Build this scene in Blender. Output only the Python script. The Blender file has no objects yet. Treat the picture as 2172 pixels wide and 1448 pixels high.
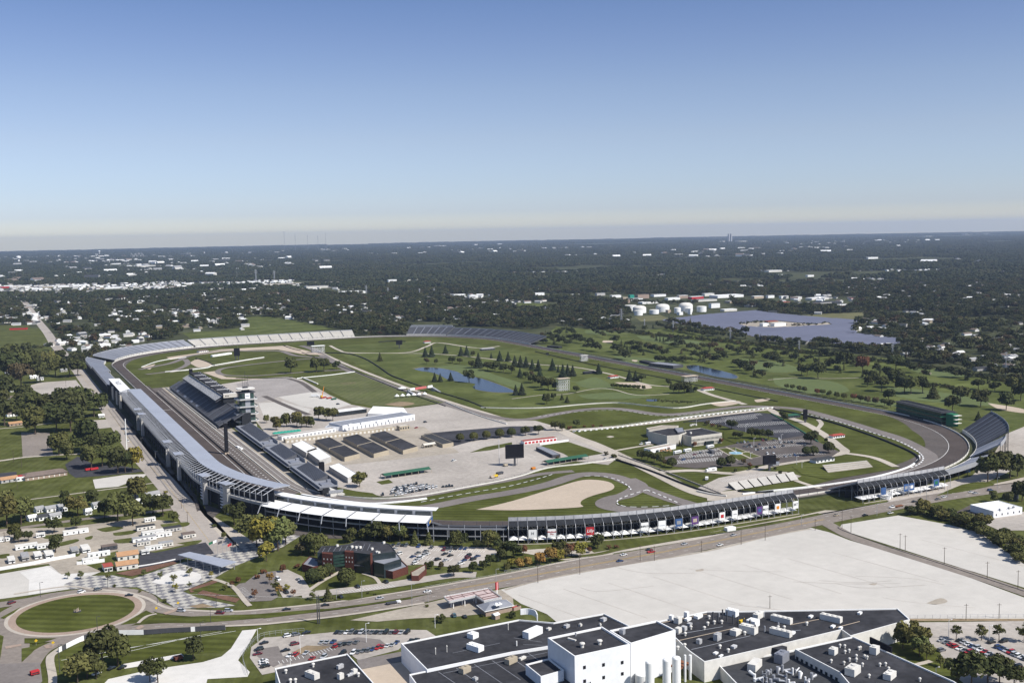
import bpy,math,random
import numpy as np
from mathutils import Vector
random.seed(7)
RNG=np.random.default_rng(11)
SC=bpy.context.scene
COL=SC.collection
rad=math.radians
W0,H0=2172.0,1448.0
FPX=2340.4017
PITCH,ROLL,YAW=0.09808215,-0.01979744,0.44217377
CAM=Vector((-189.41684,-681.26909,210.20655))
_cy,_sy,_cp,_sp=math.cos(YAW),math.sin(YAW),math.cos(PITCH),math.sin(PITCH)
FW=Vector((_sy*_cp,_cy*_cp,-_sp))
_r0=Vector((_cy,-_sy,0))
_u0=_r0.cross(FW)
RT=math.cos(ROLL)*_r0+math.sin(ROLL)*_u0
UP=-math.sin(ROLL)*_r0+math.cos(ROLL)*_u0
def G(px,py,z=0.0):
 """point of the photograph -> point on the horizontal plane at height z"""
 v=FW*FPX+RT*(px-W0/2)-UP*(py-H0/2)
 if v.z>-9:v.z=-9
 return CAM+v*((z-CAM.z)/v.z)
def PX(p):
 d=Vector(p)-CAM
 w=d.dot(FW)
 return(W0/2+FPX*d.dot(RT)/w,H0/2-FPX*d.dot(UP)/w)
def GL(pts,z=0.0):
 return[(q.x,q.y)for q in(G(a,b,z)for a,b in pts)]
def dist(x,y):return math.hypot(x-CAM.x,y-CAM.y)
LS,SS,RO=1005.8,201.2,256.0
LA=RO*math.pi/2
TOTAL=2*LS+2*SS+4*LA
def OV(s,d=0.0):
 s%=TOTAL
 def arc(cx,cy,a):return(cx+(RO+d)*math.cos(a),cy+(RO+d)*math.sin(a),math.cos(a),math.sin(a))
 if s<LS:return(-d,RO+s,-1,0)
 s-=LS
 if s<LA:return arc(RO,RO+LS,math.pi-s/RO)
 s-=LA
 if s<SS:return(RO+s,2*RO+LS+d,0,1)
 s-=SS
 if s<LA:return arc(RO+SS,RO+LS,math.pi/2-s/RO)
 s-=LA
 if s<LS:return(2*RO+SS+d,RO+LS-s,1,0)
 s-=LS
 if s<LA:return arc(RO+SS,RO,-s/RO)
 s-=LA
 if s<SS:return(RO+SS-s,-d,0,-1)
 s-=SS
 return arc(RO,RO,-math.pi/2-s/RO)
def P(s,d,z):
 a=OV(s,d);return(a[0],a[1],z)
def srange(s0,s1,step=9.0):
 n=max(1,int(math.ceil((s1-s0)/step)))
 return[s0+(s1-s0)*i/n for i in range(n+1)]
MATS={}
def mat(name,col,rough=0.85,var=0.12,scale=0.15,big=0.012,bigvar=None,spec=0.03,metal=0.0,
  stripes=None,objcol=False,col2=None,emit=None,bump=0.0):
 if name in MATS:return MATS[name]
 m=bpy.data.materials.new(name);m.use_nodes=True
 nt=m.node_tree;N=nt.nodes;Lk=nt.links
 b=N['Principled BSDF']
 b.inputs['Roughness'].default_value=rough
 b.inputs['Metallic'].default_value=metal
 b.inputs['Specular IOR Level'].default_value=spec
 geo=N.new('ShaderNodeNewGeometry')
 def noise(sc,det):
  n=N.new('ShaderNodeTexNoise');n.inputs['Scale'].default_value=sc;n.inputs['Detail'].default_value=det
  n.inputs['Roughness'].default_value=0.6
  Lk.new(geo.outputs['Position'],n.inputs['Vector']);return n
 def ramp(sock,lo,hi,a=0.3,c=0.7):
  r=N.new('ShaderNodeMapRange');r.inputs['From Min'].default_value=a;r.inputs['From Max'].default_value=c
  r.inputs['To Min'].default_value=lo;r.inputs['To Max'].default_value=hi
  Lk.new(sock,r.inputs['Value']);return r.outputs['Result']
 def mul(a,c):
  x=N.new('ShaderNodeMath');x.operation='MULTIPLY';Lk.new(a,x.inputs[0]);Lk.new(c,x.inputs[1]);return x.outputs[0]
 bv=var if bigvar is None else bigvar
 f=mul(ramp(noise(scale,4).outputs['Fac'],1-var,1+var),ramp(noise(big,3).outputs['Fac'],1-bv,1+bv))
 if stripes:
  ang,period,amp=stripes
  mp=N.new('ShaderNodeMapping');mp.inputs['Rotation'].default_value=(0,0,rad(ang))
  Lk.new(geo.outputs['Position'],mp.inputs['Vector'])
  wv=N.new('ShaderNodeTexWave');wv.inputs['Scale'].default_value=math.pi*2/(period*20.0)*1.0
  wv.inputs['Distortion'].default_value=0.6;wv.inputs['Detail'].default_value=1.0
  Lk.new(mp.outputs['Vector'],wv.inputs['Vector'])
  f=mul(f,ramp(wv.outputs['Fac'],1-amp,1+amp,0.35,0.65))
 mixn=N.new('ShaderNodeVectorMath');mixn.operation='SCALE'
 if col2 is not None:
  mx=N.new('ShaderNodeMix');mx.data_type='RGBA'
  mx.inputs['A'].default_value=(*col,1);mx.inputs['B'].default_value=(*col2,1)
  Lk.new(ramp(noise(big*2.7,4).outputs['Fac'],0,1,0.42,0.62),mx.inputs['Factor'])
  Lk.new(mx.outputs['Result'],mixn.inputs[0])
 elif objcol:
  oi=N.new('ShaderNodeObjectInfo');Lk.new(oi.outputs['Color'],mixn.inputs[0])
 else:
  mixn.inputs[0].default_value=col
 Lk.new(f,mixn.inputs['Scale'])
 Lk.new(mixn.outputs[0],b.inputs['Base Color'])
 if bump:
  bp=N.new('ShaderNodeBump');bp.inputs['Strength'].default_value=bump;bp.inputs['Distance'].default_value=0.3
  Lk.new(noise(scale*4,3).outputs['Fac'],bp.inputs['Height']);Lk.new(bp.outputs['Normal'],b.inputs['Normal'])
 MATS[name]=m;return m
M={}
def defmats():
 g=mat
 M['ground']=g('ground_mixed_grass',(.046,.052,.025),.95,.25,.08,.006,.3,col2=(.068,.072,.036))
 M['lawn']=g('lawn_grass',(.066,.074,.019),.95,.14,.25,.02,.2,col2=(.094,.102,.034),stripes=(20,7,.07))
 M['infield']=g('infield_grass',(.060,.068,.015),.95,.12,.3,.012,.18,col2=(.084,.094,.025),stripes=(-58,7.5,.14))
 M['field']=g('worn_field_grass',(.092,.104,.038),.95,.16,.2,.015,.2,col2=(.11,.118,.05),stripes=(35,9,.06))
 M['golf']=g('golf_grass',(.070,.084,.022),.95,.16,.12,.009,.25,col2=(.100,.114,.036),stripes=(-30,11,.09))
 M['fairway']=g('fairway_grass',(.105,.130,.052),.95,.1,.2,.02,.1,stripes=(-20,9,.12))
 M['dry']=g('dry_grass',(.13,.125,.06),.95,.2,.2,.02,.2)
 M['track']=g('track_asphalt',(.080,.066,.060),.85,.14,.5,.03,.14)
 M['asphalt']=g('grey_asphalt',(.185,.165,.152),.9,.12,.4,.03,.12)
 M['road']=g('worn_road',(.225,.195,.168),.9,.13,.35,.02,.12)
 M['darkasph']=g('dark_asphalt',(.052,.052,.058),.8,.22,.3,.03,.25)
 M['midasph']=g('mid_asphalt',(.105,.092,.084),.85,.15,.3,.03,.15)
 M['concrete']=g('pale_concrete',(.42,.375,.315),.95,.1,.3,.02,.12)
 M['lot']=g('lot_concrete',(.375,.34,.30),.95,.14,.25,.014,.16)
 M['gravel']=g('white_gravel',(.49,.465,.42),.98,.05,.12,.011,.07)
 M['whitegravel']=g('bright_gravel',(.58,.56,.52),.98,.06,.2,.02,.08)
 M['tan']=g('tan_gravel',(.44,.365,.285),.98,.06,.3,.02,.06)
 M['beige']=g('beige_drive',(.34,.30,.245),.98,.14,.3,.03,.18)
 M['dirt']=g('dirt',(.25,.19,.12),.95,.2,.3,.03,.2)
 M['mulch']=g('mulch',(.15,.085,.06),.95,.3,1.2,.1,.2)
 M['brick']=g('brick_paving',(.32,.245,.195),.9,.12,.8,.05,.1)
 M['redbrick']=g('dark_red_brick',(.105,.042,.032),.85,.15,1.5,.1,.08)
 M['white']=g('white_paint',(.78,.78,.76),.6,.04,.5,.05,.04)
 M['offwhite']=g('offwhite_wall',(.62,.60,.55),.8,.08,.4,.05,.06)
 M['whitewall']=g('white_metal_cladding',(.74,.75,.76),.55,.05,.3,.05,.05)
 M['stone']=g('pale_stone',(.52,.49,.43),.85,.07,.5,.05,.06)
 M['conc_wall']=g('concrete_wall',(.42,.41,.39),.85,.1,.4,.05,.1)
 M['block']=g('tan_block',(.38,.33,.25),.9,.08,.5,.05,.08)
 M['steel']=g('galvanised_steel',(.36,.37,.39),.5,.08,.5,.05,.08,metal=.3)
 M['rail']=g('grey_rail_screen',(.42,.42,.43),.6,.15,.6,.05,.12)
 M['avenue']=g('pale_concrete_road',(.345,.31,.275),.95,.1,.3,.02,.1)
 M['pitstrip']=g('brown_pit_asphalt',(.125,.108,.098),.9,.12,.4,.03,.1)
 M['darksteel']=g('dark_steel',(.07,.072,.08),.6,.12,.5,.05,.1)
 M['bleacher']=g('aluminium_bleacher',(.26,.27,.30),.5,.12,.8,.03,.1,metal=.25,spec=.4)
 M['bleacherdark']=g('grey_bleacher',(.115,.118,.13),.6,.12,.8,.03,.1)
 M['bleacherwhite']=g('concrete_bleacher',(.44,.42,.38),.85,.1,.5,.03,.08)
 M['blueroof']=g('pale_blue_metal_roof',(.315,.335,.38),.5,.05,.25,.03,.06,spec=.4)
 M['greymetal']=g('grey_metal_roof',(.23,.24,.265),.5,.07,.3,.03,.06)
 M['blackroof']=g('black_membrane_roof',(.042,.042,.046),.85,.25,.25,.04,.3)
 M['darkroof']=g('dark_shingle_roof',(.05,.052,.056),.85,.15,.5,.05,.1)
 M['brownroof']=g('brown_shingle_roof',(.17,.135,.115),.9,.12,.5,.05,.1)
 M['tanroof']=g('tan_shingle_roof',(.40,.235,.13),.9,.1,.5,.05,.08)
 M['greyroof']=g('grey_shingle_roof',(.30,.30,.30),.9,.12,.5,.05,.1)
 M['greenroof']=g('green_metal_roof',(.035,.10,.065),.6,.1,.4,.05,.08)
 M['tealroof']=g('teal_canvas',(.03,.26,.19),.7,.08,.4,.05,.08)
 M['red']=g('red_paint',(.42,.035,.04),.5,.08,.5,.05,.06)
 M['redroof']=g('red_roof',(.30,.07,.055),.7,.1,.5,.05,.08)
 M['blue']=g('blue_paint',(.055,.11,.25),.5,.08,.5,.05,.06)
 M['green']=g('green_paint',(.03,.15,.08),.5,.08,.5,.05,.06)
 M['yellow']=g('yellow_paint',(.62,.42,.03),.5,.08,.5,.05,.06)
 M['orange']=g('orange_paint',(.55,.2,.03),.5,.08,.5,.05,.06)
 M['purple']=g('purple_cloth',(.11,.055,.18),.7,.08,.5,.05,.06)
 M['glass']=g('dark_glass',(.022,.032,.036),.12,.2,.6,.06,.2,spec=.6)
 M['greenglass']=g('green_tinted_glass',(.025,.06,.05),.12,.2,.6,.06,.2,spec=.6)
 M['black']=g('black_panel',(.014,.014,.017),.5,.15,.5,.05,.1)
 M['shade']=g('dark_fabric_and_shade',(.03,.032,.036),.9,.15,.4,.05,.1)  # real dark fabric and walls, plus sheets painted as shade behind stands
 M['wood']=g('weathered_pole',(.10,.08,.062),.9,.15,.8,.05,.1)
 M['bark']=g('bark',(.085,.065,.05),.95,.2,2,.1,.1)
 M['carpaint']=g('car_paint',(.5,.5,.5),.3,.02,.3,.1,.02,spec=.5,objcol=True)
 M['tyre']=g('tyre_rubber',(.012,.012,.012),.9)
 M['paintline']=g('white_line_paint',(.66,.65,.62),.8,.1,.6)
 M['yellowline']=g('yellow_line_paint',(.50,.33,.05),.8,.1,.6)
 M['houseroof']=g('house_roof',(.3,.3,.3),.9,.1,.4,objcol=True)
 M['scaffold']=g('white_scaffold',(.62,.62,.62),.6)
 M['rust']=g('rusted_metal',(.20,.09,.05),.85,.25,1.0)
 M['tarp']=g('dirty_roof_plant',(.40,.40,.40),.7,.25,.8,.1,.2)
class MB:
 def __init__(s):s.v=[];s.f=[];s.m=[]
 def pt(s,p):s.v.append((float(p[0]),float(p[1]),float(p[2])));return len(s.v)-1
 def face(s,pts,mi=0):
  s.f.append([s.pt(p)for p in pts]);s.m.append(mi)
 def prism(s,poly,z0,z1,top=0,side=0,bottom=False):
  a=sum(poly[i][0]*poly[(i+1)%len(poly)][1]-poly[(i+1)%len(poly)][0]*poly[i][1]for i in range(len(poly)))
  if a<0:poly=poly[::-1]
  n=len(poly)
  lo=[s.pt((*p[:2],z0))for p in poly];hi=[s.pt((*p[:2],z1))for p in poly]
  s.f.append(hi);s.m.append(top)
  if bottom:s.f.append(lo[::-1]);s.m.append(side)
  for i in range(n):
   j=(i+1)%n
   s.f.append([lo[i],lo[j],hi[j],hi[i]]);s.m.append(side)
 def box(s,cx,cy,z0,sx,sy,h,ang=0.0,top=0,side=None,bottom=True):
  c,q=math.cos(ang),math.sin(ang)
  p=[(cx+c*a-q*b,cy+q*a+c*b)for a,b in((-sx/2,-sy/2),(sx/2,-sy/2),(sx/2,sy/2),(-sx/2,sy/2))]
  s.prism(p,z0,z0+h,top,top if side is None else side,bottom)
 def bar(s,p,q,r,n=4,mi=0,r2=None):
  p,q=Vector(p),Vector(q);d=(q-p)
  if d.length<1e-6:return
  d.normalize();u=d.orthogonal().normalized();w=d.cross(u);r2=r if r2 is None else r2
  A=[s.pt(p+(u*math.cos(t)+w*math.sin(t))*r)for t in[2*math.pi*(i+.5)/n for i in range(n)]]
  B=[s.pt(q+(u*math.cos(t)+w*math.sin(t))*r2)for t in[2*math.pi*(i+.5)/n for i in range(n)]]
  for i in range(n):
   j=(i+1)%n;s.f.append([A[i],A[j],B[j],B[i]]);s.m.append(mi)
  s.f.append(B);s.m.append(mi);s.f.append(A[::-1]);s.m.append(mi)
 def cyl(s,x,y,z0,z1,r,n=16,mi=0,r2=None):s.bar((x,y,z0),(x,y,z1),r,n,mi,r2)
 def lathe(s,x,y,prof,n=24,mi=0):
  rings=[[s.pt((x+r*math.cos(2*math.pi*i/n),y+r*math.sin(2*math.pi*i/n),z))for i in range(n)]for r,z in prof]
  for a,b in zip(rings,rings[1:]):
   for i in range(n):
    j=(i+1)%n;s.f.append([a[i],a[j],b[j],b[i]]);s.m.append(mi)
  s.f.append(rings[-1]);s.m.append(mi)
 def gable(s,cx,cy,z0,sx,sy,h,rise,ang=0.0,wall=0,roof=1,over=.4,hip=0.0):
  c,q=math.cos(ang),math.sin(ang)
  t=lambda a,b,z:(cx+c*a-q*b,cy+q*a+c*b,z)
  s.box(cx,cy,z0,sx,sy,h,ang,wall,wall,False)
  X,Y=sx/2+over,sy/2+over;z=z0+h+.02;rz=z+rise;hx=X-hip
  A,B,C_,D=t(-X,-Y,z),t(X,-Y,z),t(X,Y,z),t(-X,Y,z);E,F=t(-hx,0,rz),t(hx,0,rz)
  s.face([A,B,F,E],roof);s.face([C_,D,E,F],roof)
  s.face([D,A,E],roof if hip else wall);s.face([B,C_,F],roof if hip else wall)
  s.face([A,D,C_,B],roof)
 def sweep(s,prof,s0,s1,step=9.0,mi=0,ends=True,closed=False,d_of=None):
  """sweep a (d, z) profile along the oval; mi may be a list, one per profile edge"""
  st=srange(s0,s1,step)
  R=[[s.pt(P(t,d,z))for d,z in prof]for t in st]
  k=len(prof)
  for a,b in zip(R,R[1:]):
   for i in range(k if closed else k-1):
    j=(i+1)%k
    s.f.append([a[i],a[j],b[j],b[i]]);s.m.append(mi[i]if isinstance(mi,(list,tuple))else mi)
  if ends and closed:
   e=mi[-1]if isinstance(mi,(list,tuple))else mi
   s.f.append(list(R[0]));s.m.append(e);s.f.append(list(R[-1])[::-1]);s.m.append(e)
 def islands(s):
  p=list(range(len(s.v)))
  def find(a):
   while p[a]!=a:p[a]=p[p[a]];a=p[a]
   return a
  for f in s.f:
   r=find(f[0])
   for v in f[1:]:p[find(v)]=r
  g={}
  for i,f in enumerate(s.f):g.setdefault(find(f[0]),[]).append(i)
  return list(g.values())
 def build(s,name,mats,parent=None,origin=None):
  if not s.v:return None
  if parent is not None and name in SPLIT:
   g=s.islands()
   if 1<len(g)<=100:
    for fs in g:
     q=MB();mp={}
     for i in fs:
      q.f.append([mp.setdefault(v,len(mp))for v in s.f[i]]);q.m.append(s.m[i])
     q.v=[s.v[v]for v in mp];o=q._build(name,mats,parent)
    return o
  return s._build(name,mats,parent,origin)
 def _build(s,name,mats,parent=None,origin=None):
  if not isinstance(mats,(list,tuple)):mats=[mats]
  V=np.array(s.v)
  if parent is not None:o0=ORG.get(parent.name,Vector((0,0,0)))
  elif origin is not None:o0=Vector(origin)
  else:
   mn,mx=V.min(0),V.max(0);o0=Vector(((mn[0]+mx[0])/2,(mn[1]+mx[1])/2,mn[2]))
  V=V-np.array(o0)
  me=bpy.data.meshes.new(name);me.from_pydata(V.tolist(),[],s.f)
  for q in mats:me.materials.append(M[q]if isinstance(q,str)else q)
  me.polygons.foreach_set('material_index',s.m)
  o=bpy.data.objects.new(name,me);COL.objects.link(o)
  if parent is not None:o.parent=parent;ORG[o.name]=o0
  else:o.location=o0;ORG[o.name]=o0
  return o
ORG={}
SPLIT=set('window column post leg pole pier aisle cross_brace garage_door suite_window roof_fan stair_landing end_window wheel red_panel roof_rib roof_strut purlin roof_seam railing mast_arm mullion balcony_seating tower_panel'.split())
def text_mesh(name,parent,body,size,m,loc,rot,shear=0.0,spacing=1.0,offset=0.0):
 """lettering as a mesh part"""
 f=bpy.data.curves.new(name,'FONT');f.body=body;f.size=size;f.align_x='CENTER';f.align_y='CENTER';f.shear=shear
 f.space_character=spacing;f.offset=offset;f.extrude=.02;f.resolution_u=2
 o=bpy.data.objects.new(name,f);COL.objects.link(o);bpy.context.view_layer.update()
 me=bpy.data.meshes.new_from_object(o.evaluated_get(bpy.context.evaluated_depsgraph_get()));me.name=name
 bpy.data.objects.remove(o);bpy.data.curves.remove(f)
 me.materials.clear();me.materials.append(M[m])
 o=bpy.data.objects.new(name,me);COL.objects.link(o);o.parent=parent;o.location=Vector(loc)-ORG[parent.name];o.rotation_euler=rot
 return o
PEND=[]
def tag(o,label,cat,group=None,where=None):
 o['category']=cat
 if group:o['group']=group
 PEND.append((o,label,where));return o
def thing(name,label,cat,loc,group=None,where=None):
 o=bpy.data.objects.new(name,None);COL.objects.link(o);o.location=loc
 o.empty_display_size=1
 ORG[o.name]=Vector(loc)
 return tag(o,label,cat,group,where)
def struct(name,mb,m,kind='structure'):
 o=mb.build(name,m);o['kind']=kind;return o
ORD=['','leftmost','second','third','fourth','fifth','sixth','seventh','eighth','ninth','tenth','eleventh','twelfth',
       'thirteenth','fourteenth','fifteenth','sixteenth','seventeenth','eighteenth','nineteenth','twentieth']
def ordw(i,n):
 if i==1:return 'leftmost of them'
 if i==n:return 'rightmost of them'
 k,side=(i,'left')if i<=n-i+1 else(n-i+1,'right')
 return(ORD[k]if k<len(ORD)else str(k)+'th')+' from '+side
def finish_labels():
 by={}
 for o,l,w in PEND:by.setdefault((l,w),[]).append(o)
 for(l,w),os_ in by.items():
  base=l+(' '+w if w else '')
  if len(os_)==1:os_[0]['label']=base;continue
  os_.sort(key=lambda o:PX(ORG.get(o.name,o.location)if o.parent is None else o.location)[0])
  for i,o in enumerate(os_):o['label']=base+', '+ordw(i+1,len(os_))
def smooth(pts,n=6):
 if len(pts)<3:return pts
 out=[]
 P_=[pts[0]]+list(pts)+[pts[-1]]
 for i in range(1,len(P_)-2):
  p0,p1,p2,p3=[np.array(q,float)for q in P_[i-1:i+3]]
  for k in range(n):
   t=k/n
   out.append(tuple(.5*((2*p1)+(-p0+p2)*t+(2*p0-5*p1+4*p2-p3)*t*t+(-p0+3*p1-3*p2+p3)*t**3)))
 out.append(tuple(pts[-1]));return out
def offs(pts,d):
 out=[]
 for i,p in enumerate(pts):
  a=pts[max(0,i-1)];b=pts[min(len(pts)-1,i+1)]
  tx,ty=b[0]-a[0],b[1]-a[1];l=math.hypot(tx,ty)or 1
  out.append((p[0]+ty/l*d,p[1]-tx/l*d))
 return out
def ribbon(mb,pts,w,z,mi=0,off=0.0,h=0.0):
 A=offs(pts,off-w/2);B=offs(pts,off+w/2)
 for i in range(len(pts)-1):
  if h:
   a,b,c,d=A[i],A[i+1],B[i+1],B[i]
   mb.face([(*a,z+h),(*d,z+h),(*c,z+h),(*b,z+h)],mi)
   mb.face([(*a,z),(*a,z+h),(*b,z+h),(*b,z)],mi);mb.face([(*d,z+h),(*d,z),(*c,z),(*c,z+h)],mi)
  else:
   mb.face([(*A[i],z),(*B[i],z),(*B[i+1],z),(*A[i+1],z)],mi)
 if h:
  for k in(0,-1):mb.face([(*A[k],z),(*B[k],z),(*B[k],z+h),(*A[k],z+h)],mi)
def dashes(mb,pts,w,z,on,off_,mi=0,off=0.0):
 q=offs(pts,off)if off else pts
 acc=0.0
 L=[0]
 for a,b in zip(q,q[1:]):L.append(L[-1]+math.hypot(b[0]-a[0],b[1]-a[1]))
 X=[p[0]for p in q];Y=[p[1]for p in q];t=0.0
 while t+on<L[-1]:
  ss=np.linspace(t,t+on,3)
  ribbon(mb,list(zip(np.interp(ss,L,X),np.interp(ss,L,Y))),w,z,mi);t+=on+off_
def inpoly(X,Y,poly):
 ins=np.zeros(len(X),bool);n=len(poly);j=n-1
 for i in range(n):
  xi,yi=poly[i];xj,yj=poly[j]
  c=((yi>Y)!=(yj>Y))&(X<(xj-xi)*(Y-yi)/((yj-yi)or 1e-9)+xi)
  ins^=c;j=i
 return ins
defmats()
SUN_AZ,SUN_EL=rad(146),rad(46)
SKYRAMP=[(0,(1.14,1.13,1.15)),(.007,(1.06,1.09,1.24)),(.02,(.79,.87,1.2)),(.041,(.77,.83,1.12)),(.084,(.82,.795,.97)),(.126,(.79,.76,.91)),(.168,(.695,.69,.87)),(.208,(.59,.63,.825)),(.5,(.95,.95,1.0))]
def setup_world():
 w=bpy.data.worlds.new('World');SC.world=w;w.use_nodes=True
 nt=w.node_tree;bg=nt.nodes['Background']
 sk=nt.nodes.new('ShaderNodeTexSky');sk.sky_type='NISHITA';sk.sun_disc=False
 sk.sun_elevation=SUN_EL;sk.sun_rotation=SUN_AZ
 sk.altitude=200;sk.air_density=1.0;sk.dust_density=0.5;sk.ozone_density=2.0
 tc=nt.nodes.new('ShaderNodeTexCoord');sx=nt.nodes.new('ShaderNodeSeparateXYZ');nt.links.new(tc.outputs['Generated'],sx.inputs[0])
 cr=nt.nodes.new('ShaderNodeValToRGB');el=cr.color_ramp.elements
 for i,(p,c)in enumerate(SKYRAMP):
  e=el[i]if i<2 else el.new(p)
  e.position=p;e.color=(*c,1)
 mx=nt.nodes.new('ShaderNodeMix');mx.data_type='RGBA';mx.blend_type='MULTIPLY';mx.inputs['Factor'].default_value=1
 nt.links.new(sx.outputs['Z'],cr.inputs['Fac']);nt.links.new(sk.outputs['Color'],mx.inputs['A']);nt.links.new(cr.outputs['Color'],mx.inputs['B'])
 nt.links.new(mx.outputs['Result'],bg.inputs['Color']);bg.inputs['Strength'].default_value=0.09
 l=bpy.data.lights.new('sun','SUN');l.energy=4.4;l.angle=rad(.55);l.color=(1,.955,.89)
 o=bpy.data.objects.new('sun',l);COL.objects.link(o)
 d=Vector((math.sin(SUN_AZ)*math.cos(SUN_EL),math.cos(SUN_AZ)*math.cos(SUN_EL),math.sin(SUN_EL)))
 o.rotation_euler=d.to_track_quat('Z','Y').to_euler();o.location=(0,0,900)
 c=bpy.data.cameras.new('camera');c.sensor_width=36;c.lens=FPX*36/W0;c.clip_end=120000;c.clip_start=1
 co=bpy.data.objects.new('camera',c);COL.objects.link(co);SC.camera=co
 from mathutils import Matrix
 mt=Matrix(((RT.x,UP.x,-FW.x,CAM.x),(RT.y,UP.y,-FW.y,CAM.y),(RT.z,UP.z,-FW.z,CAM.z),(0,0,0,1)))
 co.matrix_world=mt
 SC.view_settings.view_transform='Standard';SC.view_settings.look='None';SC.view_settings.gamma=1
 SC.view_settings.exposure=0.45
 SC.cycles.max_bounces=5;SC.cycles.diffuse_bounces=2;SC.cycles.glossy_bounces=2;SC.cycles.volume_bounces=0
 SC.cycles.transmission_bounces=2;SC.cycles.transparent_max_bounces=6
 SC.cycles.use_denoising=True;SC.cycles.denoiser='OPENIMAGEDENOISE';SC.cycles.denoising_input_passes='RGB_ALBEDO_NORMAL'
 SC.render.resolution_x=1024;SC.render.resolution_y=682
setup_world()
def haze():
 R=28600.0
 m=bpy.data.materials.new('haze_air');m.use_nodes=True
 nt=m.node_tree;nt.nodes.clear()
 out=nt.nodes.new('ShaderNodeOutputMaterial');v=nt.nodes.new('ShaderNodeVolumePrincipled')
 v.inputs['Color'].default_value=(.62,.76,1.0,1);v.inputs['Density'].default_value=3.1e-5
 v.inputs['Anisotropy'].default_value=0.2
 nt.links.new(v.outputs[0],out.inputs['Volume'])
 mb=MB();mb.box(CAM.x,CAM.y,-1.5,2*R,2*R,330,0)
 o=mb.build('haze',m);o['kind']='stuff';return o
haze()
def disc():
 mb=MB();n=160
 for r0,r1 in((0,4000),(4000,12000),(12000,27900)):
  for i in range(n):
   a,b=2*math.pi*i/n,2*math.pi*(i+1)/n
   f=lambda r,t:(CAM.x+r*math.cos(t),CAM.y+r*math.sin(t),0)
   mb.face([f(r0,a),f(r1,a),f(r1,b),f(r0,b)]if r0 else[f(0,0),f(r1,a),f(r1,b)])
 struct('ground',mb,'ground')
disc()
LAYN=[0]
def LZ(lay):
 LAYN[0]+=1;return lay*.04+(LAYN[0]%10)*.004
def area(name,m,pts,lay,px=True,sm=0):
 q=GL(pts)if px else pts
 if sm:
  q=smooth(q+[q[0]],sm)[:-1]
 mb=MB();a=sum(q[i][0]*q[(i+1)%len(q)][1]-q[(i+1)%len(q)][0]*q[i][1]for i in range(len(q)))
 if a<0:q=q[::-1]
 z=LZ(lay);mb.face([(x,y,z)for x,y in q]);return struct(name,mb,m)
def way(name,m,pts,w,lay,px=True,sm=6):
 q=GL(pts)if px else pts
 if sm:q=smooth(q,sm)
 mb=MB();ribbon(mb,q,w,LZ(lay));o=struct(name,mb,m);return o,q
area('lawn','lawn',[(-300,850),(-100,690),(60,690),(150,770),(200,800),(330,990),(560,1100),(900,1120),(1700,1060),(2000,1010),(2300,940),(2500,1000),(2500,1600),(-500,1600)],1)
oval_in=[OV(t,-5)[:2]for t in srange(0,TOTAL,25)][:-1]
area('infield_lawn','infield',oval_in,2,px=False)
area('golf_course','golf',[(1128,740),(1180,692),(1330,706),(1430,692),(1500,712),(1700,738),(1900,762),(2172,815),(2400,860),(2400,960),(2172,915),(2060,920),(1960,884),(1629,818),(1400,776),(1250,750)],2)
area('golf_course','golf',[(700,735),(900,722),(1060,735),(1300,785),(1500,815),(1640,850),(1560,858),(1430,864),(1300,858),(1180,866),(1080,880),(1000,862),(880,822),(760,775)],3)
area('sports_field','golf',[(386,706),(480,700),(520,694),(519,673),(560,669),(610,677),(712,697),(560,711),(405,719)],4)
area('sports_field','lawn',[(-60,700),(92,696),(105,730),(96,737),(-60,742)],4)
area('meadow','golf',[(1070,642),(1150,643),(1184,652),(1120,656),(1085,650)],4)
area('meadow','dry',[(1345,672),(1400,668),(1420,676),(1400,680),(1360,682)],4)
area('meadow','dry',[(1700,669),(1760,665),(1840,662),(1835,678),(1812,681),(1740,674)],5)
area('lawn','lawn',[(170,769),(215,765),(240,770),(205,780),(180,782)],4)
area('infield_field','field',[(638,800),(753,790),(850,829),(943,854),(868,862),(793,862),(748,854),(703,832),(673,814)],7)
area('worn_patch','dry',[(718,813),(740,810),(757,812),(735,816)],8,sm=4);area('worn_patch','dirt',[(815,858),(850,852),(880,856),(850,862)],8,sm=4)
for p in([(1000,765),(1040,770),(1100,790),(1160,800),(1240,812),(1180,805),(1080,785)],
          [(1220,812),(1260,800),(1290,812),(1300,826),(1240,822)],
          [(920,778),(985,775),(1060,798),(1110,815),(1090,822),(1020,800)],
          [(1225,838),(1300,832),(1380,840),(1330,846),(1250,846)],
          [(1300,755),(1400,762),(1460,775),(1400,778),(1330,768)],
          [(1560,760),(1650,768),(1700,785),(1640,790),(1570,778)],
          [(1640,800),(1760,808),(1800,830),(1720,835),(1650,818)],
          [(1930,775),(2010,782),(2060,795),(2000,800),(1935,786)],
          [(1350,712),(1420,715),(1500,728),(1440,730),(1370,722)],
          [(1240,700),(1290,702),(1285,710),(1245,708)],
          [(1880,820),(2000,832),(2120,860),(2000,855),(1900,840)],
          [(1800,850),(1900,862),(1880,850),(1830,843)]):
 area('fairway','fairway',p,5,sm=5)
for p in([(1303,811),(1348,811.5),(1376,817),(1382,823),(1361,824.5),(1331,819.5)],[(2095,855),(2130,860),(2172,868),(2172,876),(2120,868)],
          [(1506,856),(1560,850),(1570,855),(1530,862)],[(1600,848),(1629,845),(1632,849),(1606,853)],[(1340,763),(1352,764),(1350,767),(1342,766)],[(1960,790),(1975,791),(1972,794)],
          [(1280,722),(1300,723),(1295,727),(1278,726)]):
 area('sand_bunker','tan',p,6,sm=4)
def water_mat():
 m=mat('pond_water',(.010,.017,.026),.12,.05,.3,spec=.16,bump=.03);return m
M['water']=water_mat()
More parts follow.
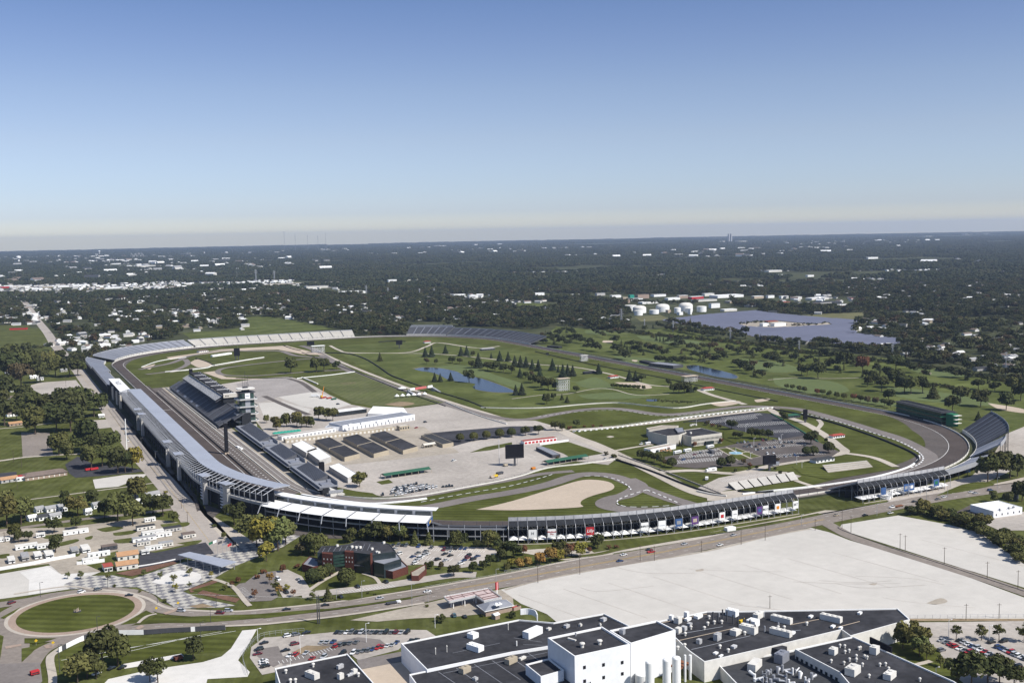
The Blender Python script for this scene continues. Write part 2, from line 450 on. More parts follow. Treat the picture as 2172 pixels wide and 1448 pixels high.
for p in([(878,783),(898,779.5),(933,781),(968,788),(985,796),(1018,802),(1055,814.5),(1086,827),(1090,832),(1068,832.5),(1043,831.5),(1013,827),(1003,821),(1008,814.5),(988,811),(953,806),(933,796),(913,789.5),(893,787)],
          [(1456,776),(1476,774.5),(1506,781),(1536,788),(1561,796),(1563,802),(1551,803),(1521,799.5),(1491,792),(1461,783)],
          [(1371,847),(1393,847),(1392,851),(1373,851)]):
 area('water','water',p,8,sm=4)
 q=GL(p);cx=sum(a for a,b in q)/len(q);cy=sum(b for a,b in q)/len(q)
 area('pond_bank','dry',[(cx+(a-cx)*1.06,cy+(b-cy)*1.06)for a,b in q],7,px=False,sm=4)
def track():
 mb=MB()
 def strip(d0,d1,z,s0=0,s1=TOTAL):mb.sweep([(d0,z),(d1,z)],s0,s1,9)
 strip(-8.5,8.6,.278);struct('race_track',mb,'track')
 mb=MB()
 for s0,s1,d in((3035,3500,-30),(960,1420,-16),(3500,3620,-12),(3640,3960,-11),(1600,2020,-11)):
  st=srange(s0,s1,9);n=len(st)
  w=[(-8+(d+8)*min(1,math.sin(math.pi*i/(n-1))*1.6))for i in range(n)]
  for i in range(n-1):
   mb.face([P(st[i],w[i],.118),P(st[i+1],w[i+1],.118),P(st[i+1],-8,.118),P(st[i],-8,.118)])
 struct('track_apron',mb,'midasph')
 mb=MB()
 for d,s0,s1 in((-8.3,-120,1010),(-8.3,1409,3000),(-9.0,3000,3500),(-9,1005,1409),(7.9,-200,1000)):
  mb.sweep([(d-.22,.30),(d+.22,.30)],s0,s1,9)
 struct('track_edge_line',mb,'paintline')
 mb=MB();mb.sweep([(-8,.33),(8,.33)],470,471.2);struct('start_line',mb,'paintline')
track()
def kerb(pts,w=.9,lay=9,off=0.0):
 q=smooth(GL(pts),6);a=MB();lz=LZ(lay);ribbon(a,q,w,lz,0,off)
 dashes(a,q,w,lz+.03,5,3.5,1,off);struct('kerb',a,['midasph','white'])
R1=[(560,1018),(590,1030),(640,1041),(693,1051),(793,1063),(893,1052),(990,1034),(1086,1017),(1150,1005),(1216,999)]
way('pit_exit_lane','asphalt',R1,9,6)
R2=[(700,1068),(770,1073),(868,1078),(918,1074),(1000,1058),(1086,1044),(1161,1028),(1225,1008),(1270,1006),(1310,1013),(1350,1030),(1390,1046),(1430,1060),(1486,1077),(1525,1090)]
way('road_course','asphalt',R2,15,7)
R3=[(1330,1016),(1352,1028),(1350,1038),(1326,1051),(1301,1057),(1285,1065),(1290,1074),(1323,1080.5),(1373,1083),(1448,1080),(1500,1076)]
way('road_course','asphalt',R3,16,8)
area('road_course','asphalt',[(1310,1013),(1350,1020),(1372,1039),(1362,1043),(1340,1050),(1345,1035)],7)
area('gravel_trap','tan',[(1010,1081),(1086,1063),(1161,1040),(1223,1021),(1256,1017.5),(1290,1022),(1303,1031),(1296,1040),(1265,1049),(1245,1056),(1233,1063),(1232,1070),(1236,1075),(1200,1078),(1136,1081),(1086,1082.5)],9,sm=3)
kerb([(1372,1039),(1400,1050),(1446,1070)]);kerb([(1240,1010),(1275,1010),(1310,1018),(1335,1033),(1338,1042)])
kerb([(1372,1039),(1345,1047),(1322,1055),(1310,1062),(1312,1070),(1335,1075),(1380,1075),(1440,1071)])
kerb([(893,1065),(960,1052),(1030,1040),(1086,1030),(1150,1013),(1175,1005)])
R4=[(640,733),(664,741),(690,757),(743,787),(800,807),(850,826),(955,860),(1040,883),(1110,890),(1186,877),(1248,868),(1311,867),(1386,877.5),(1436,878.5),(1511,870),(1575,862.5),(1629,863),(1666,865),(1704,870),(1779,890),(1854,913),(1904,929),(1949,951),(1972,968),(1962,985),(1925,1000),(1860,1018),(1760,1040),(1660,1055)]
_,R4w=way('road_course','asphalt',R4,14,6)
way('concrete_verge','concrete',[(664,738),(700,757),(760,783),(860,821),(965,856),(1060,885)],7,5)
kerb([(1140,884),(1210,875),(1260,871.5),(1320,871),(1386,881),(1436,881.5),(1500,874)],.8)
kerb([(1700,876),(1779,895),(1854,919),(1904,935),(1940,953),(1958,970),(1950,984),(1925,995)],1.3)
area('gravel_trap','tan',[(353,758),(408,750.5),(470,741),(543,737),(608,733),(630,739),(690,753),(645,752),(590,741.5),(543,742.5),(470,746),(400,756),(362,763)],8)
area('gravel_trap','tan',[(402,770),(420,762),(450,774),(424,780)],8,sm=3)
area('gravel_trap','tan',[(430,790),(457,787),(463,793),(480,800),(545,803),(560,805),(470,804)],8)
area('gravel_trap','tan',[(300,779),(330,772),(318,784)],9)
way('road_course','asphalt',[(296,784),(330,777),(360,771),(380,764),(395,757),(425,751),(470,744),(543,745),(595,745),(625,754),(663,757),(690,757)],11,9)
way('road_course','asphalt',[(310,794),(345,790),(375,784),(398,772),(392,762)],10,9)
way('service_road','asphalt',[(700,758),(640,762),(580,768),(510,776),(472,782),(462,789),(480,796),(543,797),(610,792),(680,787),(730,785)],9,9)
way('path','concrete',[(360,790),(430,778),(460,776),(520,765),(560,760)],5,9)
way('path','concrete',[(700,733),(720,743),(745,748),(860,748),(905,735),(930,727),(1010,738),(1060,734)],6,8)
way('path','concrete',[(690,748),(745,749),(900,750),(1000,757),(1130,772),(1220,779),(1300,795),(1370,815),(1420,820)],5,8)
way('path','concrete',[(1086,846),(1150,838),(1200,836),(1260,825),(1300,826),(1350,838),(1420,836)],2.5,8)
way('path','concrete',[(1480,826),(1510,838),(1560,852),(1580,858)],8,8)
way('path','concrete',[(1629,806),(1690,801),(1760,803),(1860,800)],2.5,8)
def pits():
 mb=MB()
 def st(d0,d1,z,s0,s1,mi):mb.sweep([(d0,z),(d1,z)],s0,s1,20,mi,ends=False)
 st(-12.5,-8,.284,-100,720,4);st(-26,-12.5,.282,-60,690,0);st(-38,-29,.282,-110,420,1);st(-29,-26,.29,-100,690,2);st(-46,-38,.286,-60,420,2)
 st(-46,-29,.274,300,690,2)
 for t in np.arange(-40,660,9.5):
  mb.face([P(t,-16,.31),P(t+1.6,-16,.31),P(t+1.6,-17.4,.31),P(t,-17.4,.31)],3)
  mb.face([P(t+4,-21,.31),P(t+5.6,-21,.31),P(t+5.6,-22.4,.31),P(t+4,-22.4,.31)],3)
 st(-38.4,-37.9,.31,-100,420,3);st(-33.5,-33.2,.31,-100,420,3)
 struct('pit_road',mb,['pitstrip','asphalt','beige','paintline','track'])
pits()
area('infield_lawn','infield',[(313,790),(347,788),(374,810),(340,818),(325,815)],6)
M['lot_dark']=mat('grey_lot_concrete',(.30,.275,.255),.95,.14,.3,.02,.14)
area('infield_pavement','lot',[(470,815),(545,803),(612,799),(640,805),(672,822),(700,838),(745,858),(800,868),(868,865),(943,855),(975,862),(1075,893),(1135,892),(1180,905),(1205,920),(1245,938),(1300,960),(1312,970),(1290,986),(1220,978),(1161,990),(1086,1012),(968,1036),(893,1050),(813,1053),(718,1034),(650,1034),(610,985),(560,915),(525,870)],6)
area('infield_pavement','lot_dark',[(500,815),(545,804),(610,801),(668,830),(590,842),(556,853),(530,850)],7)
area('white_pavement','gravel',[(548,855),(600,852),(660,868),(650,880),(560,885)],7)
area('white_pavement','gravel',[(590,842),(670,830),(745,858),(700,870),(640,862)],7)
area('garage_yard','beige',[(608,935),(840,905),(900,905),(975,960),(735,986),(640,985)],7)
way('asphalt_strip','midasph',[(612,803),(640,812),(668,832)],8,8)
way('asphalt_strip','midasph',[(560,840),(610,862),(655,880)],8,8)
area('parking_lot','darkasph',[(898,920),(960,914),(1086,904),(1150,904),(1160,911),(1086,924),(1000,936),(960,947)],7)
area('infield_lawn','infield',[(996,960),(1030,948),(1086,938),(1086,945),(1040,955)],8)
area('infield_lawn','infield',[(1146,945),(1205,937),(1280,962),(1213,973),(1195,962)],8)
area('infield_lawn','infield',[(1216,925),(1250,914),(1310,911),(1366,925),(1372,935),(1352,944),(1300,949),(1270,945)],8,sm=4)
area('infield_lawn','infield',[(1311,955),(1345,949),(1380,947),(1420,965),(1350,968)],8)
area('infield_lawn','infield',[(798,1022),(825,1017),(834,1024),(810,1028)],8)
area('infield_lawn','infield',[(680,1048),(740,1040),(790,1046),(805,1054),(780,1056),(720,1052)],8)
way('infield_drive','concrete',[(1170,902),(1215,925),(1255,940),(1300,960),(1350,984),(1400,1008),(1470,1042),(1530,1058)],13,9)
way('infield_drive','concrete',[(1130,917),(1300,906),(1390,897),(1500,884),(1600,872),(1650,867)],9,9)
way('infield_drive','concrete',[(1300,957),(1345,949),(1385,943)],4.5,10)
way('infield_drive','concrete',[(1385,1003),(1470,998),(1560,1004),(1640,987),(1730,972),(1790,960),(1778,945),(1745,920),(1700,895),(1650,878),(1630,866)],9,9)
way('infield_drive','concrete',[(1780,960),(1850,970),(1900,990)],7,9)
way('infield_drive','concrete',[(1650,1000),(1690,1020),(1740,1036)],5,9)
way('infield_drive','concrete',[(1735,890),(1742,900),(1725,918)],5,10)
area('parking_lot','lot',[(1524,1014),(1600,999),(1668,1001),(1700,1010),(1670,1022),(1540,1040),(1500,1050),(1480,1035)],8)
area('infield_pavement','concrete',[(1500,1045),(1560,1040),(1640,1048),(1560,1062),(1500,1062)],7)
area('infield_lawn','infield',[(1680,990),(1720,983),(1850,985),(1910,993),(1760,1018),(1700,1006)],10)
area('parking_lot','darkasph',[(1450,895),(1493,888),(1553,881),(1607,875),(1636,878),(1706,917),(1708,928),(1658,931),(1560,912),(1537,904),(1493,895)],10)
area('parking_lot','midasph',[(1545,945),(1598,934),(1655,932),(1710,923),(1750,945),(1780,958),(1760,972),(1700,976),(1640,985),(1560,990),(1518,990),(1478,994),(1430,990),(1405,970),(1475,958),(1515,951)],11)
area('infield_lawn','infield',[(1522,952),(1560,949),(1614,968),(1566,977)],13)
way('path','concrete',[(1522,952),(1566,977),(1614,969),(1560,950),(1522,952)],1.2,14,sm=0)
way('path','concrete',[(1540,949),(1595,974)],2,14,sm=0);way('path','concrete',[(1545,965),(1590,958)],2,14,sm=0)
area('infield_lawn','infield',[(1535,915),(1560,912),(1650,932),(1590,938),(1560,941),(1535,930)],12)
area('infield_lawn','infield',[(1365,990),(1430,992),(1478,996),(1520,992),(1575,985),(1560,998),(1450,1001),(1390,997)],8)
def stalls(pairs,lay,m='paintline',w=.35):
 """parking stall lines: each (px a, px b, stall direction px, n)"""
 mb=MB();lz=LZ(lay)
 for a,b,c,n in pairs:
  A,B,Cc=G(*a),G(*b),G(*c)
  d=Cc-A
  for i in range(n+1):
   p=A+(B-A)*(i/n);q=p+d
   ribbon(mb,[(p.x,p.y),(q.x,q.y)],w,lz)
 struct('parking_lines',mb,m)
stalls([((1430,985),(1520,978),(1434,977),26),((1440,973),(1530,966),(1444,965),26),((1455,964),(1520,957),(1458,958),20),
  ((1610,948),(1700,940),(1618,953),20),((1640,965),(1740,958),(1650,971),20),((1625,938),(1700,932),(1632,943),16)],13)
stalls([((1500,893),(1600,882),(1506,899),26),((1560,900),(1660,893),(1568,907),24),((1590,915),(1690,910),(1600,921),22),((1530,886),(1610,877),(1536,890),22)],12)
stalls([((1535,1028),(1660,1006),(1545,1033),30),((1528,1018),(1640,1000),(1536,1023),26)],10,w=.25)
area('helipad','concrete',[(1286,926.5),(1295,924.8),(1303,926.5),(1294,928.5)],10,sm=4)
AV=[(20,600),(41,627),(60,650),(80,680),(100,705),(118,733),(140,757),(162,781),(190,818),(217,851),(240,883),(270,928),(300,968),(325,996),(362,1038),(400,1088),(420,1117),(450,1156),(470,1180)]
_,AVw=way('avenue','avenue',AV,19,5)
mb=MB();dashes(mb,AVw,.16,.26,400,1);struct('centre_line',mb,'yellowline')
area('pavement','concrete',[(150,770),(175,785),(205,820),(228,850),(262,925),(330,1005),(400,1062),(470,1105),(540,1150),(520,1175),(478,1186),(440,1128),(395,1070),(345,1008),(280,925),(230,858),(185,800)],4)
for p in([(243,868),(250,868),(283,903),(274,905)],[(276,912),(284,911),(292,920),(284,922)],[(325,955),(333,957),(372,1005),(362,1006)],[(372,1010),(382,1010),(415,1050),(405,1052)],[(408,1050),(416,1050),(424,1082),(418,1085)],[(432,1068),(470,1082),(452,1099),(440,1090)],[(300,925),(306,926),(322,948),(316,950)]):
 area('asphalt_strip','midasph',p,6)
area('parking_lot','lot',[(56,819),(87,811),(161,806),(192,846),(150,862),(102,864),(88,836)],4)
area('parking_lot','lot',[(170,893),(227,889.5),(241,906),(200,910),(172,905)],4)
area('parking_lot','road',[(45,917),(105,917),(113,965),(80,969),(48,969)],4)
way('path','concrete',[(-80,984),(0,977),(50,970),(115,965),(175,962),(260,957),(292,950)],6,5)
way('path','concrete',[(-40,1076),(27,1064),(150,1048),(262,1033),(328,1024)],2.5,5)
way('path','concrete',[(-40,915),(0,909),(40,906),(110,897)],3,5)
way('path','concrete',[(200,929),(250,925)],2.5,5)
area('gravel_patch','gravel',[(197,1017),(265,1007),(312,1005),(305,1012),(250,1032),(202,1036)],4)
area('parking_lot','darkasph',[(138,985),(165,968),(200,985),(245,985),(300,996),(305,1000),(230,1008),(160,1013),(146,1003)],4)
area('parking_lot','darkasph',[(-30,1006),(35,1000),(36,1012),(-30,1020)],4)
way('street','road',[(-60,1132),(30,1121),(145,1105),(200,1098),(300,1088),(385,1077)],7,5)
area('trailer_park_drive','beige',[(-60,1135),(50,1120),(140,1118),(300,1098),(400,1110),(432,1146),(330,1168),(180,1186),(-60,1215)],3)
for p in([(205,1122),(240,1116),(262,1120),(225,1128)],[(240,1130),(290,1124),(280,1132),(245,1136)],[(180,1140),(196,1136),(194,1143),(182,1144)],[(120,1152),(160,1143),(166,1148),(130,1158)],[(240,1145),(330,1135),(300,1148),(250,1152)],
          [(90,1136),(135,1132),(120,1141),(95,1142)],[(340,1112),(398,1107),(395,1116),(350,1119)],[(60,1160),(100,1156),(95,1165),(50,1170)],[(0,1176),(20,1174),(16,1182),(0,1184)],[(215,1178),(250,1168),(240,1180)],[(140,1178),(170,1170),(165,1180)],[(375,1152),(428,1145),(410,1156)]):
 area('lawn','lawn',p,5,sm=3)
area('parking_lot','darkasph',[(296,1168),(330,1172),(436,1150),(455,1174),(405,1178),(370,1195),(295,1206)],5)
area('gravel_lot','gravel',[(-60,1228),(0,1217),(160,1190),(215,1212),(190,1222),(138,1236),(155,1248),(60,1262),(0,1270),(-60,1280)],4)
area('gravel_lot','whitegravel',[(42,1214),(100,1200),(125,1216),(170,1214),(192,1218),(138,1238),(140,1246),(60,1262),(62,1230)],5)
area('dirt_lot','beige',[(102,1195),(160,1188),(215,1212),(130,1218)],6)
def checker_mat():
 m=mat('checkered_paving',(.40,.385,.36),.9,.1,.4)
 nt=m.node_tree;N=nt.nodes;geo=[n for n in N if n.type=='NEW_GEOMETRY'][0]
 mp=N.new('ShaderNodeMapping');mp.inputs['Rotation'].default_value=(0,0,YAW+.35)
 ck=N.new('ShaderNodeTexChecker');ck.inputs['Scale'].default_value=1/4.3
 ck.inputs['Color1'].default_value=(.42,.40,.355,1);ck.inputs['Color2'].default_value=(.19,.185,.19,1)
 nt.links.new(geo.outputs['Position'],mp.inputs['Vector']);nt.links.new(mp.outputs['Vector'],ck.inputs['Vector'])
 vm=[n for n in N if n.type=='VECT_MATH'][0]
 nt.links.new(ck.outputs['Color'],vm.inputs[0]);return m
M['checker']=checker_mat()
area('checkered_plaza','checker',[(135,1240),(175,1222),(238,1220),(280,1228),(372,1197),(400,1190),(500,1165),(560,1138),(620,1128),(640,1135),(600,1160),(500,1200),(450,1229),(388,1254),(420,1268),(500,1284),(470,1288),(375,1291),(330,1262),(290,1245),(200,1246),(150,1250)],6)
area('white_pavement','whitegravel',[(350,1219),(382,1209),(425,1217),(418,1234),(365,1240),(322,1235)],7,sm=2)
area('planted_bed','mulch',[(245,1216),(370,1190),(375,1195),(280,1222)],7)
area('planted_bed','mulch',[(400,1249),(455,1230),(462,1234),(405,1257)],7)
area('planted_bed','mulch',[(418,1259),(500,1278),(510,1270),(430,1252)],8)
area('planted_bed','dirt',[(400,1286),(430,1280),(455,1287),(420,1290)],8)
area('lawn','infield',[(405,1252),(470,1234),(505,1262),(500,1270),(420,1255)],7)
area('lawn','infield',[(470,1225),(543,1205),(545,1216),(520,1236),(490,1240)],7)
way('path','concrete',[(452,1228),(492,1243),(520,1275),(530,1285)],3,8)
RC=G(162,1300)
def circ(r,n=72):return[(RC.x+r*math.cos(2*math.pi*i/n),RC.y+r*math.sin(2*math.pi*i/n))for i in range(n)]
area('roundabout_road','road',circ(45),8,px=False)
area('roundabout_apron','concrete',circ(37.5),9,px=False)
area('brick_ring','brick',circ(35.5),10,px=False)
area('roundabout_lawn','infield',circ(31.5),11,px=False)
S16N=[(262,1262),(300,1271),(335,1288),(375,1297),(460,1302),(543,1300),(618,1292),(718,1282),(793,1271),(918,1251),(993,1236),(1086,1222),(1211,1196),(1336,1176),(1486,1149),(1629,1119),(1754,1095),(1879,1071),(2004,1049),(2172,1026),(2350,1000)]
_,S16Nw=way('sixteenth_street','road',S16N,11,7)
S16S=[(230,1340),(310,1331),(400,1326),(543,1318),(678,1305),(768,1293),(868,1277),(950,1259),(1086,1236),(1211,1209),(1336,1190),(1486,1162),(1629,1131),(1754,1105),(1879,1080),(2004,1057),(2172,1033),(2350,1008)]
_,S16Sw=way('sixteenth_street','road',S16S,11,6)
S16M=[(950,1252),(1086,1229),(1211,1202.5),(1336,1183),(1486,1155.5),(1629,1125),(1754,1100),(1879,1075.5),(2004,1053),(2172,1029.5)]
_,S16Mw=way('sixteenth_street','road',S16M,9,5)
mb=MB();dashes(mb,S16Mw,.3,.30,300,1,off=-.5);dashes(mb,S16Mw,.3,.30,300,1,off=.9);struct('centre_line',mb,'yellowline')
mb=MB();dashes(mb,S16Nw,.25,.34,3,9);dashes(mb,S16Sw,.25,.34,3,9);dashes(mb,S16Nw,.25,.34,300,1,off=-5.2);struct('lane_markings',mb,'paintline')
way('kerb_strip','concrete',[(30,1260),(140,1244),(200,1250),(260,1255),(310,1268),(345,1286),(380,1293),(470,1297),(543,1294),(718,1276),(918,1245),(1086,1215),(1211,1189),(1300,1175)],2.2,9)
way('kerb_strip','concrete',[(250,1345),(400,1332),(543,1325),(600,1320),(700,1309),(800,1295),(900,1279)],2.4,9)
way('approach_road','road',[(-80,1295),(0,1283),(60,1274),(120,1262),(190,1256)],11,7)
way('approach_road','road',[(28,1480),(22,1420),(25,1360),(40,1335)],18,7)
way('approach_road','road',[(60,1420),(90,1380),(150,1355),(230,1340)],9,7)
area('approach_road','asphalt',[(-80,1420),(0,1408),(85,1405),(90,1445),(60,1480),(-80,1480)],8)
way('approach_road','road',[(-80,1318),(0,1318),(40,1318)],14,6)
for p in([(0,1311),(45,1287),(30,1300),(8,1313)],[(255,1326),(310,1295),(325,1302),(290,1322)],[(307,1321),(330,1306),(400,1308),(543,1303),(690,1291),(560,1311),(420,1322)],[(52,1354),(120,1354),(85,1365),(52,1365)],[(46,1376),(80,1370),(68,1385),(46,1405)],[(-20,1340),(8,1350),(0,1400),(-20,1400)],
          [(543,1303),(700,1291),(870,1268),(877,1270),(700,1295),(560,1312)],[(700,1272),(750,1264),(890,1240),(935,1235),(900,1245),(740,1274)]):
 area('verge','infield',p,10)
way('path','concrete',[(293,1322),(310,1308),(332,1302)],2,11)
for p in([(286,1333),(300,1326),(306,1330),(294,1336)],[(345,1301),(375,1291),(382,1294),(352,1304)],[(10,1372),(45,1366),(46,1370),(12,1377)],[(92,1370),(118,1366),(112,1374),(98,1376)]):
 area('brick_crossing','brick',p,12)
way('path','concrete',[(108,1480),(112,1440),(106,1400),(115,1385),(150,1365),(200,1352)],4,9)
area('lawn','infield',[(118,1400),(140,1378),(220,1356),(480,1340),(515,1338),(490,1372),(465,1384),(390,1386),(260,1408),(180,1440),(120,1460),(110,1420)],4)
mb=MB()
for a,b in(((130,1400),(470,1339)),((200,1398),(400,1352)),((264,1375),(500,1338))):
 ribbon(mb,GL([a,b]),.35,.21)
struct('field_lines',mb,'paintline')
area('gravel_drive','whitegravel',[(514,1337),(545,1334),(525,1370),(505,1400),(530,1425),(525,1435),(440,1440),(430,1480),(190,1480),(230,1440),(320,1420),(430,1404),(470,1392),(490,1375)],5)
area('gravel_drive','whitegravel',[(262,1408),(385,1386),(390,1392),(300,1412),(264,1418)],5)
area('parking_lot','lot',[(533,1372),(560,1352),(660,1345),(770,1334),(905,1336),(926,1350),(855,1368),(845,1378),(760,1400),(740,1385),(590,1424),(556,1431),(530,1395)],5)
for p in([(705,1362),(760,1351),(806,1356),(825,1372),(720,1392),(600,1410),(590,1395),(640,1378)],[(550,1376),(590,1370),(605,1402),(580,1415),(545,1392)]):
 area('asphalt_patch','asphalt',p,6)
area('planted_bed','dirt',[(618,1384),(650,1369),(700,1371),(690,1376),(640,1387)],8)
stalls([((655,1386),(705,1372),(661,1392),8),((590,1402),(640,1390),(594,1408),6)],8,w=.3)
area('yard','tan',[(765,1418),(860,1402),(905,1448),(905,1500),(760,1500)],5)
area('yard','asphalt',[(756,1400),(850,1382),(875,1398),(765,1420)],6)
area('gravel_lot','beige',[(743,1315),(800,1302),(900,1280),(950,1268),(1086,1246),(1090,1290),(1040,1300),(960,1308),(880,1311),(800,1318)],4)
area('gravel_lot','gravel',[(1062,1250),(1150,1228),(1300,1200),(1500,1167),(1629,1136),(1720,1119),(1760,1129),(1800,1145),(2000,1204),(2172,1267),(2400,1345),(2400,1350),(2172,1314),(1930,1314),(1850,1320),(1480,1330),(1340,1345),(1200,1335),(1160,1302),(1105,1280)],4)
area('gravel_lot','gravel',[(1785,1112),(1905,1093),(2010,1112),(2080,1130),(2120,1160),(2172,1195),(2400,1310),(2400,1330),(2172,1246),(1980,1186),(1830,1138),(1780,1122)],4)
way('side_road','road',[(1745,1105),(1775,1122),(1810,1140),(1870,1160),(1990,1197),(2090,1229),(2172,1257),(2300,1304)],10,5)
mb=MB()
for k in range(11):
 a=(1100+95*k,1262-13*k);b=(a[0]+170+8*k,a[1]+62)
 ribbon(mb,GL([a,b]),.5,.21)
struct('faded_bay_lines',mb,'lot')
for p in([(1965,1279),(1995,1268),(2010,1276),(1985,1282)],[(1475,1209),(1490,1206),(1492,1210),(1478,1212)],[(1840,1238),(1860,1236),(1855,1241)]):
 area('stain','beige',p,5,sm=3)
for k in range(9):
 x,y=random.uniform(1180,2050),random.uniform(1190,1300)
 way('tyre_track','lot',[(x,y),(x+random.uniform(40,120),y+random.uniform(4,14)),(x+random.uniform(150,240),y+random.uniform(-6,26))],.5,5)
way('lot_edge','beige',[(1070,1251),(1150,1229.5),(1300,1201.5),(1500,1168.5),(1629,1137.5),(1720,1121)],2.5,5)
area('verge','dirt',[(1930,1312),(2172,1312),(2400,1330),(2400,1340),(2172,1317),(1930,1317)],6)
area('parking_lot','lot',[(1940,1320),(2172,1317),(2400,1335),(2400,1560),(2130,1560),(2000,1400),(1960,1360)],6)
area('lawn','infield',[(1890,1400),(1925,1370),(1990,1375),(2010,1420),(2080,1480),(2010,1480),(1950,1420)],7)
way('path','concrete',[(1975,1402),(1935,1412)],3,8,sm=0)
way('verge','lawn',[(1086,1190),(1250,1178),(1330,1162),(1500,1133),(1629,1112),(1740,1090)],5,9)
area('pavement','concrete',[(1086,1168),(1240,1158),(1260,1172),(1330,1160),(1500,1130),(1690,1095),(1750,1082),(1870,1085),(1990,1052),(2100,1028),(2172,1012),(2172,1020),(2000,1044),(1760,1089),(1629,1113),(1500,1141),(1336,1168),(1200,1188),(1150,1180)],5)
area('pavement','lot',[(1960,1035),(2060,1010),(2100,975),(2135,920),(2172,905),(2400,890),(2400,970),(2172,985),(2100,1020),(1990,1052),(1900,1075),(1880,1060)],6)
area('verge','infield',[(1985,1052),(2040,1028),(2085,1022),(2110,1028),(2060,1040)],8,sm=2)
area('verge','lawn',[(1700,1075),(1745,1056),(1800,1060),(1770,1076),(1710,1084)],8)
area('parking_lot','midasph',[(2010,1095),(2060,1070),(2110,1075),(2080,1095)],6)
area('parking_lot','lot',[(2075,1105),(2172,1085),(2400,1050),(2400,1160),(2172,1125),(2120,1125)],6)
area('parking_lot','lot',[(828,1155),(1043,1161),(1060,1171),(1018,1198),(980,1204),(893,1197),(862,1199),(838,1172)],6)
area('parking_lot','asphalt',[(497,1246),(520,1228),(560,1214),(590,1210),(600,1222),(580,1240),(590,1266),(575,1274),(522,1276)],6)
area('parking_lot','lot',[(585,1212),(610,1208),(640,1222),(660,1252),(650,1262),(600,1268),(585,1240)],7)
way('frontage_lane','lot',[(640,1262),(700,1256),(780,1247),(850,1237),(950,1221),(1010,1219)],11,7)
stalls([((720,1254),(830,1240),(727,1259),18),((505,1250),(530,1274),(518,1246),10)],9,w=.3)
stalls([((895,1162),(1030,1166),(888,1168),26),((870,1178),(960,1184),(862,1185),14),((980,1172),(1010,1178),(970,1180),6)],8,w=.3)
way('path','concrete',[(655,1252),(685,1232),(722,1212)],3,8);way('path','concrete',[(770,1216),(795,1225),(806,1238)],2.5,8)
area('pavement','midasph',[(560,1112),(640,1125),(720,1135),(740,1142),(700,1142),(620,1135),(540,1130)],7)
def leaf_mat(name,col,objcol=False,var=.45):
 m=bpy.data.materials.new(name);m.use_nodes=True
 nt=m.node_tree;N=nt.nodes;L=nt.links;b=N['Principled BSDF']
 b.inputs['Roughness'].default_value=.9;b.inputs['Specular IOR Level'].default_value=.1
 oi=N.new('ShaderNodeObjectInfo');geo=N.new('ShaderNodeNewGeometry')
 n=N.new('ShaderNodeTexNoise');n.inputs['Scale'].default_value=.9;n.inputs['Detail'].default_value=3
 L.new(geo.outputs['Position'],n.inputs['Vector'])
 mr=N.new('ShaderNodeMapRange');mr.inputs['From Min'].default_value=.3;mr.inputs['From Max'].default_value=.7
 mr.inputs['To Min'].default_value=1-var;mr.inputs['To Max'].default_value=1+var;L.new(n.outputs['Fac'],mr.inputs['Value'])
 sc=N.new('ShaderNodeVectorMath');sc.operation='SCALE';L.new(mr.outputs['Result'],sc.inputs['Scale'])
 if objcol:L.new(oi.outputs['Color'],sc.inputs[0])
 else:
  r=N.new('ShaderNodeValToRGB');e=r.color_ramp.elements
  for i,(p,c)in enumerate(col):
   q=e[i]if i<2 else e.new(p)
   q.position=p;q.color=(*c,1)
  L.new(oi.outputs['Random'],r.inputs['Fac']);L.new(r.outputs['Color'],sc.inputs[0])
 L.new(sc.outputs[0],b.inputs['Base Color'])
 return m
M['leaf']=leaf_mat('tree_leaves',None,True)
M['woodleaf']=leaf_mat('woodland_leaves',[(0,(.024,.031,.013)),(.35,(.038,.046,.018)),(.6,(.054,.060,.023)),(.8,(.074,.076,.030)),(.93,(.064,.058,.026)),(1,(.072,.048,.026))],False,.4)
M['farleaf']=leaf_mat('far_woodland_leaves',[(0,(.024,.032,.014)),(.5,(.034,.043,.018)),(1,(.050,.052,.024))],False,.5)
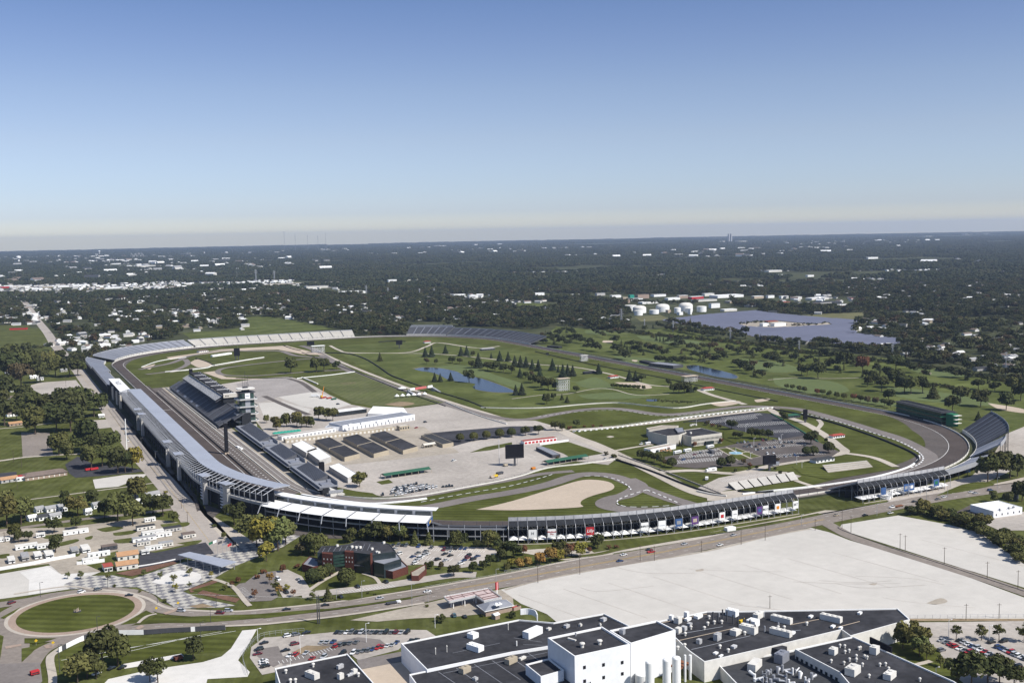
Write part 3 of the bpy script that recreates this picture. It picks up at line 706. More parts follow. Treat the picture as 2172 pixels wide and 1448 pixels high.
def crown_mesh(name,kind,seed,nleaf=520,m='leaf'):
 cs=.062 if nleaf>600 else.078
 """unit tree crown: 1 m high above the ground plane, built from hundreds of leaf clumps"""
 r=np.random.default_rng(seed);V=[];F=[]
 def clump(p,nrm,s):
  nrm=nrm/np.linalg.norm(nrm)
  u=np.cross(nrm,r.normal(size=3));u/=np.linalg.norm(u)+1e-9;w=np.cross(nrm,u)
  k=5;b=len(V);ph=r.uniform(0,6.28)
  for i in range(k):
   t=ph+2*math.pi*i/k;q=s*r.uniform(.6,1.15)
   V.append(tuple(p+(u*math.cos(t)+w*math.sin(t))*q+nrm*r.uniform(-.25,.25)*s))
  F.append(tuple(range(b,b+k)))
 if kind=='conifer':
  for i in range(nleaf):
   z=r.uniform(0,1)**1.35;rr=(.235*(1-z)+.015)*(.72+.28*math.sin(z*55+r.uniform(-.6,.6)))*r.uniform(.72,1.05)
   t=r.uniform(0,6.283)
   p=np.array([rr*math.cos(t),rr*math.sin(t),.08+.92*z]);clump(p,np.array([math.cos(t),math.sin(t),.7])+r.normal(size=3)*.35,.045*(1.25-.75*z))
 else:
  lobes=[]
  if kind=='round':spec=(11,.30,.40,.62,.25)
  elif kind=='tall':spec=(11,.20,.42,.62,.33)
  elif kind=='spread':spec=(13,.42,.36,.64,.20)
  elif kind=='sparse':spec=(9,.30,.34,.62,.28)
  else:spec=(8,.42,.30,.40,.30)
  nl,hr,lr,cz,vz=spec
  if kind=='clipped':
   lobes=[(np.array([0,0,.55]),.42)]
  else:
   lobes.append((np.array([0,0,cz]),lr*.62))
   for i in range(nl):
    t=i*2.4+r.uniform(-.4,.4);q=hr*math.sqrt(r.uniform(.25,1));z=cz+vz*r.uniform(-.75,.95)
    k=lr*r.uniform(.36,.62)
    if z+k>1:z=1-k
    if z-k<.12:z=.12+k
    q*=math.sqrt(max(.15,1-((z-cz)/(vz*1.5))**2))
    lobes.append((np.array([q*math.cos(t),q*math.sin(t),z]),k))
  tot=sum(k*k for _,k in lobes)
  for c,k in lobes:
   for i in range(int(nleaf*k*k/tot)):
    d=r.normal(size=3);d/=np.linalg.norm(d)
    if d[2]<-.55:d[2]*=-.5
    p=c+d*k*(r.uniform(.80,1.04)if kind!='sparse' else r.uniform(.35,1.1))
    clump(p,d+r.normal(size=3)*.38,(cs if kind!='sparse' else.05)*r.uniform(.7,1.3))
 me=bpy.data.meshes.new(name);me.from_pydata(V,[],F);me.materials.append(M[m]);return me
def trunk_mesh(kind,seed):
 r=random.Random(seed);mb=MB()
 if kind=='conifer':mb.bar((0,0,0),(0,0,.9),.02,5,0,.004)
 else:
  mb.bar((0,0,0),(.01,0,.3),.03,6,0,.022);mb.bar((.01,0,.3),(0,.01,.7),.022,5,0,.008)
  for i in range(5):
   t=i*1.26+r.uniform(-.3,.3);mb.bar((.01,0,.26+.06*i),(.24*math.cos(t),.24*math.sin(t),.55+.05*i),.013,4,0,.004)
 me=bpy.data.meshes.new('trunk');me.from_pydata(mb.v,[],mb.f);me.materials.append(M['bark']);return me
KINDS_={'round':4,'tall':3,'spread':3,'conifer':3,'bush':2,'sparse':2,'clipped':2}
CR={k:[crown_mesh(k+'_crown',k,100+17*i+len(k)*31,900 if k not in('sparse',)else 380)for i in range(n)]for k,n in KINDS_.items()}
TR={k:trunk_mesh(k,5)for k in KINDS_}
PAL={'g':(.070,.076,.025),'d':(.052,.058,.021),'o':(.100,.096,.032),'y':(.19,.165,.035),'l':(.105,.112,.038),
       'r':(.135,.065,.035),'a':(.22,.135,.04),'c':(.030,.040,.022),'b':(.085,.070,.036)}
ADJ={'g':'green','d':'dark green','o':'olive','y':'yellowish','l':'pale green','r':'reddish','a':'golden','c':'dark','b':'brownish'}
NOUN={'round':'rounded tree','tall':'tall tree','spread':'spreading tree','conifer':'conifer','bush':'low bush','sparse':'young tree','clipped':'clipped tree'}
NTREE=[0]
GROVES=[]
def tree(px,py,h,kind='round',c='g',where='',wid=1.0,hm=None):
 """tree with its foot at photograph point (px, py), h photograph pixels tall"""
 g=G(px,py);D=(g-CAM).length
 H=hm or max(2.0,h*D/FPX*.94)
 NTREE[0]+=1
 nm={'conifer':'conifer_tree','bush':'bush','clipped':'clipped_tree','sparse':'young_tree'}.get(kind,'leafy_tree')
 t=thing(nm,ADJ[c]+' '+NOUN[kind],'bush' if kind=='bush' else 'tree',(g.x,g.y,0),'trees and bushes',where)
 rz=random.uniform(0,6.28)
 for nme,me in(('trunk',TR[kind]),('crown',CR[kind][NTREE[0]%len(CR[kind])])):
  o=bpy.data.objects.new(nme,me);COL.objects.link(o);o.parent=t
  w=H*wid*(1 if nme=='crown' else.9);o.scale=(w,w,H);o.rotation_euler=(0,0,rz)
  if nme=='crown':
   k=random.uniform(.85,1.18);b=PAL[c];o.color=(b[0]*k*random.uniform(.92,1.08),b[1]*k,b[2]*k,1)
 return t
def trees(where,items):
 for it in items:tree(*it[:5],where=where,**(it[5]if len(it)>5 else{}))
def row(where,x0,y0,x1,y1,n,h0,h1,kind='round',c='g',jit=2.0,wid=1.0):
 for i in range(n):
  t=i/max(1,n-1);cc=c if len(c)==1 else random.choice(c)
  tree(x0+(x1-x0)*t+random.uniform(-jit,jit),y0+(y1-y0)*t+random.uniform(-.3,.3)*jit,(h0+(h1-h0)*t)*random.uniform(.88,1.1),kind,cc,where,wid)
w='below the far-left sports field'
trees(w,[(15,812,62,'round','d'),(42,806,58,'round','g'),(70,790,50,'round','d'),(55,752,26,'round','d'),(100,785,40,'round','o'),(128,772,30,'round','d'),(118,798,42,'round','g'),(148,800,42,'spread','d'),(165,797,36,'spread','g'),
          (45,822,52,'spread','b'),(8,850,56,'round','d'),(25,775,46,'round','g'),(85,812,40,'round','d')])
w='among the houses at the left edge'
trees(w,[(62,880,46,'round','g'),(40,872,38,'round','d'),(75,921,58,'tall','o'),(10,903,56,'round','d'),(35,892,34,'round','g'),(3,868,40,'round','g'),(50,855,40,'round','d')])
w='in the grove left of the avenue'
trees(w,[(118,893,66,'spread','d'),(150,898,68,'spread','d'),(172,880,60,'spread','g'),(200,884,50,'spread','g'),(135,872,50,'round','d'),(160,865,42,'tall','o'),(215,870,38,'round','g'),(120,915,60,'spread','d'),(150,916,58,'round','d')])
w='near the brown-roofed hall'
trees(w,[(125,965,52,'tall','g'),(142,975,42,'tall','o'),(118,955,34,'round','d'),(190,958,76,'tall','d'),(178,960,50,'round','g'),(205,966,46,'round','d'),(194,993,52,'round','g'),(234,962,48,'round','g'),(250,1004,56,'tall','d'),(281,1000,52,'round','y'),(242,985,40,'round','d'),(217,990,46,'round','g'),(266,1002,50,'round','d')])
w='in the trailer park gardens'
trees(w,[(138,1066,26,'round','d'),(197,1072,34,'tall','d'),(165,1094,44,'spread','o'),(148,1090,36,'round','g'),(288,1066,56,'round','o'),(250,1105,62,'round','g'),(282,1115,54,'round','o'),(346,1095,48,'spread','d'),(325,1090,40,'spread','d'),(15,1118,64,'round','o'),(45,1112,56,'round','l'),(5,1090,48,'round','o'),(30,1145,36,'round','g'),(55,1100,42,'round','g'),(115,1130,34,'spread','d'),(162,1122,26,'round','g'),(118,1172,38,'tall','d'),(40,1150,24,'round','d'),(60,1148,22,'round','d'),(270,1075,34,'round','d'),(222,1098,40,'round','d'),(310,1075,30,'round','g'),(368,1108,24,'round','g'),(352,1046,10,'bush','y')])
w='by the avenue end'
trees(w,[(497,1115,52,'spread','d'),(520,1128,34,'round','g'),(535,1150,62,'round','l'),(562,1168,76,'round','y'),(590,1168,72,'round','l'),(545,1160,48,'round','o'),(606,1155,52,'round','l'),(565,1190,42,'round','y'),(668,1178,54,'tall','g'),(655,1172,44,'round','g'),(684,1165,36,'tall','l'),(455,1118,12,'bush','g'),(475,1142,14,'round','g'),(697,1160,14,'conifer','d'),(640,1178,30,'round','b')])
w='on the lawn by the roundabout'
trees(w,[(218,1415,84,'round','d'),(250,1412,66,'round','g'),(185,1438,60,'round','d'),(165,1448,56,'round','o'),(205,1440,40,'round','g'),(410,1400,52,'round','d'),(335,1448,60,'sparse','g'),(318,1446,46,'round','d')])
w='on the checkered plaza'
trees(w,[(172,1228,20,'sparse','l'),(144,1228,16,'sparse','l'),(229,1230,16,'sparse','l'),(305,1222,16,'sparse','l'),(340,1228,18,'sparse','l'),(369,1238,22,'sparse','l'),(402,1222,22,'sparse','l'),(372,1256,20,'sparse','y'),(402,1246,14,'sparse','l'),(448,1226,16,'sparse','y'),(478,1252,18,'sparse','l'),(243,1245,8,'bush','g'),(296,1256,8,'bush','g'),(350,1277,10,'bush','g')])
w='by the small plaza car park'
trees(w,[(505,1236,14,'round','r'),(492,1246,16,'sparse','r'),(540,1268,22,'sparse','r'),(573,1238,26,'sparse','a'),(585,1255,28,'sparse','o'),(592,1263,24,'sparse','a'),(609,1255,20,'sparse','y'),(622,1266,18,'sparse','r'),(663,1272,22,'sparse','l'),(545,1228,14,'bush','r'),(560,1216,16,'bush','r'),(600,1214,18,'round','r'),(630,1204,14,'bush','r')])
w='before the black glass office'
trees(w,[(664,1237,34,'clipped','d',dict(wid=1.15)),(682,1232,34,'clipped','g',dict(wid=1.1)),(697,1222,30,'clipped','d',dict(wid=1.1)),(736,1243,42,'clipped','g',dict(wid=1.1)),(696,1273,32,'conifer','d',dict(wid=1.6)),(963,1223,28,'round','d',dict(wid=1.2)),(1003,1215,26,'round','g'),(1025,1208,22,'round','d'),(1040,1200,26,'round','d'),(935,1207,18,'tall','b'),(915,1206,18,'tall','g'),(905,1206,16,'round','d'),(780,1260,6,'bush','d'),(796,1262,6,'bush','d')])
w='behind the black glass office'
trees(w,[(745,1150,32,'tall','g'),(735,1152,22,'round','d'),(770,1148,30,'tall','g'),(795,1147,46,'round','d'),(812,1146,38,'round','g'),(828,1148,38,'round','o'),(848,1148,38,'round','l'),(858,1146,28,'round','o'),(880,1156,34,'conifer','g',dict(wid=1.5)),(909,1155,34,'conifer','g',dict(wid=1.4)),(902,1158,10,'bush','d'),(950,1160,16,'round','d'),(968,1162,38,'round','g'),(980,1160,34,'round','d'),(1012,1163,20,'round','d'),(1035,1162,40,'tall','o'),(1048,1160,38,'tall','g'),(1055,1166,24,'round','d')])
w='below the long banner grandstand'
trees(w,[(1075,1180,34,'round','d'),(1090,1185,40,'round','d'),(1062,1190,30,'round','d'),(1110,1178,24,'round','r'),(1085,1205,22,'round','y'),(1102,1206,24,'round','a'),(1120,1202,24,'round','a'),(1145,1198,30,'round','a'),(1168,1193,34,'round','a'),(1188,1190,26,'round','y'),(1180,1180,34,'round','d'),(1200,1184,26,'round','b'),(1212,1180,30,'round','r'),(1232,1181,34,'round','y'),(1268,1163,32,'tall','d',dict(wid=1.3)),(1250,1172,14,'round','r'),(1292,1164,12,'bush','r'),(1308,1162,12,'bush','r'),(1195,1168,22,'tall','g'),(1075,1210,18,'round','o')])
w='beside the petrol station'
trees(w,[(936,1320,22,'bush','g',dict(wid=1.1)),(905,1287,9,'bush','o'),(1088,1310,18,'bush','d'),(1172,1325,16,'bush','d'),(1022,1308,6,'bush','d')])
w='at the eastern end of the factory'
trees(w,[(1940,1378,62,'spread','o'),(1915,1374,44,'round','d'),(1950,1392,44,'round','l'),(1965,1400,36,'round','l'),(1862,1364,16,'bush','l'),(1845,1362,14,'bush','y'),(1995,1414,28,'sparse','l')])
w='in the right-hand car park'
trees(w,[(2028,1357,32,'sparse','g'),(2082,1358,36,'sparse','o'),(2119,1358,34,'sparse','o'),(2172,1362,40,'sparse','o'),(2060,1455,70,'spread','d'),(2095,1452,66,'spread','d'),(2030,1452,56,'spread','g'),(2120,1450,58,'spread','d'),(2150,1462,50,'round','d')])
w='by the right corner grandstand'
trees(w,[(2095,1022,56,'round','g'),(2115,1015,58,'round','g'),(2142,1014,56,'round','d'),(2158,1010,44,'round','g'),(2108,1065,24,'tall','l'),(2138,1068,28,'tall','d'),(2168,1062,42,'round','d')])
w='beside the eastern gravel lot'
for i,(x,y)in enumerate(((1930,1092),(1945,1090),(1960,1090),(1975,1094),(1990,1098),(2005,1102),(2020,1106),(2035,1112),(2048,1118),(2060,1124),(2075,1130),(2090,1138),(2100,1146),(2112,1154),(2125,1160),(2140,1170),(2155,1180),(2168,1192),(2020,1098),(2055,1110),(2085,1122),(2110,1135),(2135,1150),(2160,1165),(2130,1140),(2150,1150))):
 tree(x,y,20+6*(i%3),'bush' if i%2 else 'round','dgo'[i%3],w,1.3)
w='along the pagoda plaza'
trees(w,[(566,897,18,'round','o'),(586,912,30,'tall','o'),(596,906,24,'tall','g'),(608,905,30,'tall','g'),(630,905,34,'tall','o'),(640,907,26,'round','g'),(650,906,26,'tall','o'),(660,906,24,'tall','g'),(676,890,30,'round','o',dict(wid=1.2)),(692,892,30,'round','o'),(706,893,30,'round','o'),(763,1033,34,'round','o',dict(wid=1.1))])
w='north of the tower terrace'
trees(w,[(617,791,34,'round','g',dict(wid=1.05)),(671,789,32,'round','g',dict(wid=1.1)),(687,788,30,'round','g'),(714,784,20,'round','d')])
w='beside the dark garage car park'
trees(w,[(976,937,20,'clipped','g',dict(wid=1.1)),(1005,935,21,'clipped','g',dict(wid=1.1)),(1032,932,21,'clipped','g',dict(wid=1.1)),(1060,929,22,'clipped','g',dict(wid=1.1)),(1085,927,22,'clipped','d',dict(wid=1.1)),(1115,924,22,'round','d',dict(wid=1.2)),(1142,922,22,'round','d',dict(wid=1.2))])
w='beside the infield crossroads'
trees(w,[(1178,913,22,'round','d',dict(wid=1.2)),(1193,914,18,'round','d'),(1222,906,18,'round','d',dict(wid=1.1)),(1208,912,12,'bush','r'),(1240,906,8,'bush','r'),(1258,906,8,'bush','r'),(1275,905,8,'bush','r'),(1286,966,12,'bush','b'),(1302,971,14,'bush','d'),(1182,974,10,'bush','b')])
w='around the museum'
trees(w,[(1361,975,24,'round','g'),(1374,978,24,'round','d'),(1388,981,24,'round','g'),(1402,985,24,'round','g'),(1425,992,24,'clipped','d',dict(wid=1.1)),(1411,988,14,'round','b'),(1530,992,24,'clipped','d',dict(wid=1.1)),(1549,988,24,'clipped','d',dict(wid=1.1)),(1424,944,14,'round','b'),(1441,946,14,'conifer','d'),(1448,947,12,'conifer','d'),(1474,948,12,'round','r'),(1530,940,12,'round','r'),(1560,930,16,'round','d'),(1571,931,16,'round','d'),(1500,902,14,'bush','b'),(1512,905,12,'bush','r'),(1525,908,12,'bush','b'),(1552,911,22,'round','d',dict(wid=1.2)),(1595,930,24,'spread','d'),(1612,932,26,'spread','d'),(1630,932,22,'spread','d'),(1662,893,22,'round','d'),(1720,942,32,'tall','d',dict(wid=1.3)),(1711,967,22,'clipped','d',dict(wid=1.1)),(1726,966,22,'clipped','d',dict(wid=1.1)),(1758,961,26,'clipped','d',dict(wid=1.1)),(1752,938,10,'round','d'),(1577,985,14,'round','b'),(1590,990,12,'bush','r'),(1648,978,12,'bush','b'),(1560,1003,10,'round','d'),(1590,998,8,'round','d'),(1605,996,9,'round','d'),(1655,1007,10,'round','d'),(1644,998,9,'round','d'),(1673,1005,9,'bush','b')])
w='around the infield ponds'
trees(w,[(806,766,20,'conifer','d',dict(wid=1.4)),(902,757,22,'conifer','c',dict(wid=1.4)),(916,757,26,'conifer','c',dict(wid=1.3)),(945,750,20,'conifer','c',dict(wid=1.4)),(978,755,22,'conifer','c',dict(wid=1.4)),(990,755,24,'conifer','c',dict(wid=1.3)),(1003,757,14,'round','d'),(1042,760,14,'conifer','c'),(1060,766,24,'conifer','c',dict(wid=1.4)),(1078,766,22,'conifer','c',dict(wid=1.4)),(1015,780,34,'conifer','c',dict(wid=1.5)),(960,770,16,'round','d',dict(wid=1.3)),(975,772,14,'round','d'),(905,772,14,'round','b'),(925,772,12,'round','d'),(1000,781,18,'round','d'),(1035,786,20,'round','d',dict(wid=1.3)),(1050,788,22,'round','d',dict(wid=1.3)),(1068,790,20,'round','d',dict(wid=1.3)),(1085,792,20,'round','d'),(922,810,22,'conifer','c',dict(wid=1.3)),(934,810,20,'conifer','c',dict(wid=1.3)),(956,808,20,'conifer','c',dict(wid=1.5)),(995,811,30,'round','d',dict(wid=1.1)),(1094,838,24,'conifer','c',dict(wid=1.4)),(1107,838,28,'conifer','c',dict(wid=1.4))])
w='on the infield golf holes'
trees(w,[(1092,776,24,'conifer','c',dict(wid=1.4)),(1104,778,26,'conifer','c',dict(wid=1.4)),(1116,780,26,'conifer','c',dict(wid=1.4)),(1129,784,24,'conifer','c',dict(wid=1.4)),(1142,787,26,'conifer','c',dict(wid=1.4)),(1103,800,22,'conifer','c',dict(wid=1.3)),(1115,803,16,'round','d'),(1128,800,14,'round','b'),(1145,806,30,'conifer','c',dict(wid=1.4)),(1130,812,20,'round','d',dict(wid=1.3)),(1147,822,26,'round','d',dict(wid=1.3)),(1163,827,28,'round','d',dict(wid=1.3)),(1176,828,20,'round','d'),(1172,786,28,'conifer','c',dict(wid=1.4)),(1184,790,18,'conifer','c'),(1194,800,30,'conifer','c',dict(wid=1.4)),(1204,798,28,'conifer','c',dict(wid=1.4)),(1215,798,26,'conifer','c',dict(wid=1.4)),(1222,833,16,'round','d'),(1270,793,24,'conifer','c',dict(wid=1.5)),(1160,857,24,'round','d',dict(wid=1.1)),(1174,848,16,'round','d'),(1192,848,14,'conifer','d',dict(wid=1.5)),(1203,854,16,'conifer','d',dict(wid=1.6)),(1335,808,26,'conifer','c',dict(wid=1.5)),(1348,808,24,'conifer','c',dict(wid=1.5)),(1361,809,16,'round','d',dict(wid=1.3)),(1418,818,16,'round','d'),(1428,834,22,'round','d'),(1440,834,24,'round','d',dict(wid=1.2)),(1452,834,26,'round','d',dict(wid=1.2)),(1463,832,26,'conifer','c',dict(wid=1.4)),(1475,832,14,'round','d')])
w='beside the infield sand trap'
for i,x in enumerate((1299,1309,1318,1326,1335,1345,1354,1365)):tree(x,823+i*.6,11,'round','d',w,1.1)
w='outside the back straight'
for i,(x,y,c)in enumerate(((1668,825,'g'),(1681,827,'g'),(1695,830,'d'),(1707,832,'d'),(1733,837,'r'),(1745,839,'g'),(1759,842,'g'),(1775,845,'g'),(1790,848,'g'),(1811,850,'r'),(1825,853,'d'),(1841,856,'b'),(1858,858,'b'),(1876,862,'d'),(1889,865,'d'))):tree(x,y,12+i*.4,'round',c,w,1.05)
w='near the green suite building'
trees(w,[(1885,850,26,'round','d',dict(wid=1.2)),(1918,834,40,'round','d',dict(wid=1.1)),(1932,836,36,'round','g'),(1957,834,36,'round','d'),(1980,845,34,'conifer','d',dict(wid=1.7)),(2020,872,34,'round','d',dict(wid=1.1)),(2038,852,32,'round','d',dict(wid=1.2)),(2080,862,36,'round','d',dict(wid=1.1)),(2134,870,38,'round','d',dict(wid=1.0)),(2075,892,20,'conifer','d',dict(wid=1.6)),(1870,830,34,'round','d'),(1900,822,40,'spread','d'),(1840,820,24,'round','d'),(1855,815,26,'round','g'),(2075,826,22,'round','d',dict(wid=1.3)),(2110,830,20,'round','d',dict(wid=1.3)),(2145,832,34,'round','g'),(2165,850,38,'round','d'),(1735,803,36,'round','d',dict(wid=1.1)),(1712,797,26,'round','g'),(1700,795,24,'round','d'),(1790,785,42,'round','d',dict(wid=1.1)),(1900,785,32,'round','d',dict(wid=1.3)),(1830,790,36,'round','r')])
def pxy(X,Y):
 dx,dy,dz=X-CAM.x,Y-CAM.y,-CAM.z
 w=dx*FW.x+dy*FW.y+dz*FW.z
 return W0/2+FPX*(dx*RT.x+dy*RT.y+dz*RT.z)/w,H0/2-FPX*(dx*UP.x+dy*UP.y+dz*UP.z)/w
BND=[(-700,720),(-200,697),(95,696),(106,768),(150,772),(200,768),(250,742),(380,714),(520,708),(521,674),(560,671),(620,681),(720,699),(748,712),(860,712),(872,693),(1000,692),(1130,699),(1180,690),(1240,697),(1330,700),(1342,674),(1402,680),(1470,700),(1560,710),(1700,735),(1800,745),(1930,765),(2050,785),(2172,805),(2400,850),(2900,980)]
OPEN=[[(1402,679),(1496,667.5),(1600,659),(1629,663.5),(1704,671),(1824,680),(1816,692),(1814,708),(1904,720),(1924,723),(1895,735),(1800,735),(1730,729),(1629,726),(1560,707),(1470,696)],
  [(1325,648),(1340,640),(1535,634),(1560,650),(1625,654),(1600,662),(1496,669),(1400,680),(1345,676)],
  [(1345,668),(1420,668),(1420,682),(1350,684)],[(1700,669),(1760,665),(1842,662),(1836,678),(1812,682),(1740,675)],
  [(-60,604),(60,606),(200,603),(330,605),(420,612),(330,620),(150,624),(-60,626)],[(425,614),(560,615),(560,622),(430,623)],
  [(440,598),(520,601),(560,601),(640,611),(690,609),(780,618),(790,627),(740,627),(640,615),(520,607),(450,604)],
  [(950,625),(1040,627),(1045,640),(1000,641),(955,633)],[(1060,640),(1186,641),(1186,653),(1100,657)],
  [(1125,622),(1240,623),(1300,624),(1420,627),(1530,627),(1640,631),(1800,630),(1825,634),(1810,651),(1720,653),(1640,648),(1560,640),(1420,640),(1330,645),(1290,640),(1240,632),(1130,632)],
  [(120,686),(200,688),(215,700),(130,698)],[(205,716),(310,712),(310,730),(220,740)],[(377,703),(470,698),(520,694),(525,712),(400,722)],[(-60,690),(40,688),(85,690),(100,697),(-60,700)],
  [(525,595),(700,598),(700,606),(525,608)],[(240,560),(335,560),(335,569),(240,569)]]
def nz(X,Y,s,k=0):
 return(np.sin(X/s+1.7+k)+np.sin(Y/s*1.13+.6*k+np.sin(X/(1.9*s)))+np.sin((X+Y)/(s*.73)+2.1*k)+np.sin((X-1.3*Y)/(s*1.37)+k))/4
def wedge(r0,r1,step,ang=rad(34)):
 n=int((r1*2.2)/step)+1
 a=YAW
 xs=np.arange(-r1*math.sin(ang),r1*math.sin(ang),step);ys=np.arange(r0*math.cos(ang),r1,step)
 U,V=np.meshgrid(xs,ys);U=U.ravel()+RNG.uniform(-.45,.45,U.size)*step;V=V.ravel()+RNG.uniform(-.45,.45,V.size)*step
 R=np.hypot(U,V);k=(R>r0)&(R<r1)&(np.abs(np.arctan2(U,V))<ang)
 U,V=U[k],V[k]
 return CAM.x+U*math.cos(a)+V*math.sin(a),CAM.y-U*math.sin(a)+V*math.cos(a)
def keepwood(X,Y,gap=.0,s=140):
 px,py=pxy(X,Y)
 k=py<np.interp(px,[b[0]for b in BND],[b[1]for b in BND])
 for o in OPEN:k&=~inpoly(px,py,o)
 for a,b in zip(AVw,AVw[1:]):
  L2=(b[0]-a[0])**2+(b[1]-a[1])**2
  t=np.clip(((X-a[0])*(b[0]-a[0])+(Y-a[1])*(b[1]-a[1]))/L2,0,1)
  k&=np.hypot(X-a[0]-t*(b[0]-a[0]),Y-a[1]-t*(b[1]-a[1]))>17
 k&=nz(X,Y,s)>gap
 return X[k],Y[k]
HIDE=bpy.data.collections.new('crown_sources')
def scatter(name,X,Y,meshes,smin,smax,flat=1.0,wide=1.0):
 n=len(X);me=bpy.data.meshes.new(name)
 me.vertices.add(n);co=np.zeros((n,3));co[:,0]=X;co[:,1]=Y;me.vertices.foreach_set('co',co.ravel())
 sc=RNG.uniform(smin,smax,n);A=np.stack([sc*wide,sc*wide,sc*flat*RNG.uniform(.85,1.15,n)],1)
 for nm,typ,val in(('sz','FLOAT_VECTOR',A.ravel()),('rt','FLOAT',RNG.uniform(0,6.28,n))):
  at=me.attributes.new(nm,typ,'POINT');at.data.foreach_set('vector' if typ=='FLOAT_VECTOR' else 'value',val)
 o=bpy.data.objects.new(name,me);COL.objects.link(o)
 c=bpy.data.collections.new(name+'_src');HIDE.children.link(c)
 for i,m in enumerate(meshes):
  s=bpy.data.objects.new('src_%02d'%i,m);c.objects.link(s)
 ng=bpy.data.node_groups.new(name,'GeometryNodeTree')
 ng.interface.new_socket('Geometry',in_out='INPUT',socket_type='NodeSocketGeometry');ng.interface.new_socket('Geometry',in_out='OUTPUT',socket_type='NodeSocketGeometry')
 N,L=ng.nodes,ng.links
 gi,go=N.new('NodeGroupInput'),N.new('NodeGroupOutput')
 ip=N.new('GeometryNodeInstanceOnPoints');ci=N.new('GeometryNodeCollectionInfo');ci.inputs['Collection'].default_value=c
 ci.inputs['Separate Children'].default_value=True;ci.inputs['Reset Children'].default_value=True
 ip.inputs['Pick Instance'].default_value=True
 ri=N.new('FunctionNodeRandomValue');ri.data_type='INT'
 [q for q in ri.inputs if q.name=='Max' and q.type=='INT'][0].default_value=len(meshes)-1
 a1=N.new('GeometryNodeInputNamedAttribute');a1.data_type='FLOAT_VECTOR';a1.inputs['Name'].default_value='sz'
 a2=N.new('GeometryNodeInputNamedAttribute');a2.data_type='FLOAT';a2.inputs['Name'].default_value='rt'
 cx=N.new('ShaderNodeCombineXYZ');L.new([q for q in a2.outputs if q.enabled][0],cx.inputs['Z'])
 L.new(gi.outputs[0],ip.inputs['Points']);L.new(ci.outputs[0],ip.inputs['Instance'])
 L.new([q for q in ri.outputs if q.enabled][0],ip.inputs['Instance Index'])
 L.new(cx.outputs[0],ip.inputs['Rotation']);L.new([q for q in a1.outputs if q.enabled][0],ip.inputs['Scale'])
 L.new(ip.outputs[0],go.inputs[0])
 md=o.modifiers.new('scatter','NODES');md.node_group=ng
 o['kind']='stuff';return o
WOOD=[crown_mesh('wood_crown',k,900+i,190,'woodleaf')for i,k in enumerate(('round','round','spread','tall','round','conifer','spread'))]
def house_mesh(seed,wall,roof):
 b=MB();b.gable(0,0,0,14+seed,9,3.6,2.4,0,0,1,.5)
 me=bpy.data.meshes.new('rooftop');me.from_pydata(b.v,[],b.f);me.materials.append(M[wall]);me.materials.append(M[roof]);me.polygons.foreach_set('material_index',b.m);return me
HSE=[house_mesh(i,w,r)for i,(w,r)in enumerate((('white','greyroof'),('white','white'),('offwhite','greyroof'),('white','brownroof'),('conc_wall','darkroof'),('offwhite','white')))]
HX,HY=wedge(1500,6000,46,rad(31));px,py=pxy(HX,HY)
k=(py<np.interp(px,[b[0]for b in BND],[b[1]for b in BND])-3)&(nz(HX,HY,230,2)>np.where(px<620,-.42,np.where(px>1800,-.12,.06)))&(RNG.uniform(size=HX.size)<np.where(px<620,.75,.5))
for o in OPEN[:4]:k&=~inpoly(px,py,o)
HX,HY=HX[k],HY[k]
scatter('distant_rooftops',HX,HY,HSE,.9,1.35)
OCC=set()
def occupy(X,Y,r0=11,toward=13):
 for x,y in zip(X,Y):
  l=math.hypot(CAM.x-x,CAM.y-y)
  for t in(0,toward*.6,toward*1.3,toward*2):
   cx,cy=x+(CAM.x-x)/l*t,y+(CAM.y-y)/l*t
   for i in range(-2,3):
    for j in range(-2,3):
     if i*i+j*j<6:OCC.add((int((cx+i*5)//5),int((cy+j*5)//5)))
occupy(HX,HY)
def clear(X,Y):return np.array([(int(x//5),int(y//5))not in OCC for x,y in zip(X,Y)],bool)
def subk(where,poly,n,seed):
 r=np.random.default_rng(seed);xs=[p[0]for p in poly];ys=[p[1]for p in poly];out=[]
 while len(out)<n:
  x,y=r.uniform(min(xs),max(xs)),r.uniform(min(ys),max(ys))
  if inpoly(np.array([x]),np.array([y]),poly)[0]:out.append((x,y))
 return where,out,r
SUB=[subk('in the suburb beyond turn four',[(125,690),(370,690),(500,680),(515,700),(380,705),(300,735),(220,750),(150,760)],34,1),subk('in the suburb right of the solar field',[(1830,672),(1990,660),(2172,690),(2172,785),(2060,770),(1960,740),(1840,715)],44,2),
       subk('beside the top of the avenue',[(-30,640),(50,640),(100,690),(-30,690)],12,3),subk('in the woods behind the north grandstand',[(560,640),(860,655),(860,700),(750,706),(700,690),(560,665)],16,4)]
for w_,pts,_ in SUB:occupy(*zip(*[(G(*p).x,G(*p).y)for p in pts]),12,16)
X,Y=wedge(1450,4300,10.8);X,Y=keepwood(X,Y,-.60,80)
px,py=pxy(X,Y);k=~((px<560)&(py>640)&(nz(X,Y,37,3)<-.10))&~((px>1820)&(py>655)&(nz(X,Y,41,4)<-.16))&(nz(X,Y,19,1)>-.38)&clear(X,Y);X,Y=X[k],Y[k]
big=nz(X,Y,33,6)>.05
scatter('woodland',X[big],Y[big],WOOD,13,21,.95,1.1);scatter('woodland',X[~big],Y[~big],WOOD,7,14,.95,1.15)
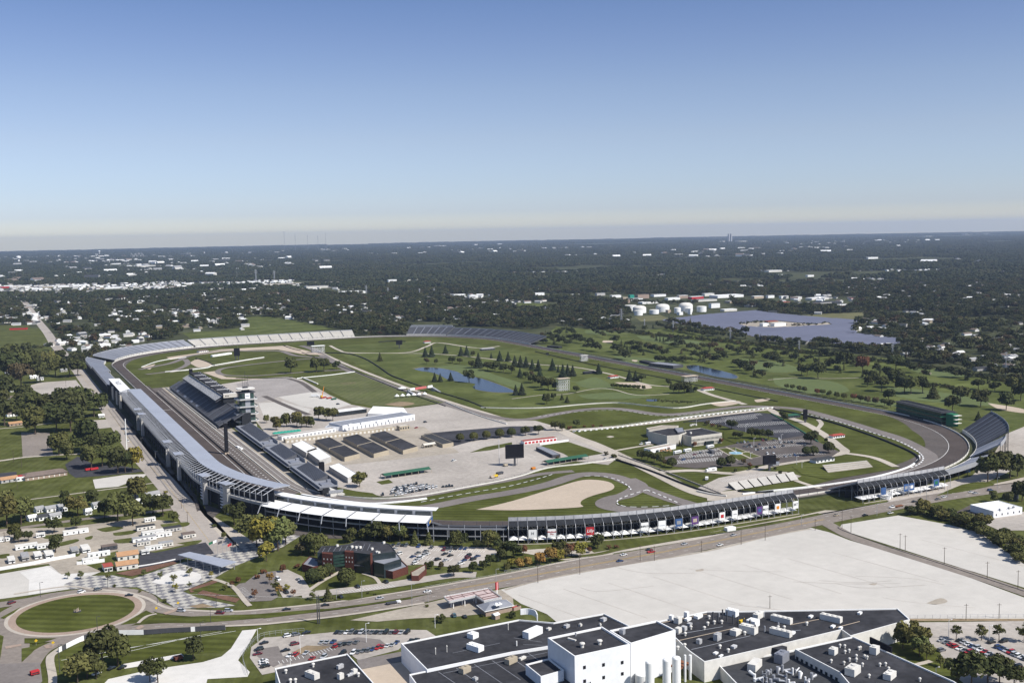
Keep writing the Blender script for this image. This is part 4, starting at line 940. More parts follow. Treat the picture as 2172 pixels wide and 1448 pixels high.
def patch_mesh(name,size,n,hmin,hmax,seed):
 r=np.random.default_rng(seed);V=[];F=[]
 for _ in range(n):
  cx,cy=r.uniform(-size/2,size/2,2);h=r.uniform(hmin,hmax);w=h*.46
  for i in range(26):
   d=r.normal(size=3);d/=np.linalg.norm(d);d[2]=abs(d[2])*.9-.15
   p=np.array([cx+d[0]*w,cy+d[1]*w,h*.55+d[2]*h*.42]);u=np.cross(d,r.normal(size=3));u/=np.linalg.norm(u);q=np.cross(d,u);s=h*.2*r.uniform(.7,1.3);b=len(V)
   for k in range(4):V.append(tuple(p+(u*math.cos(k*1.571)+q*math.sin(k*1.571))*s+d*r.uniform(-.2,.2)*s))
   F.append((b,b+1,b+2,b+3))
 me=bpy.data.meshes.new(name);me.from_pydata(V,[],F);me.materials.append(M['farleaf']);return me
PATCH=[patch_mesh('wood_patch',78,27,9,21,40+i)for i in range(5)]
X,Y=wedge(4250,15000,62,rad(31));X,Y=keepwood(X,Y,-.34,300);k=nz(X,Y,85,4)>-.30;X,Y=X[k],Y[k]
scatter('woodland',X,Y,PATCH,.7,1.2)
FAR=[patch_mesh('wood_patch',260,60,14,26,70+i)for i in range(3)]
X,Y=wedge(14900,27500,240,rad(30));k=nz(X,Y,900)>-.36;X,Y=X[k],Y[k]
scatter('woodland',X,Y,FAR,.9,1.1)
def belt(pts,n,wid,hmin,hmax,meshes):
 q=smooth(GL(pts),6);L=[0]
 for a,b in zip(q,q[1:]):L.append(L[-1]+math.hypot(b[0]-a[0],b[1]-a[1]))
 t=RNG.uniform(0,L[-1],n)
 X=np.interp(t,L,[p[0]for p in q])+RNG.normal(0,wid,n);Y=np.interp(t,L,[p[1]for p in q])+RNG.normal(0,wid,n)
 return X,Y,hmin,hmax,meshes
WB=[crown_mesh('wood_bush','bush',950+i,150,'woodleaf')for i in range(2)]
for pts,n,wid,a,b,ms in(([(1340,706),(1430,716),(1560,728),(1700,748),(1900,772),(2172,815),(2350,850)],620,5,4,9,WB),
                              ([(1240,690),(1290,698),(1350,703)],60,12,9,15,WOOD),([(1400,696),(1500,712),(1600,722),(1700,735),(1800,745),(1900,755)],150,7,8,15,WOOD),
                              ([(1900,812),(1960,815),(2050,830),(2100,838)],90,4,3,6,WB),([(130,770),(180,764),(230,745)],60,14,9,14,WOOD),([(30,742),(90,738)],18,4,4,9,WB),
                              ([(1640,660),(1720,664),(1800,660)],260,14,8,13,WOOD),([(1570,688),(1610,684),(1640,690),(1700,690),(1750,686)],70,9,3,7,WB),([(1330,640),(1400,644),(1480,642)],90,20,7,12,WOOD),
                              ([(120,1100),(200,1086),(330,1060)],0,3,3,6,WB),([(1395,849),(1430,852),(1465,853)],120,5,1,2,WB)):
 if n:
  q=belt(pts,n,wid,a,b,ms);scatter('hedge_growth' if ms is WB else 'woodland',q[0],q[1],ms,a,b,1.0,1.1)
GT=[(1215,725),(1228,727),(1300,727),(1250,735),(1262,745),(1242,742),(1318,735),(1332,735),(1300,745),(1312,752),(1330,752),(1345,748),(1358,752),(1320,762),(1372,742),(1380,745),(1392,748),(1405,755),(1396,770),(1412,772),(1425,768),(1440,772),(1455,768),(1470,760),(1485,768),(1495,764),(1512,770),(1352,735),(1425,738),(1440,735),(1460,742),(1475,745),(1490,740),(1505,744),(1520,750),(1545,745),(1560,752),(1575,750),(1590,758),(1605,752),(1622,765),(1640,770),(1655,775),(1560,778),(1572,785),(1585,792),(1600,797),(1612,800),(1590,780),(1625,785),(1640,760),(1660,758),(1680,765),(1695,770),(1710,765),(1730,772),(1760,775),(1775,790),(1755,782),(1810,775),(1830,800),(1850,805),(1880,800),(1890,805),(1860,790),(1930,790),(1960,800),(2020,800),(2035,800),(2050,805),(2090,812),(2110,800),(2150,812),(2165,820),(1290,708),(1310,712),(1275,715),(1260,708),(1400,725),(1415,728),(1385,722),(1645,745),(1670,742),(1620,740),(1745,755),(1770,762),(1900,770),(1920,775),(1445,750),(1530,762),(1210,710),(1195,705),(1180,712),(1165,715),(1150,716),(1150,728),(1168,728),(1185,730),(1200,732),(1205,720),(1175,720)]
gx,gy=zip(*[(G(a+d,b+e).x,G(a+d,b+e).y)for a,b in GT for d,e in((0,0),(7,1.5))])
scatter('woodland',np.array(gx),np.array(gy),WOOD,10,17,1.0,1.1)
def solar():
 poly=GL([(1402,680),(1496,668.5),(1600,660),(1629,664.5),(1704,672),(1822,681),(1814,692),(1812,708),(1904,720),(1920,722),(1893,732),(1800,732),(1730,727),(1629,724),(1560,705),(1470,694)])
 area('solar_field_ground','dry',poly,5,px=False)
 isl=GL([(1560,688),(1600,682),(1640,680),(1680,684),(1720,688),(1755,684),(1765,690),(1700,694),(1640,697),(1580,694)])
 area('island_ground','beige',isl,6,px=False)
 ys=[p[1]for p in poly];xs=[p[0]for p in poly];mb=MB()
 for y in np.arange(min(ys),max(ys),7.0):
  X=np.arange(min(xs),max(xs),8.0);Yv=np.full(X.size,y)
  k=inpoly(X,Yv,poly)&~inpoly(X,Yv,isl);st=None
  for i in range(len(X)+1):
   on=i<len(X)and k[i]
   if on and st is None:st=X[i]
   if not on and st is not None:
    en=X[i-1]+7.0
    if en-st>10:mb.face([(st,y-2.6,.9),(en,y-2.6,.9),(en,y+2.2,2.9),(st,y+2.2,2.9)])
    st=None
 m=mat('solar_panel_glass',(.095,.102,.145),.6,.08,.05,.01,spec=.5)
 o=mb.build('solar_panels',m);o['kind']='stuff'
solar()
def tank(cx,by,wpx,shoulder,top):
 g=G(cx,by);D=(g-CAM).length;r=wpx*D/FPX/2;h=(by-shoulder)*D/FPX;e=max(0.6,(shoulder-top)*D/FPX)
 y=g.y+r
 t=thing('storage_tank','white cylindrical storage tank %s beyond the solar field'%('with a domed roof' if e>3 else 'with a flat roof'),'tank',(g.x,y,0),'storage tanks')
 b=MB();b.lathe(g.x,y,[(r,0),(r,h)],32);b.build('shell','white',t)
 b=MB();b.lathe(g.x,y,[(r+.2,h),(r*.92,h+e*.4),(r*.7,h+e*.75),(r*.4,h+e*.94),(.3,h+e)],32);b.build('roof','offwhite',t)
for a in((1344,659,26,648,647.3),(1364,664,28,654,648.5),(1359,669,18,659,658),(1393,666,20,657.5,656.8),(1413.5,661.5,29,651,645),(1441,664,14,653.5,652),(1463,660,29,648.5,642.3),(1465,663,16,654,652.5),(1494,661.5,20,650.5,649.5)):tank(*a)
NB=[0]
def bld(px,py,wpx,h,wall='offwhite',roof='greyroof',dep=None,label=None,ang=0.0,where=None,name='commercial_building',group='far commercial buildings',win=True,cat='building',wfar=0):
 """flat-roofed building: front bottom edge centred at photograph point (px, py), wpx wide"""
 g=G(px,py);D=(g-CAM).length;w=wpx*D/FPX;dep=dep or max(12,w*.45)
 c,s=math.cos(ang),math.sin(ang);cx,cy=g.x-s*dep/2,g.y+c*dep/2
 t=thing(name,label or('low '+NMC.get(wall,'pale')+' flat-roofed commercial building'),cat,(cx,cy,0),group,where)
 b=MB();b.box(cx,cy,0,w,dep,h,ang,0,0,False);b.build('wall',wall,t)
 b=MB();b.box(cx,cy,h+.02,w+.6,dep+.6,.5,ang);b.build('roof',roof,t)
 if win and D<2300:
  b=MB();n=min(8,max(2,int(w/9)))
  for i in range(n):
   u=-w/2+(i+.5)*w/n
   b.box(cx+c*u+s*(dep/2+.03),cy+s*u-c*(dep/2+.03),h*.25,w/n*.55,.12,h*.42,ang)
  b.build('window','glass',t)
 NB[0]+=1;return t
NMC={'offwhite':'cream','white':'white','red':'red','yellow':'yellow','block':'tan','brick':'red brick','blue':'blue','tealroof':'lime green','beige':'beige','conc_wall':'grey','tan':'sand coloured'}
W1='in the far-left shopping strip'
for a in((8,611,30,7,'red','greyroof'),(40,609,36,6,'offwhite','white'),(78,615,18,7,'white','white'),(108,610,44,6,'block','white'),(62,623,44,5,'red','redroof'),(125,622,40,5,'white','greyroof'),(140,609,30,7,'white','white'),(172,607.5,30,8,'white','white'),(205,613,36,6,'block','greyroof'),
          (245,612,40,6,'white','white'),(290,617,56,6,'tan','white'),(325,612,30,7,'offwhite','white'),(352,614,44,5,'block','white'),(235,622,30,5,'red','white'),(185,619,24,5,'conc_wall','greyroof'),(30,617,24,5,'offwhite','greyroof'),(160,617,26,5,'white','white'),(270,621,30,4,'white','greyroof')):bld(*a,where=W1)
bld(444,620.5,22,7,'yellow','yellow',where=W1)
W2='near the far expressway'
for a in((415,619,24,6,'white','white'),(475,606,50,6,'tan','white'),(515,602,24,7,'white','white'),(540,600,26,7,'white','white'),(510,622,40,6,'white','greyroof'),(545,622,28,5,'white','white'),(570,622,24,5,'offwhite','white'),(675,611,50,8,'offwhite','greyroof'),(735,624,86,8,'white','white'),(614,622,24,5,'white','greyroof'),(739,609,10,14,'blue','blue'),(833,601,18,16,'white','white'),(650,615,22,5,'offwhite','white')):bld(*a,where=W2)
W3='on the far-left horizon plain'
for a in((311,567,40,14,'offwhite','offwhite'),(272,567,36,9,'white','white'),(232,561,44,8,'white','white'),(168,562,24,8,'white','white'),(20,571,24,8,'white','white'),(15,579,36,7,'white','greyroof'),(60,577,24,6,'offwhite','greyroof'),(90,565,20,7,'white','white'),(285,577,44,7,'white','white'),(360,575,30,8,'white','white'),(166,588,22,6,'white','white'),(62,598,14,6,'offwhite','white'),(400,558,18,7,'white','white'),(520,560,26,7,'white','white'),(490,556,16,7,'white','white'),(350,548,16,8,'white','white'),(60,549,18,8,'white','white'),(560,553,24,9,'white','white'),(650,552,24,9,'white','white'),(108,549,8,9,'white','white')):bld(*a,where=W3,win=False)
W4='in the electrical substation clearing'
for a in((975,630,26,9,'white','white'),(1005,632,20,8,'white','white'),(1000,637,34,4,'white','white'),(1022,638,12,6,'red','redroof')):bld(*a,where=W4)
W5='in the industrial strip behind the tanks'
for a in((1145,627,22,9,'white','white'),(1222,629,24,7,'white','white'),(1200,630,20,6,'offwhite','greyroof'),(1275,627,20,8,'conc_wall','greyroof'),(1320,643,38,9,'brick','brownroof'),(1327,640,12,13,'block','block'),(1341,634,10,12,'tealroof','tealroof'),(1365,633,28,12,'brick','brownroof'),(1345,637,44,5,'white','greyroof'),(1380,644,40,5,'white','white'),(1308,631,22,7,'white','white'),(1450,633,22,9,'brick','white'),(1480,634,30,7,'red','white'),
          (1430,636,30,6,'white','white'),(1550,631,66,7,'white','white'),(1518,653,22,12,'white','greyroof'),(1550,660,32,5,'offwhite','white'),(1500,639,50,5,'offwhite','greyroof'),(1565,642,40,5,'tan','greyroof'),(1600,650,30,5,'white','white'),(1420,663.5,7,7,'tan','tan'),(1445,668,9,7,'white','white'),(1466,667,3.5,14,'white','white'),(1610,633,24,7,'tan','white'),(1400,629,30,7,'white','greyroof'),(1505,628,24,8,'offwhite','white')):bld(*a,where=W5)
W6='in the commercial strip above the solar field'
for a in((1636,632,16,8,'white','greyroof'),(1665,633,18,7,'white','white'),(1692,635,22,7,'offwhite','white'),(1740,636,44,6,'offwhite','white'),(1660,645,40,5,'brick','redroof'),(1640,649,24,5,'white','white'),(1770,652,64,8,'white','darkroof',40),(1813,638,18,7,'offwhite','redroof'),(1755,644,60,4,'conc_wall','darkroof'),(1712,646,30,5,'white','greyroof')):bld(*a,where=W6)
W7='on the solar field island'
for a in((1655,692,30,7,'white','offwhite'),(1640,687,26,6,'brick','redroof'),(1625,692,16,6,'white','white')):bld(*a,where=W7)
W8='far out in the woods on the right'
for a in((1795,533.5,34,16,'white','white'),(1770,534,10,20,'conc_wall','white'),(1830,535,16,9,'white','white'),(1862,536,34,9,'white','white'),(1852,549,26,10,'white','white'),(1648,526,24,14,'white','white'),(1645,577,34,8,'offwhite','white'),(1750,568,20,7,'white','white'),(1935,588,32,7,'white','white'),(2023,568,20,8,'white','white'),(1890,514,24,16,'white','white'),(1970,504,16,22,'white','white'),(2090,498,30,22,'white','white'),(2055,499,20,22,'white','white'),(2095,634,14,7,'white','white'),(2165,628,20,7,'white','white'),(1810,585,14,7,'offwhite','white'),(1720,587,16,7,'white','white'),(1655,586,20,7,'white','white'),(1885,646,16,6,'white','greyroof'),(1950,659,14,6,'white','white')):bld(*a,where=W8,win=False)
W9='on the distant central skyline'
for a in((935,524,26,22,'white','white'),(1010,522,8,30,'white','white'),(1060,520,10,24,'white','white'),(850,528,26,16,'white','white'),(1110,521,14,20,'white','white'),(1533,515,12,24,'offwhite','white'),(1575,515,24,24,'offwhite','white'),(655,535.5,8,18,'white','white'),(1196,581,16,8,'white','white'),(1230,578,14,8,'white','white'),(1246,577,12,8,'white','white'),(1368,609,14,7,'white','white'),(1363,617,8,8,'white','white'),(740,592,26,8,'white','white'),(850,597,44,7,'offwhite','greyroof'),(930,597,60,7,'offwhite','greyroof'),(590,580,30,7,'white','white'),(1000,597,30,7,'white','greyroof'),(560,576,24,7,'white','white')):bld(*a,where=W9,win=False)
for x,h in((1547,40),(1552,44)):bld(x,514.5,2.2,130,'conc_wall','greyroof',30,'grey twin skyscraper far on the right skyline',name='office_tower',group=None,win=False)
def express():
 q=smooth(GL([(520,612),(560,608),(620,605),(680,603),(720,602.5)]),5)
 t=thing('expressway_bridge','pale concrete expressway bridge crossing the far woods','bridge',(q[0][0],q[0][1],0))
 b=MB();ribbon(b,q,26,7.5,0,0,2.2);b.build('deck','concrete',t)
 b=MB()
 for p in q[::2]:b.box(p[0],p[1],0,4,4,7.4)
 b.build('pier','conc_wall',t)
express()
def house(px,py,L,Wd,h,wall,roofc,ang,label,where,group='houses among the trees',rise=2.2,name='house',z0=0.0,det=True):
 g=G(px,py)
 t=thing(name,label,'house',(g.x,g.y,0),group,where)
 b=MB();b.box(g.x,g.y,0,L,Wd,h,ang,0,0,False);b.build('wall',wall,t)
 b=MB();b.gable(g.x,g.y,h-.02,L,Wd,.03,rise,ang,1,0,.5)
 b.build('roof',[roofc,wall],t)
 if det:
  b=MB();c,s=math.cos(ang),math.sin(ang)
  for sgn in(1,-1):
   for u in(-.32,.28):
    b.box(g.x+c*L*u+s*sgn*(Wd/2+.03),g.y+s*L*u-c*sgn*(Wd/2+.03),.9,1.5,.08,1.3,ang)
  b.build('window','glass',t)
  b=MB();b.box(g.x+s*(Wd/2+.04),g.y-c*(Wd/2+.04),.1,1.0,.1,2.1,ang);b.build('door','darksteel',t)
 return t
WALLN={'white':'white','offwhite':'cream','conc_wall':'grey','block':'tan','brick':'brick'}
ROOFN={'greyroof':'grey','darkroof':'dark','brownroof':'brown','tanroof':'tan','white':'white','redroof':'red'}
def suburb(where,pts,r):
 for x,y in pts:
  w=str(r.choice(['white','white','offwhite','conc_wall','block']));f=str(r.choice(['greyroof','greyroof','darkroof','brownroof','white']))
  house(x,y,r.uniform(11,20),r.uniform(8,11),r.uniform(2.8,5),w,f,r.choice([0,1.57])+r.normal(0,.05),WALLN[w]+' house with '+ROOFN[f]+' roof',where,det=False)
for a in SUB:suburb(*a)
X,Y=wedge(6000,17000,190,rad(31));px,py=pxy(X,Y);k=(nz(X,Y,700,5)>np.where(px<700,-.15,.22))&(RNG.uniform(size=X.size)<.5);scatter('distant_rooftops',X[k],Y[k],HSE,1.6,4.2)
for x,y0,y1 in((604,534,494),(627,534,497),(653,533,499),(675,532,500),(692,532,495)):
 g=G(x,y0);D=(g-CAM).length;h=(y0-y1)*D/FPX
 b=MB();r=2.2
 for k in range(3):b.bar((g.x+r*math.cos(k*2.09),g.y+r*math.sin(k*2.09),0),(g.x+r*.6*math.cos(k*2.09),g.y+r*.6*math.sin(k*2.09),h),.8,4)
 for k in range(10):b.bar((g.x-r,g.y,h*k/10),(g.x+r,g.y,h*(k+1)/10),.5,4)
 if x==604:b.box(g.x,g.y,h,22,12,5)
 tag(b.build('radio_mast','steel'),'tall thin radio mast rising above the horizon','mast','radio masts')
def pylon(px,py,top,label,where=None,mono=False,arms=3):
 g=G(px,py);D=(g-CAM).length;h=(py-top)*D/FPX
 t=thing('power_pylon' if not mono else 'power_pole',label,'pylon',(g.x,g.y,0),'power line towers',where)
 b=MB();r=h*.085;q=.22*D/1400
 if mono:b.bar((g.x,g.y,0),(g.x,g.y,h),.75,8,0,.45)
 else:
  for i in range(4):
   a=(i+.5)*math.pi/2;a2=a+math.pi/2
   b.bar((g.x+r*math.cos(a),g.y+r*math.sin(a),0),(g.x+.12*r*math.cos(a),g.y+.12*r*math.sin(a),h),q,4)
   for k in range(6):
    f0,f1=1-.88*k/6,1-.88*(k+1)/6
    b.bar((g.x+r*f0*math.cos(a),g.y+r*f0*math.sin(a),h*k/6),(g.x+r*f1*math.cos(a2),g.y+r*f1*math.sin(a2),h*(k+1)/6),q*.7,4)
 b.build('mast','steel',t)
 for k in range(arms):
  b=MB();z=h*(.72+.12*k);w=h*(.15-.025*k);b.bar((g.x-w,g.y,z),(g.x+w,g.y,z),q*.9,4);b.build('crossarm','steel',t)
for x,y,tp in((1318,692,655),(1428,703,680),(1549,719,695),(1695,748,722),(1893,757,728),(777,624,605),(823,627,610),(890,626,612),(921,625,611),(1157,667,650),(543,597,572),(582,596,574),(1367,690,676)):
 pylon(x,y,tp,'grey lattice power pylon','rising above the woods')
pylon(2133,794,750,'tall grey steel power pole on the right',None,True)
pylon(503,592,573,'white slender mast above the far-left woods',None,True,0)
def water_tower():
 g=G(40,558);D=(g-CAM).length;s=D/FPX
 t=thing('water_tower','white water tower on the far-left horizon','water tower',(g.x,g.y,0))
 b=MB();b.cyl(g.x,g.y,0,9*s,1.6*s,12);b.build('stem','white',t)
 b=MB();b.lathe(g.x,g.y,[(1.6*s,8*s),(4*s,9.5*s),(4.4*s,12*s),(3*s,13.4*s),(.5*s,14*s)],20);b.build('bowl','white',t)
 g=G(211,541);s=(g-CAM).length/FPX
 t=thing('water_tower','tiny white water tower on the skyline left of the masts','water tower',(g.x,g.y,0))
 b=MB();b.cyl(g.x,g.y,0,6*s,.6*s,8);b.build('stem','white',t)
 b=MB();b.lathe(g.x,g.y,[(.6*s,6*s),(2*s,7*s),(2*s,8*s),(.4*s,9*s)],12);b.build('bowl','white',t)
 g=G(292,546);s=(g-CAM).length/FPX;b=MB()
 for u0,u1,z0,z1 in((-13,-12,0,9),(-12,-6,9,1),(-6,-5,1,8),(-5,0,8,1),(0,2,1,9),(2,7,9,2),(7,8,2,9),(8,13,9,2),(-9,-9,0,5),(-3,-3,0,5),(5,5,0,4),(10,10,0,6)):
  b.bar((g.x+u0*s,g.y,z0*s),(g.x+u1*s,g.y,z1*s),.28*s,4)
 tag(b.build('roller_coaster','scaffold'),'white zigzag steel frame of a ride on the far-left horizon','roller coaster')
water_tower()
def rows(d0,z0,d1,z1,n):
 pr=[(d0,z0)]
 for i in range(n):
  a=d0+(d1-d0)*i/n;b=d0+(d1-d0)*(i+1)/n;z=z0+(z1-z0)*(i+1)/n
  pr+=[(a+(b-a)*.04,z),(b,z)]
 return pr
def posts(t,name,m,s0,s1,d,z0,z1,gap,r=.22,lean=0.0):
 b=MB();k=int((s1-s0)/gap)
 for i in range(k+1):
  s=s0+(s1-s0)*i/max(1,k);b.bar(P(s,d,z0),P(s,d-lean,z1),r,5)
 return b.build(name,m,t)
def deck(t,s0,s1,d0,z0,d1,z1,n,m,thick=.7,name='seating_deck',step=9,aisles=0,am='bleacherdark'):
 b=MB();pr=rows(d0,z0,d1,z1,n);pr+=[(d1,z1-thick-.3),(d0+.4,z0-thick)]
 b.sweep(pr,s0,s1,step,0,True,True)
 o=b.build(name,m,t)
 if aisles:
  b=MB();k=int((s1-s0)/aisles)
  for i in range(1,k):
   s=s0+(s1-s0)*i/k
   for j in range(4):
    u,v=j/4,(j+1)/4
    b.face([P(s-.7,d0+(d1-d0)*u,z0+(z1-z0)*u+.75),P(s+.7,d0+(d1-d0)*u,z0+(z1-z0)*u+.75),P(s+.7,d0+(d1-d0)*v,z0+(z1-z0)*v+.75),P(s-.7,d0+(d1-d0)*v,z0+(z1-z0)*v+.75)])
  b.build('aisle',am,t)
 return o
def base_of(s0,s1,d):m=OV((s0+s1)/2,d);return(m[0],m[1],0)
def slab(t,name,m,s0,s1,d0,d1,z,th=.3,step=9,slope=0.0):
 b=MB();b.sweep([(d0,z),(d1,z+slope),(d1,z+slope-th),(d0,z-th)],s0,s1,step,0,True,True);return b.build(name,m,t)
def west_stand():
 s0,s1=-122,500
 t=thing('roofed_grandstand','long grandstand with pale blue metal roof between avenue and track','grandstand',base_of(100,200,30))
 deck(t,s0,s1,12,2,36,13,18,'bleacher');deck(t,s0,s1,23,14.5,40,21.5,14,'bleacherdark',name='upper_deck')  # upper deck coloured darker to carry the shade under the roof
 k=15
 for i in range(k):
  a,b_=s0+(s1-s0)*i/k,s0+(s1-s0)*(i+1)/k
  slab(t,'roof_panel','blueroof',a+.25,b_-.25,24.5,40,25.2,.35,9,.9)
 b=MB();n=104
 for i in range(n+1):
  s=s0+(s1-s0)*i/n
  b.bar(P(s,24.5,24.6),P(s,40,25.4),.26,4);b.bar(P(s,40,25.7),P(s,50.5,22.6),.3,4);b.bar(P(s,46.5,14),P(s,46.5,23.4),.3,4)
 b.build('roof_truss','steel',t)
 b=MB()
 for d,z in((50.5,22.7),(45,24.2)):b.sweep([(d,z),(d+.3,z),(d+.3,z-.3),(d,z-.3)],s0,s1,12,0,True,True)
 b.build('purlin','steel',t)
 slab(t,'concourse','conc_wall',s0,s1,40.6,47,14,.8);slab(t,'balustrade','steel',s0,s1,46.7,47,15.2,1.3)
 b=MB();b.sweep([(40.1,0),(40.1,24.6),(40.5,24.6),(40.5,0)],s0,s1,12,0,True,True);b.build('shade_backing','shade',t)  # dark sheet painting in the shade beneath the ribs and upper deck
 posts(t,'column','darksteel',s0+4,s1-4,44.5,0,14,14,.45);posts(t,'column','darksteel',s0+4,s1-4,31,0,14,14,.4)
 for i,s in enumerate((-78,-44,50,115,300,337)):
  b=MB();a=OV(s,47.6);ang=math.atan2(a[3],a[2])
  big=i%2==0
  b.box(a[0],a[1],0,2.6 if big else 3.4,6.5 if big else 2.6,23.2,ang)
  tw=b.build('stair_tower','conc_wall',t)
  b=MB();b.box(a[0],a[1],23.6,8,13,.5,ang);b.build('tower_roof','blueroof',tw)
  b=MB();c=OV(s+9,47.6)
  for z in np.arange(2,22,2.4):b.bar((a[0],a[1],z),(c[0],c[1],z+1.2),.5,4);b.bar((c[0],c[1],z+1.2),(a[0],a[1],z+2.4),.5,4)
  b.build('stair_flight','scaffold',tw)
west_stand()
def paddock_stand():
 s0,s1=512,662
 t=thing('roofed_grandstand','short grandstand with white lettered roof beside the avenue','grandstand',base_of(s0,s1,38))
 deck(t,s0,s1,24,3,44,16,18,'bleacher');slab(t,'roof','white',s0,s1,33,47.5,21,.4,12,.5)
 posts(t,'column','darksteel',s0+2,s1-2,46,0,20.5,12,.35)
 for s in(s0+6,s0+45,s0+95):
  a=OV(s,47.5);b=MB();b.box(a[0],a[1],0,2.5,9,17,0);b.cyl(a[0],a[1]-4.5,0,17.4,1.25,12);b.build('stair_tower','stone',t)
 a=OV(s0+78,41)
 text_mesh('roof_lettering',t,'PADDOCK',9,'black',(a[0],a[1],21.42),(0,math.atan(.5/14.5),-math.pi/2),0,1.7)
 b=MB();b.sweep([(45,0),(45,19),(45.4,19),(45.4,0)],s0,s1,12,0,True,True);b.build('shade_backing','shade',t)  # same dark sheet, standing in for the shadow under this stand
paddock_stand()
def plain_stand(label,s0,s1,d0,z0,d1,z1,m,n=14,screen=True,gap=12,aisles=18,name='grandstand',step=9,am='bleacherdark',top=0):
 t=thing(name,label,'grandstand',base_of(s0,s1,(d0+d1)/2),'open grandstands around the oval')
 deck(t,s0,s1,d0,z0,d1,z1,n,m,aisles=aisles,am=am,step=step)
 if screen:
  b=MB();b.sweep([(d1+.3,z1-2.5),(d1+.3,z1+1.6),(d1+.5,z1+1.6),(d1+.5,z1-2.5)],s0,s1,step,0,True,True);b.build('rear_screen','steel',t)
 posts(t,'post','darksteel',s0+1,s1-1,d1,0,z1,gap,.25);posts(t,'post','darksteel',s0+1,s1-1,(d0+d1)/2,0,(z0+z1)/2-.8,gap,.25)
 b=MB();b.sweep([(d0-.4,.1),(d0-.4,z0+.7),(d0-.1,z0+.7),(d0-.1,.1)],s0,s1,step,0,True,True);b.build('front_wall','offwhite',t)
 return t
plain_stand('grey bleacher stand north of the white lettered roof',668,905,26,4,49,13.5,'bleacher')
plain_stand('grey bleacher stand angled across the fourth turn corner',909,1068,22,4,50,12,'bleacher')
plain_stand('long grey bleacher stand along the northern turn',1086,1318,11,3.5,46,12.5,'bleacher',aisles=14)
plain_stand('pale concrete bleacher stand in front of the sports field',1322,1644,10.5,3,40,12.5,'bleacherwhite',aisles=21)
t=plain_stand('dark grey bleacher stand before the northern woods',1748,1832,10.5,3.5,50,15.5,'bleacherdark',aisles=14,am='bleacher')
slab(t,'press_box','steel',1750,1826,52,55,19,2.6)
plain_stand('dark grey bleacher stand curving round the far right turn',1834,2106,10.5,3,44,13.5,'bleacherdark',aisles=18,am='bleacher')
plain_stand('large tall bleacher stand in the right corner turn',3152,3244,15.5,3,42,21,'bleacherdark',n=30,aisles=11,am='bleacher',step=6)
plain_stand('silver end section of the tall corner bleacher stand',3246,3284,15.5,3,40,17,'bleacher',n=26,aisles=12,step=6)
plain_stand('low narrow bleacher stand after the corner turn',3288,3384,17,2.5,35,8.5,'bleacher',aisles=16)
def steel_stand(label,s0,s1,gap,banners,stairs=False):
 """open steel stand seen from behind: posts, hung dark fabric, white awnings below, banners"""
 t=thing('steel_grandstand',label,'grandstand',base_of(s0,s1,30),'open grandstands around the oval')
 deck(t,s0,s1,11,3,43,15,24,'bleacher',step=7)
 b=MB();b.sweep([(43.9,14.6),(43.9,17.2),(44.1,17.2),(44.1,14.6)],s0,s1,7,0,True,True)
 k=int((s1-s0)/gap)
 b.build('rear_screen','rail',t)
 for i in range(k+1):
  b=MB();s=s0+(s1-s0)*i/k
  b.bar(P(s,50,0),P(s,50,10),.2,5);b.bar(P(s,50,10),P(s,48.6,12.2),.15,5);b.bar(P(s,48.6,12.2),P(s,44.4,14.6),.12,5);b.bar(P(s,44.2,14.5),P(s,44.2,17.3),.16,4)
  b.bar(P(s,38,0),P(s,38,12),.22,4);b.bar(P(s,24,0),P(s,24,7),.22,4)
  b.build('post_frame','steel',t)
 b=MB()
 for i in range(k):
  a,c=s0+(s1-s0)*i/k,s0+(s1-s0)*(i+1)/k
  if i%3==1:b.bar(P(a,50,0),P((a+c)/2,50,4.5),.12,4);b.bar(P(c,50,0),P((a+c)/2,50,4.5),.12,4);b.bar(P(a,50,4.6),P(c,50,4.6),.12,4)
  b.bar(P(a,38,0),P(c,38,11),.14,4)
 b.build('cross_brace','steel',t)
 b=MB();b.sweep([(48.5,11.6),(47.8,12.5),(44.4,14.6),(44.2,14.5),(47.6,12.3),(48.3,11.6)],s0,s1,7,0,True,True);b.build('hung_fabric','shade',t)
 b=MB()
 for i in range(k*3):
  a,c=s0+(s1-s0)*i/(k*3),s0+(s1-s0)*(i+1)/(k*3)
  z0,z1=(9.4,11.2)if i%2 else(11.2,9.4);b.bar(P(a,45.5,z0),P(c,45.5,z1),.3,4)
 b.sweep([(45.4,9.1),(45.4,9.5),(45.8,9.5),(45.8,9.1)],s0,s1,9,0,True,True);b.build('sunlit_truss','block',t)  # tan colour stands in for sunlit lattice and track glimpsed through the stand
 b=MB();b.sweep([(46,9.2),(14,3.4),(14,2.8),(46,8.6)],s0,s1,9,0,True,True);b.build('under_deck','darksteel',t)
 b=MB();b.sweep([(30,.2),(30,6),(30.3,6),(30.3,.2)],s0,s1,9,0,True,True);b.build('inner_wall','shade',t)
 for i in range(k):
  a,c=s0+(s1-s0)*i/k+.3,s0+(s1-s0)*(i+1)/k-.3;m=(a+c)/2
  b=MB();b.face([P(a,49,2.6),P(c,49,2.6),P(m,44.5,4.4)]);b.face([P(a,49,2.6),P(m,44.5,4.4),P(a,40,3.0)]);b.face([P(c,49,2.6),P(c,40,3.0),P(m,44.5,4.4)]);b.face([P(a,40,3.0),P(m,44.5,4.4),P(c,40,3.0)])
  b.build('awning','white',t)
 b=MB();b.sweep([(51,0),(51,.5),(51.3,.5),(51.3,0)],s0,s1,9,0,True,True);b.build('kerb_wall','concrete',t)
 for i,(ma,txt)in banners.items():
  a=s1-(s1-s0)*i/k;c=s1-(s1-s0)*(i+1)/k
  banner(a-.4,c+.4,50.3,4.4,10.0,ma,txt)
 return t
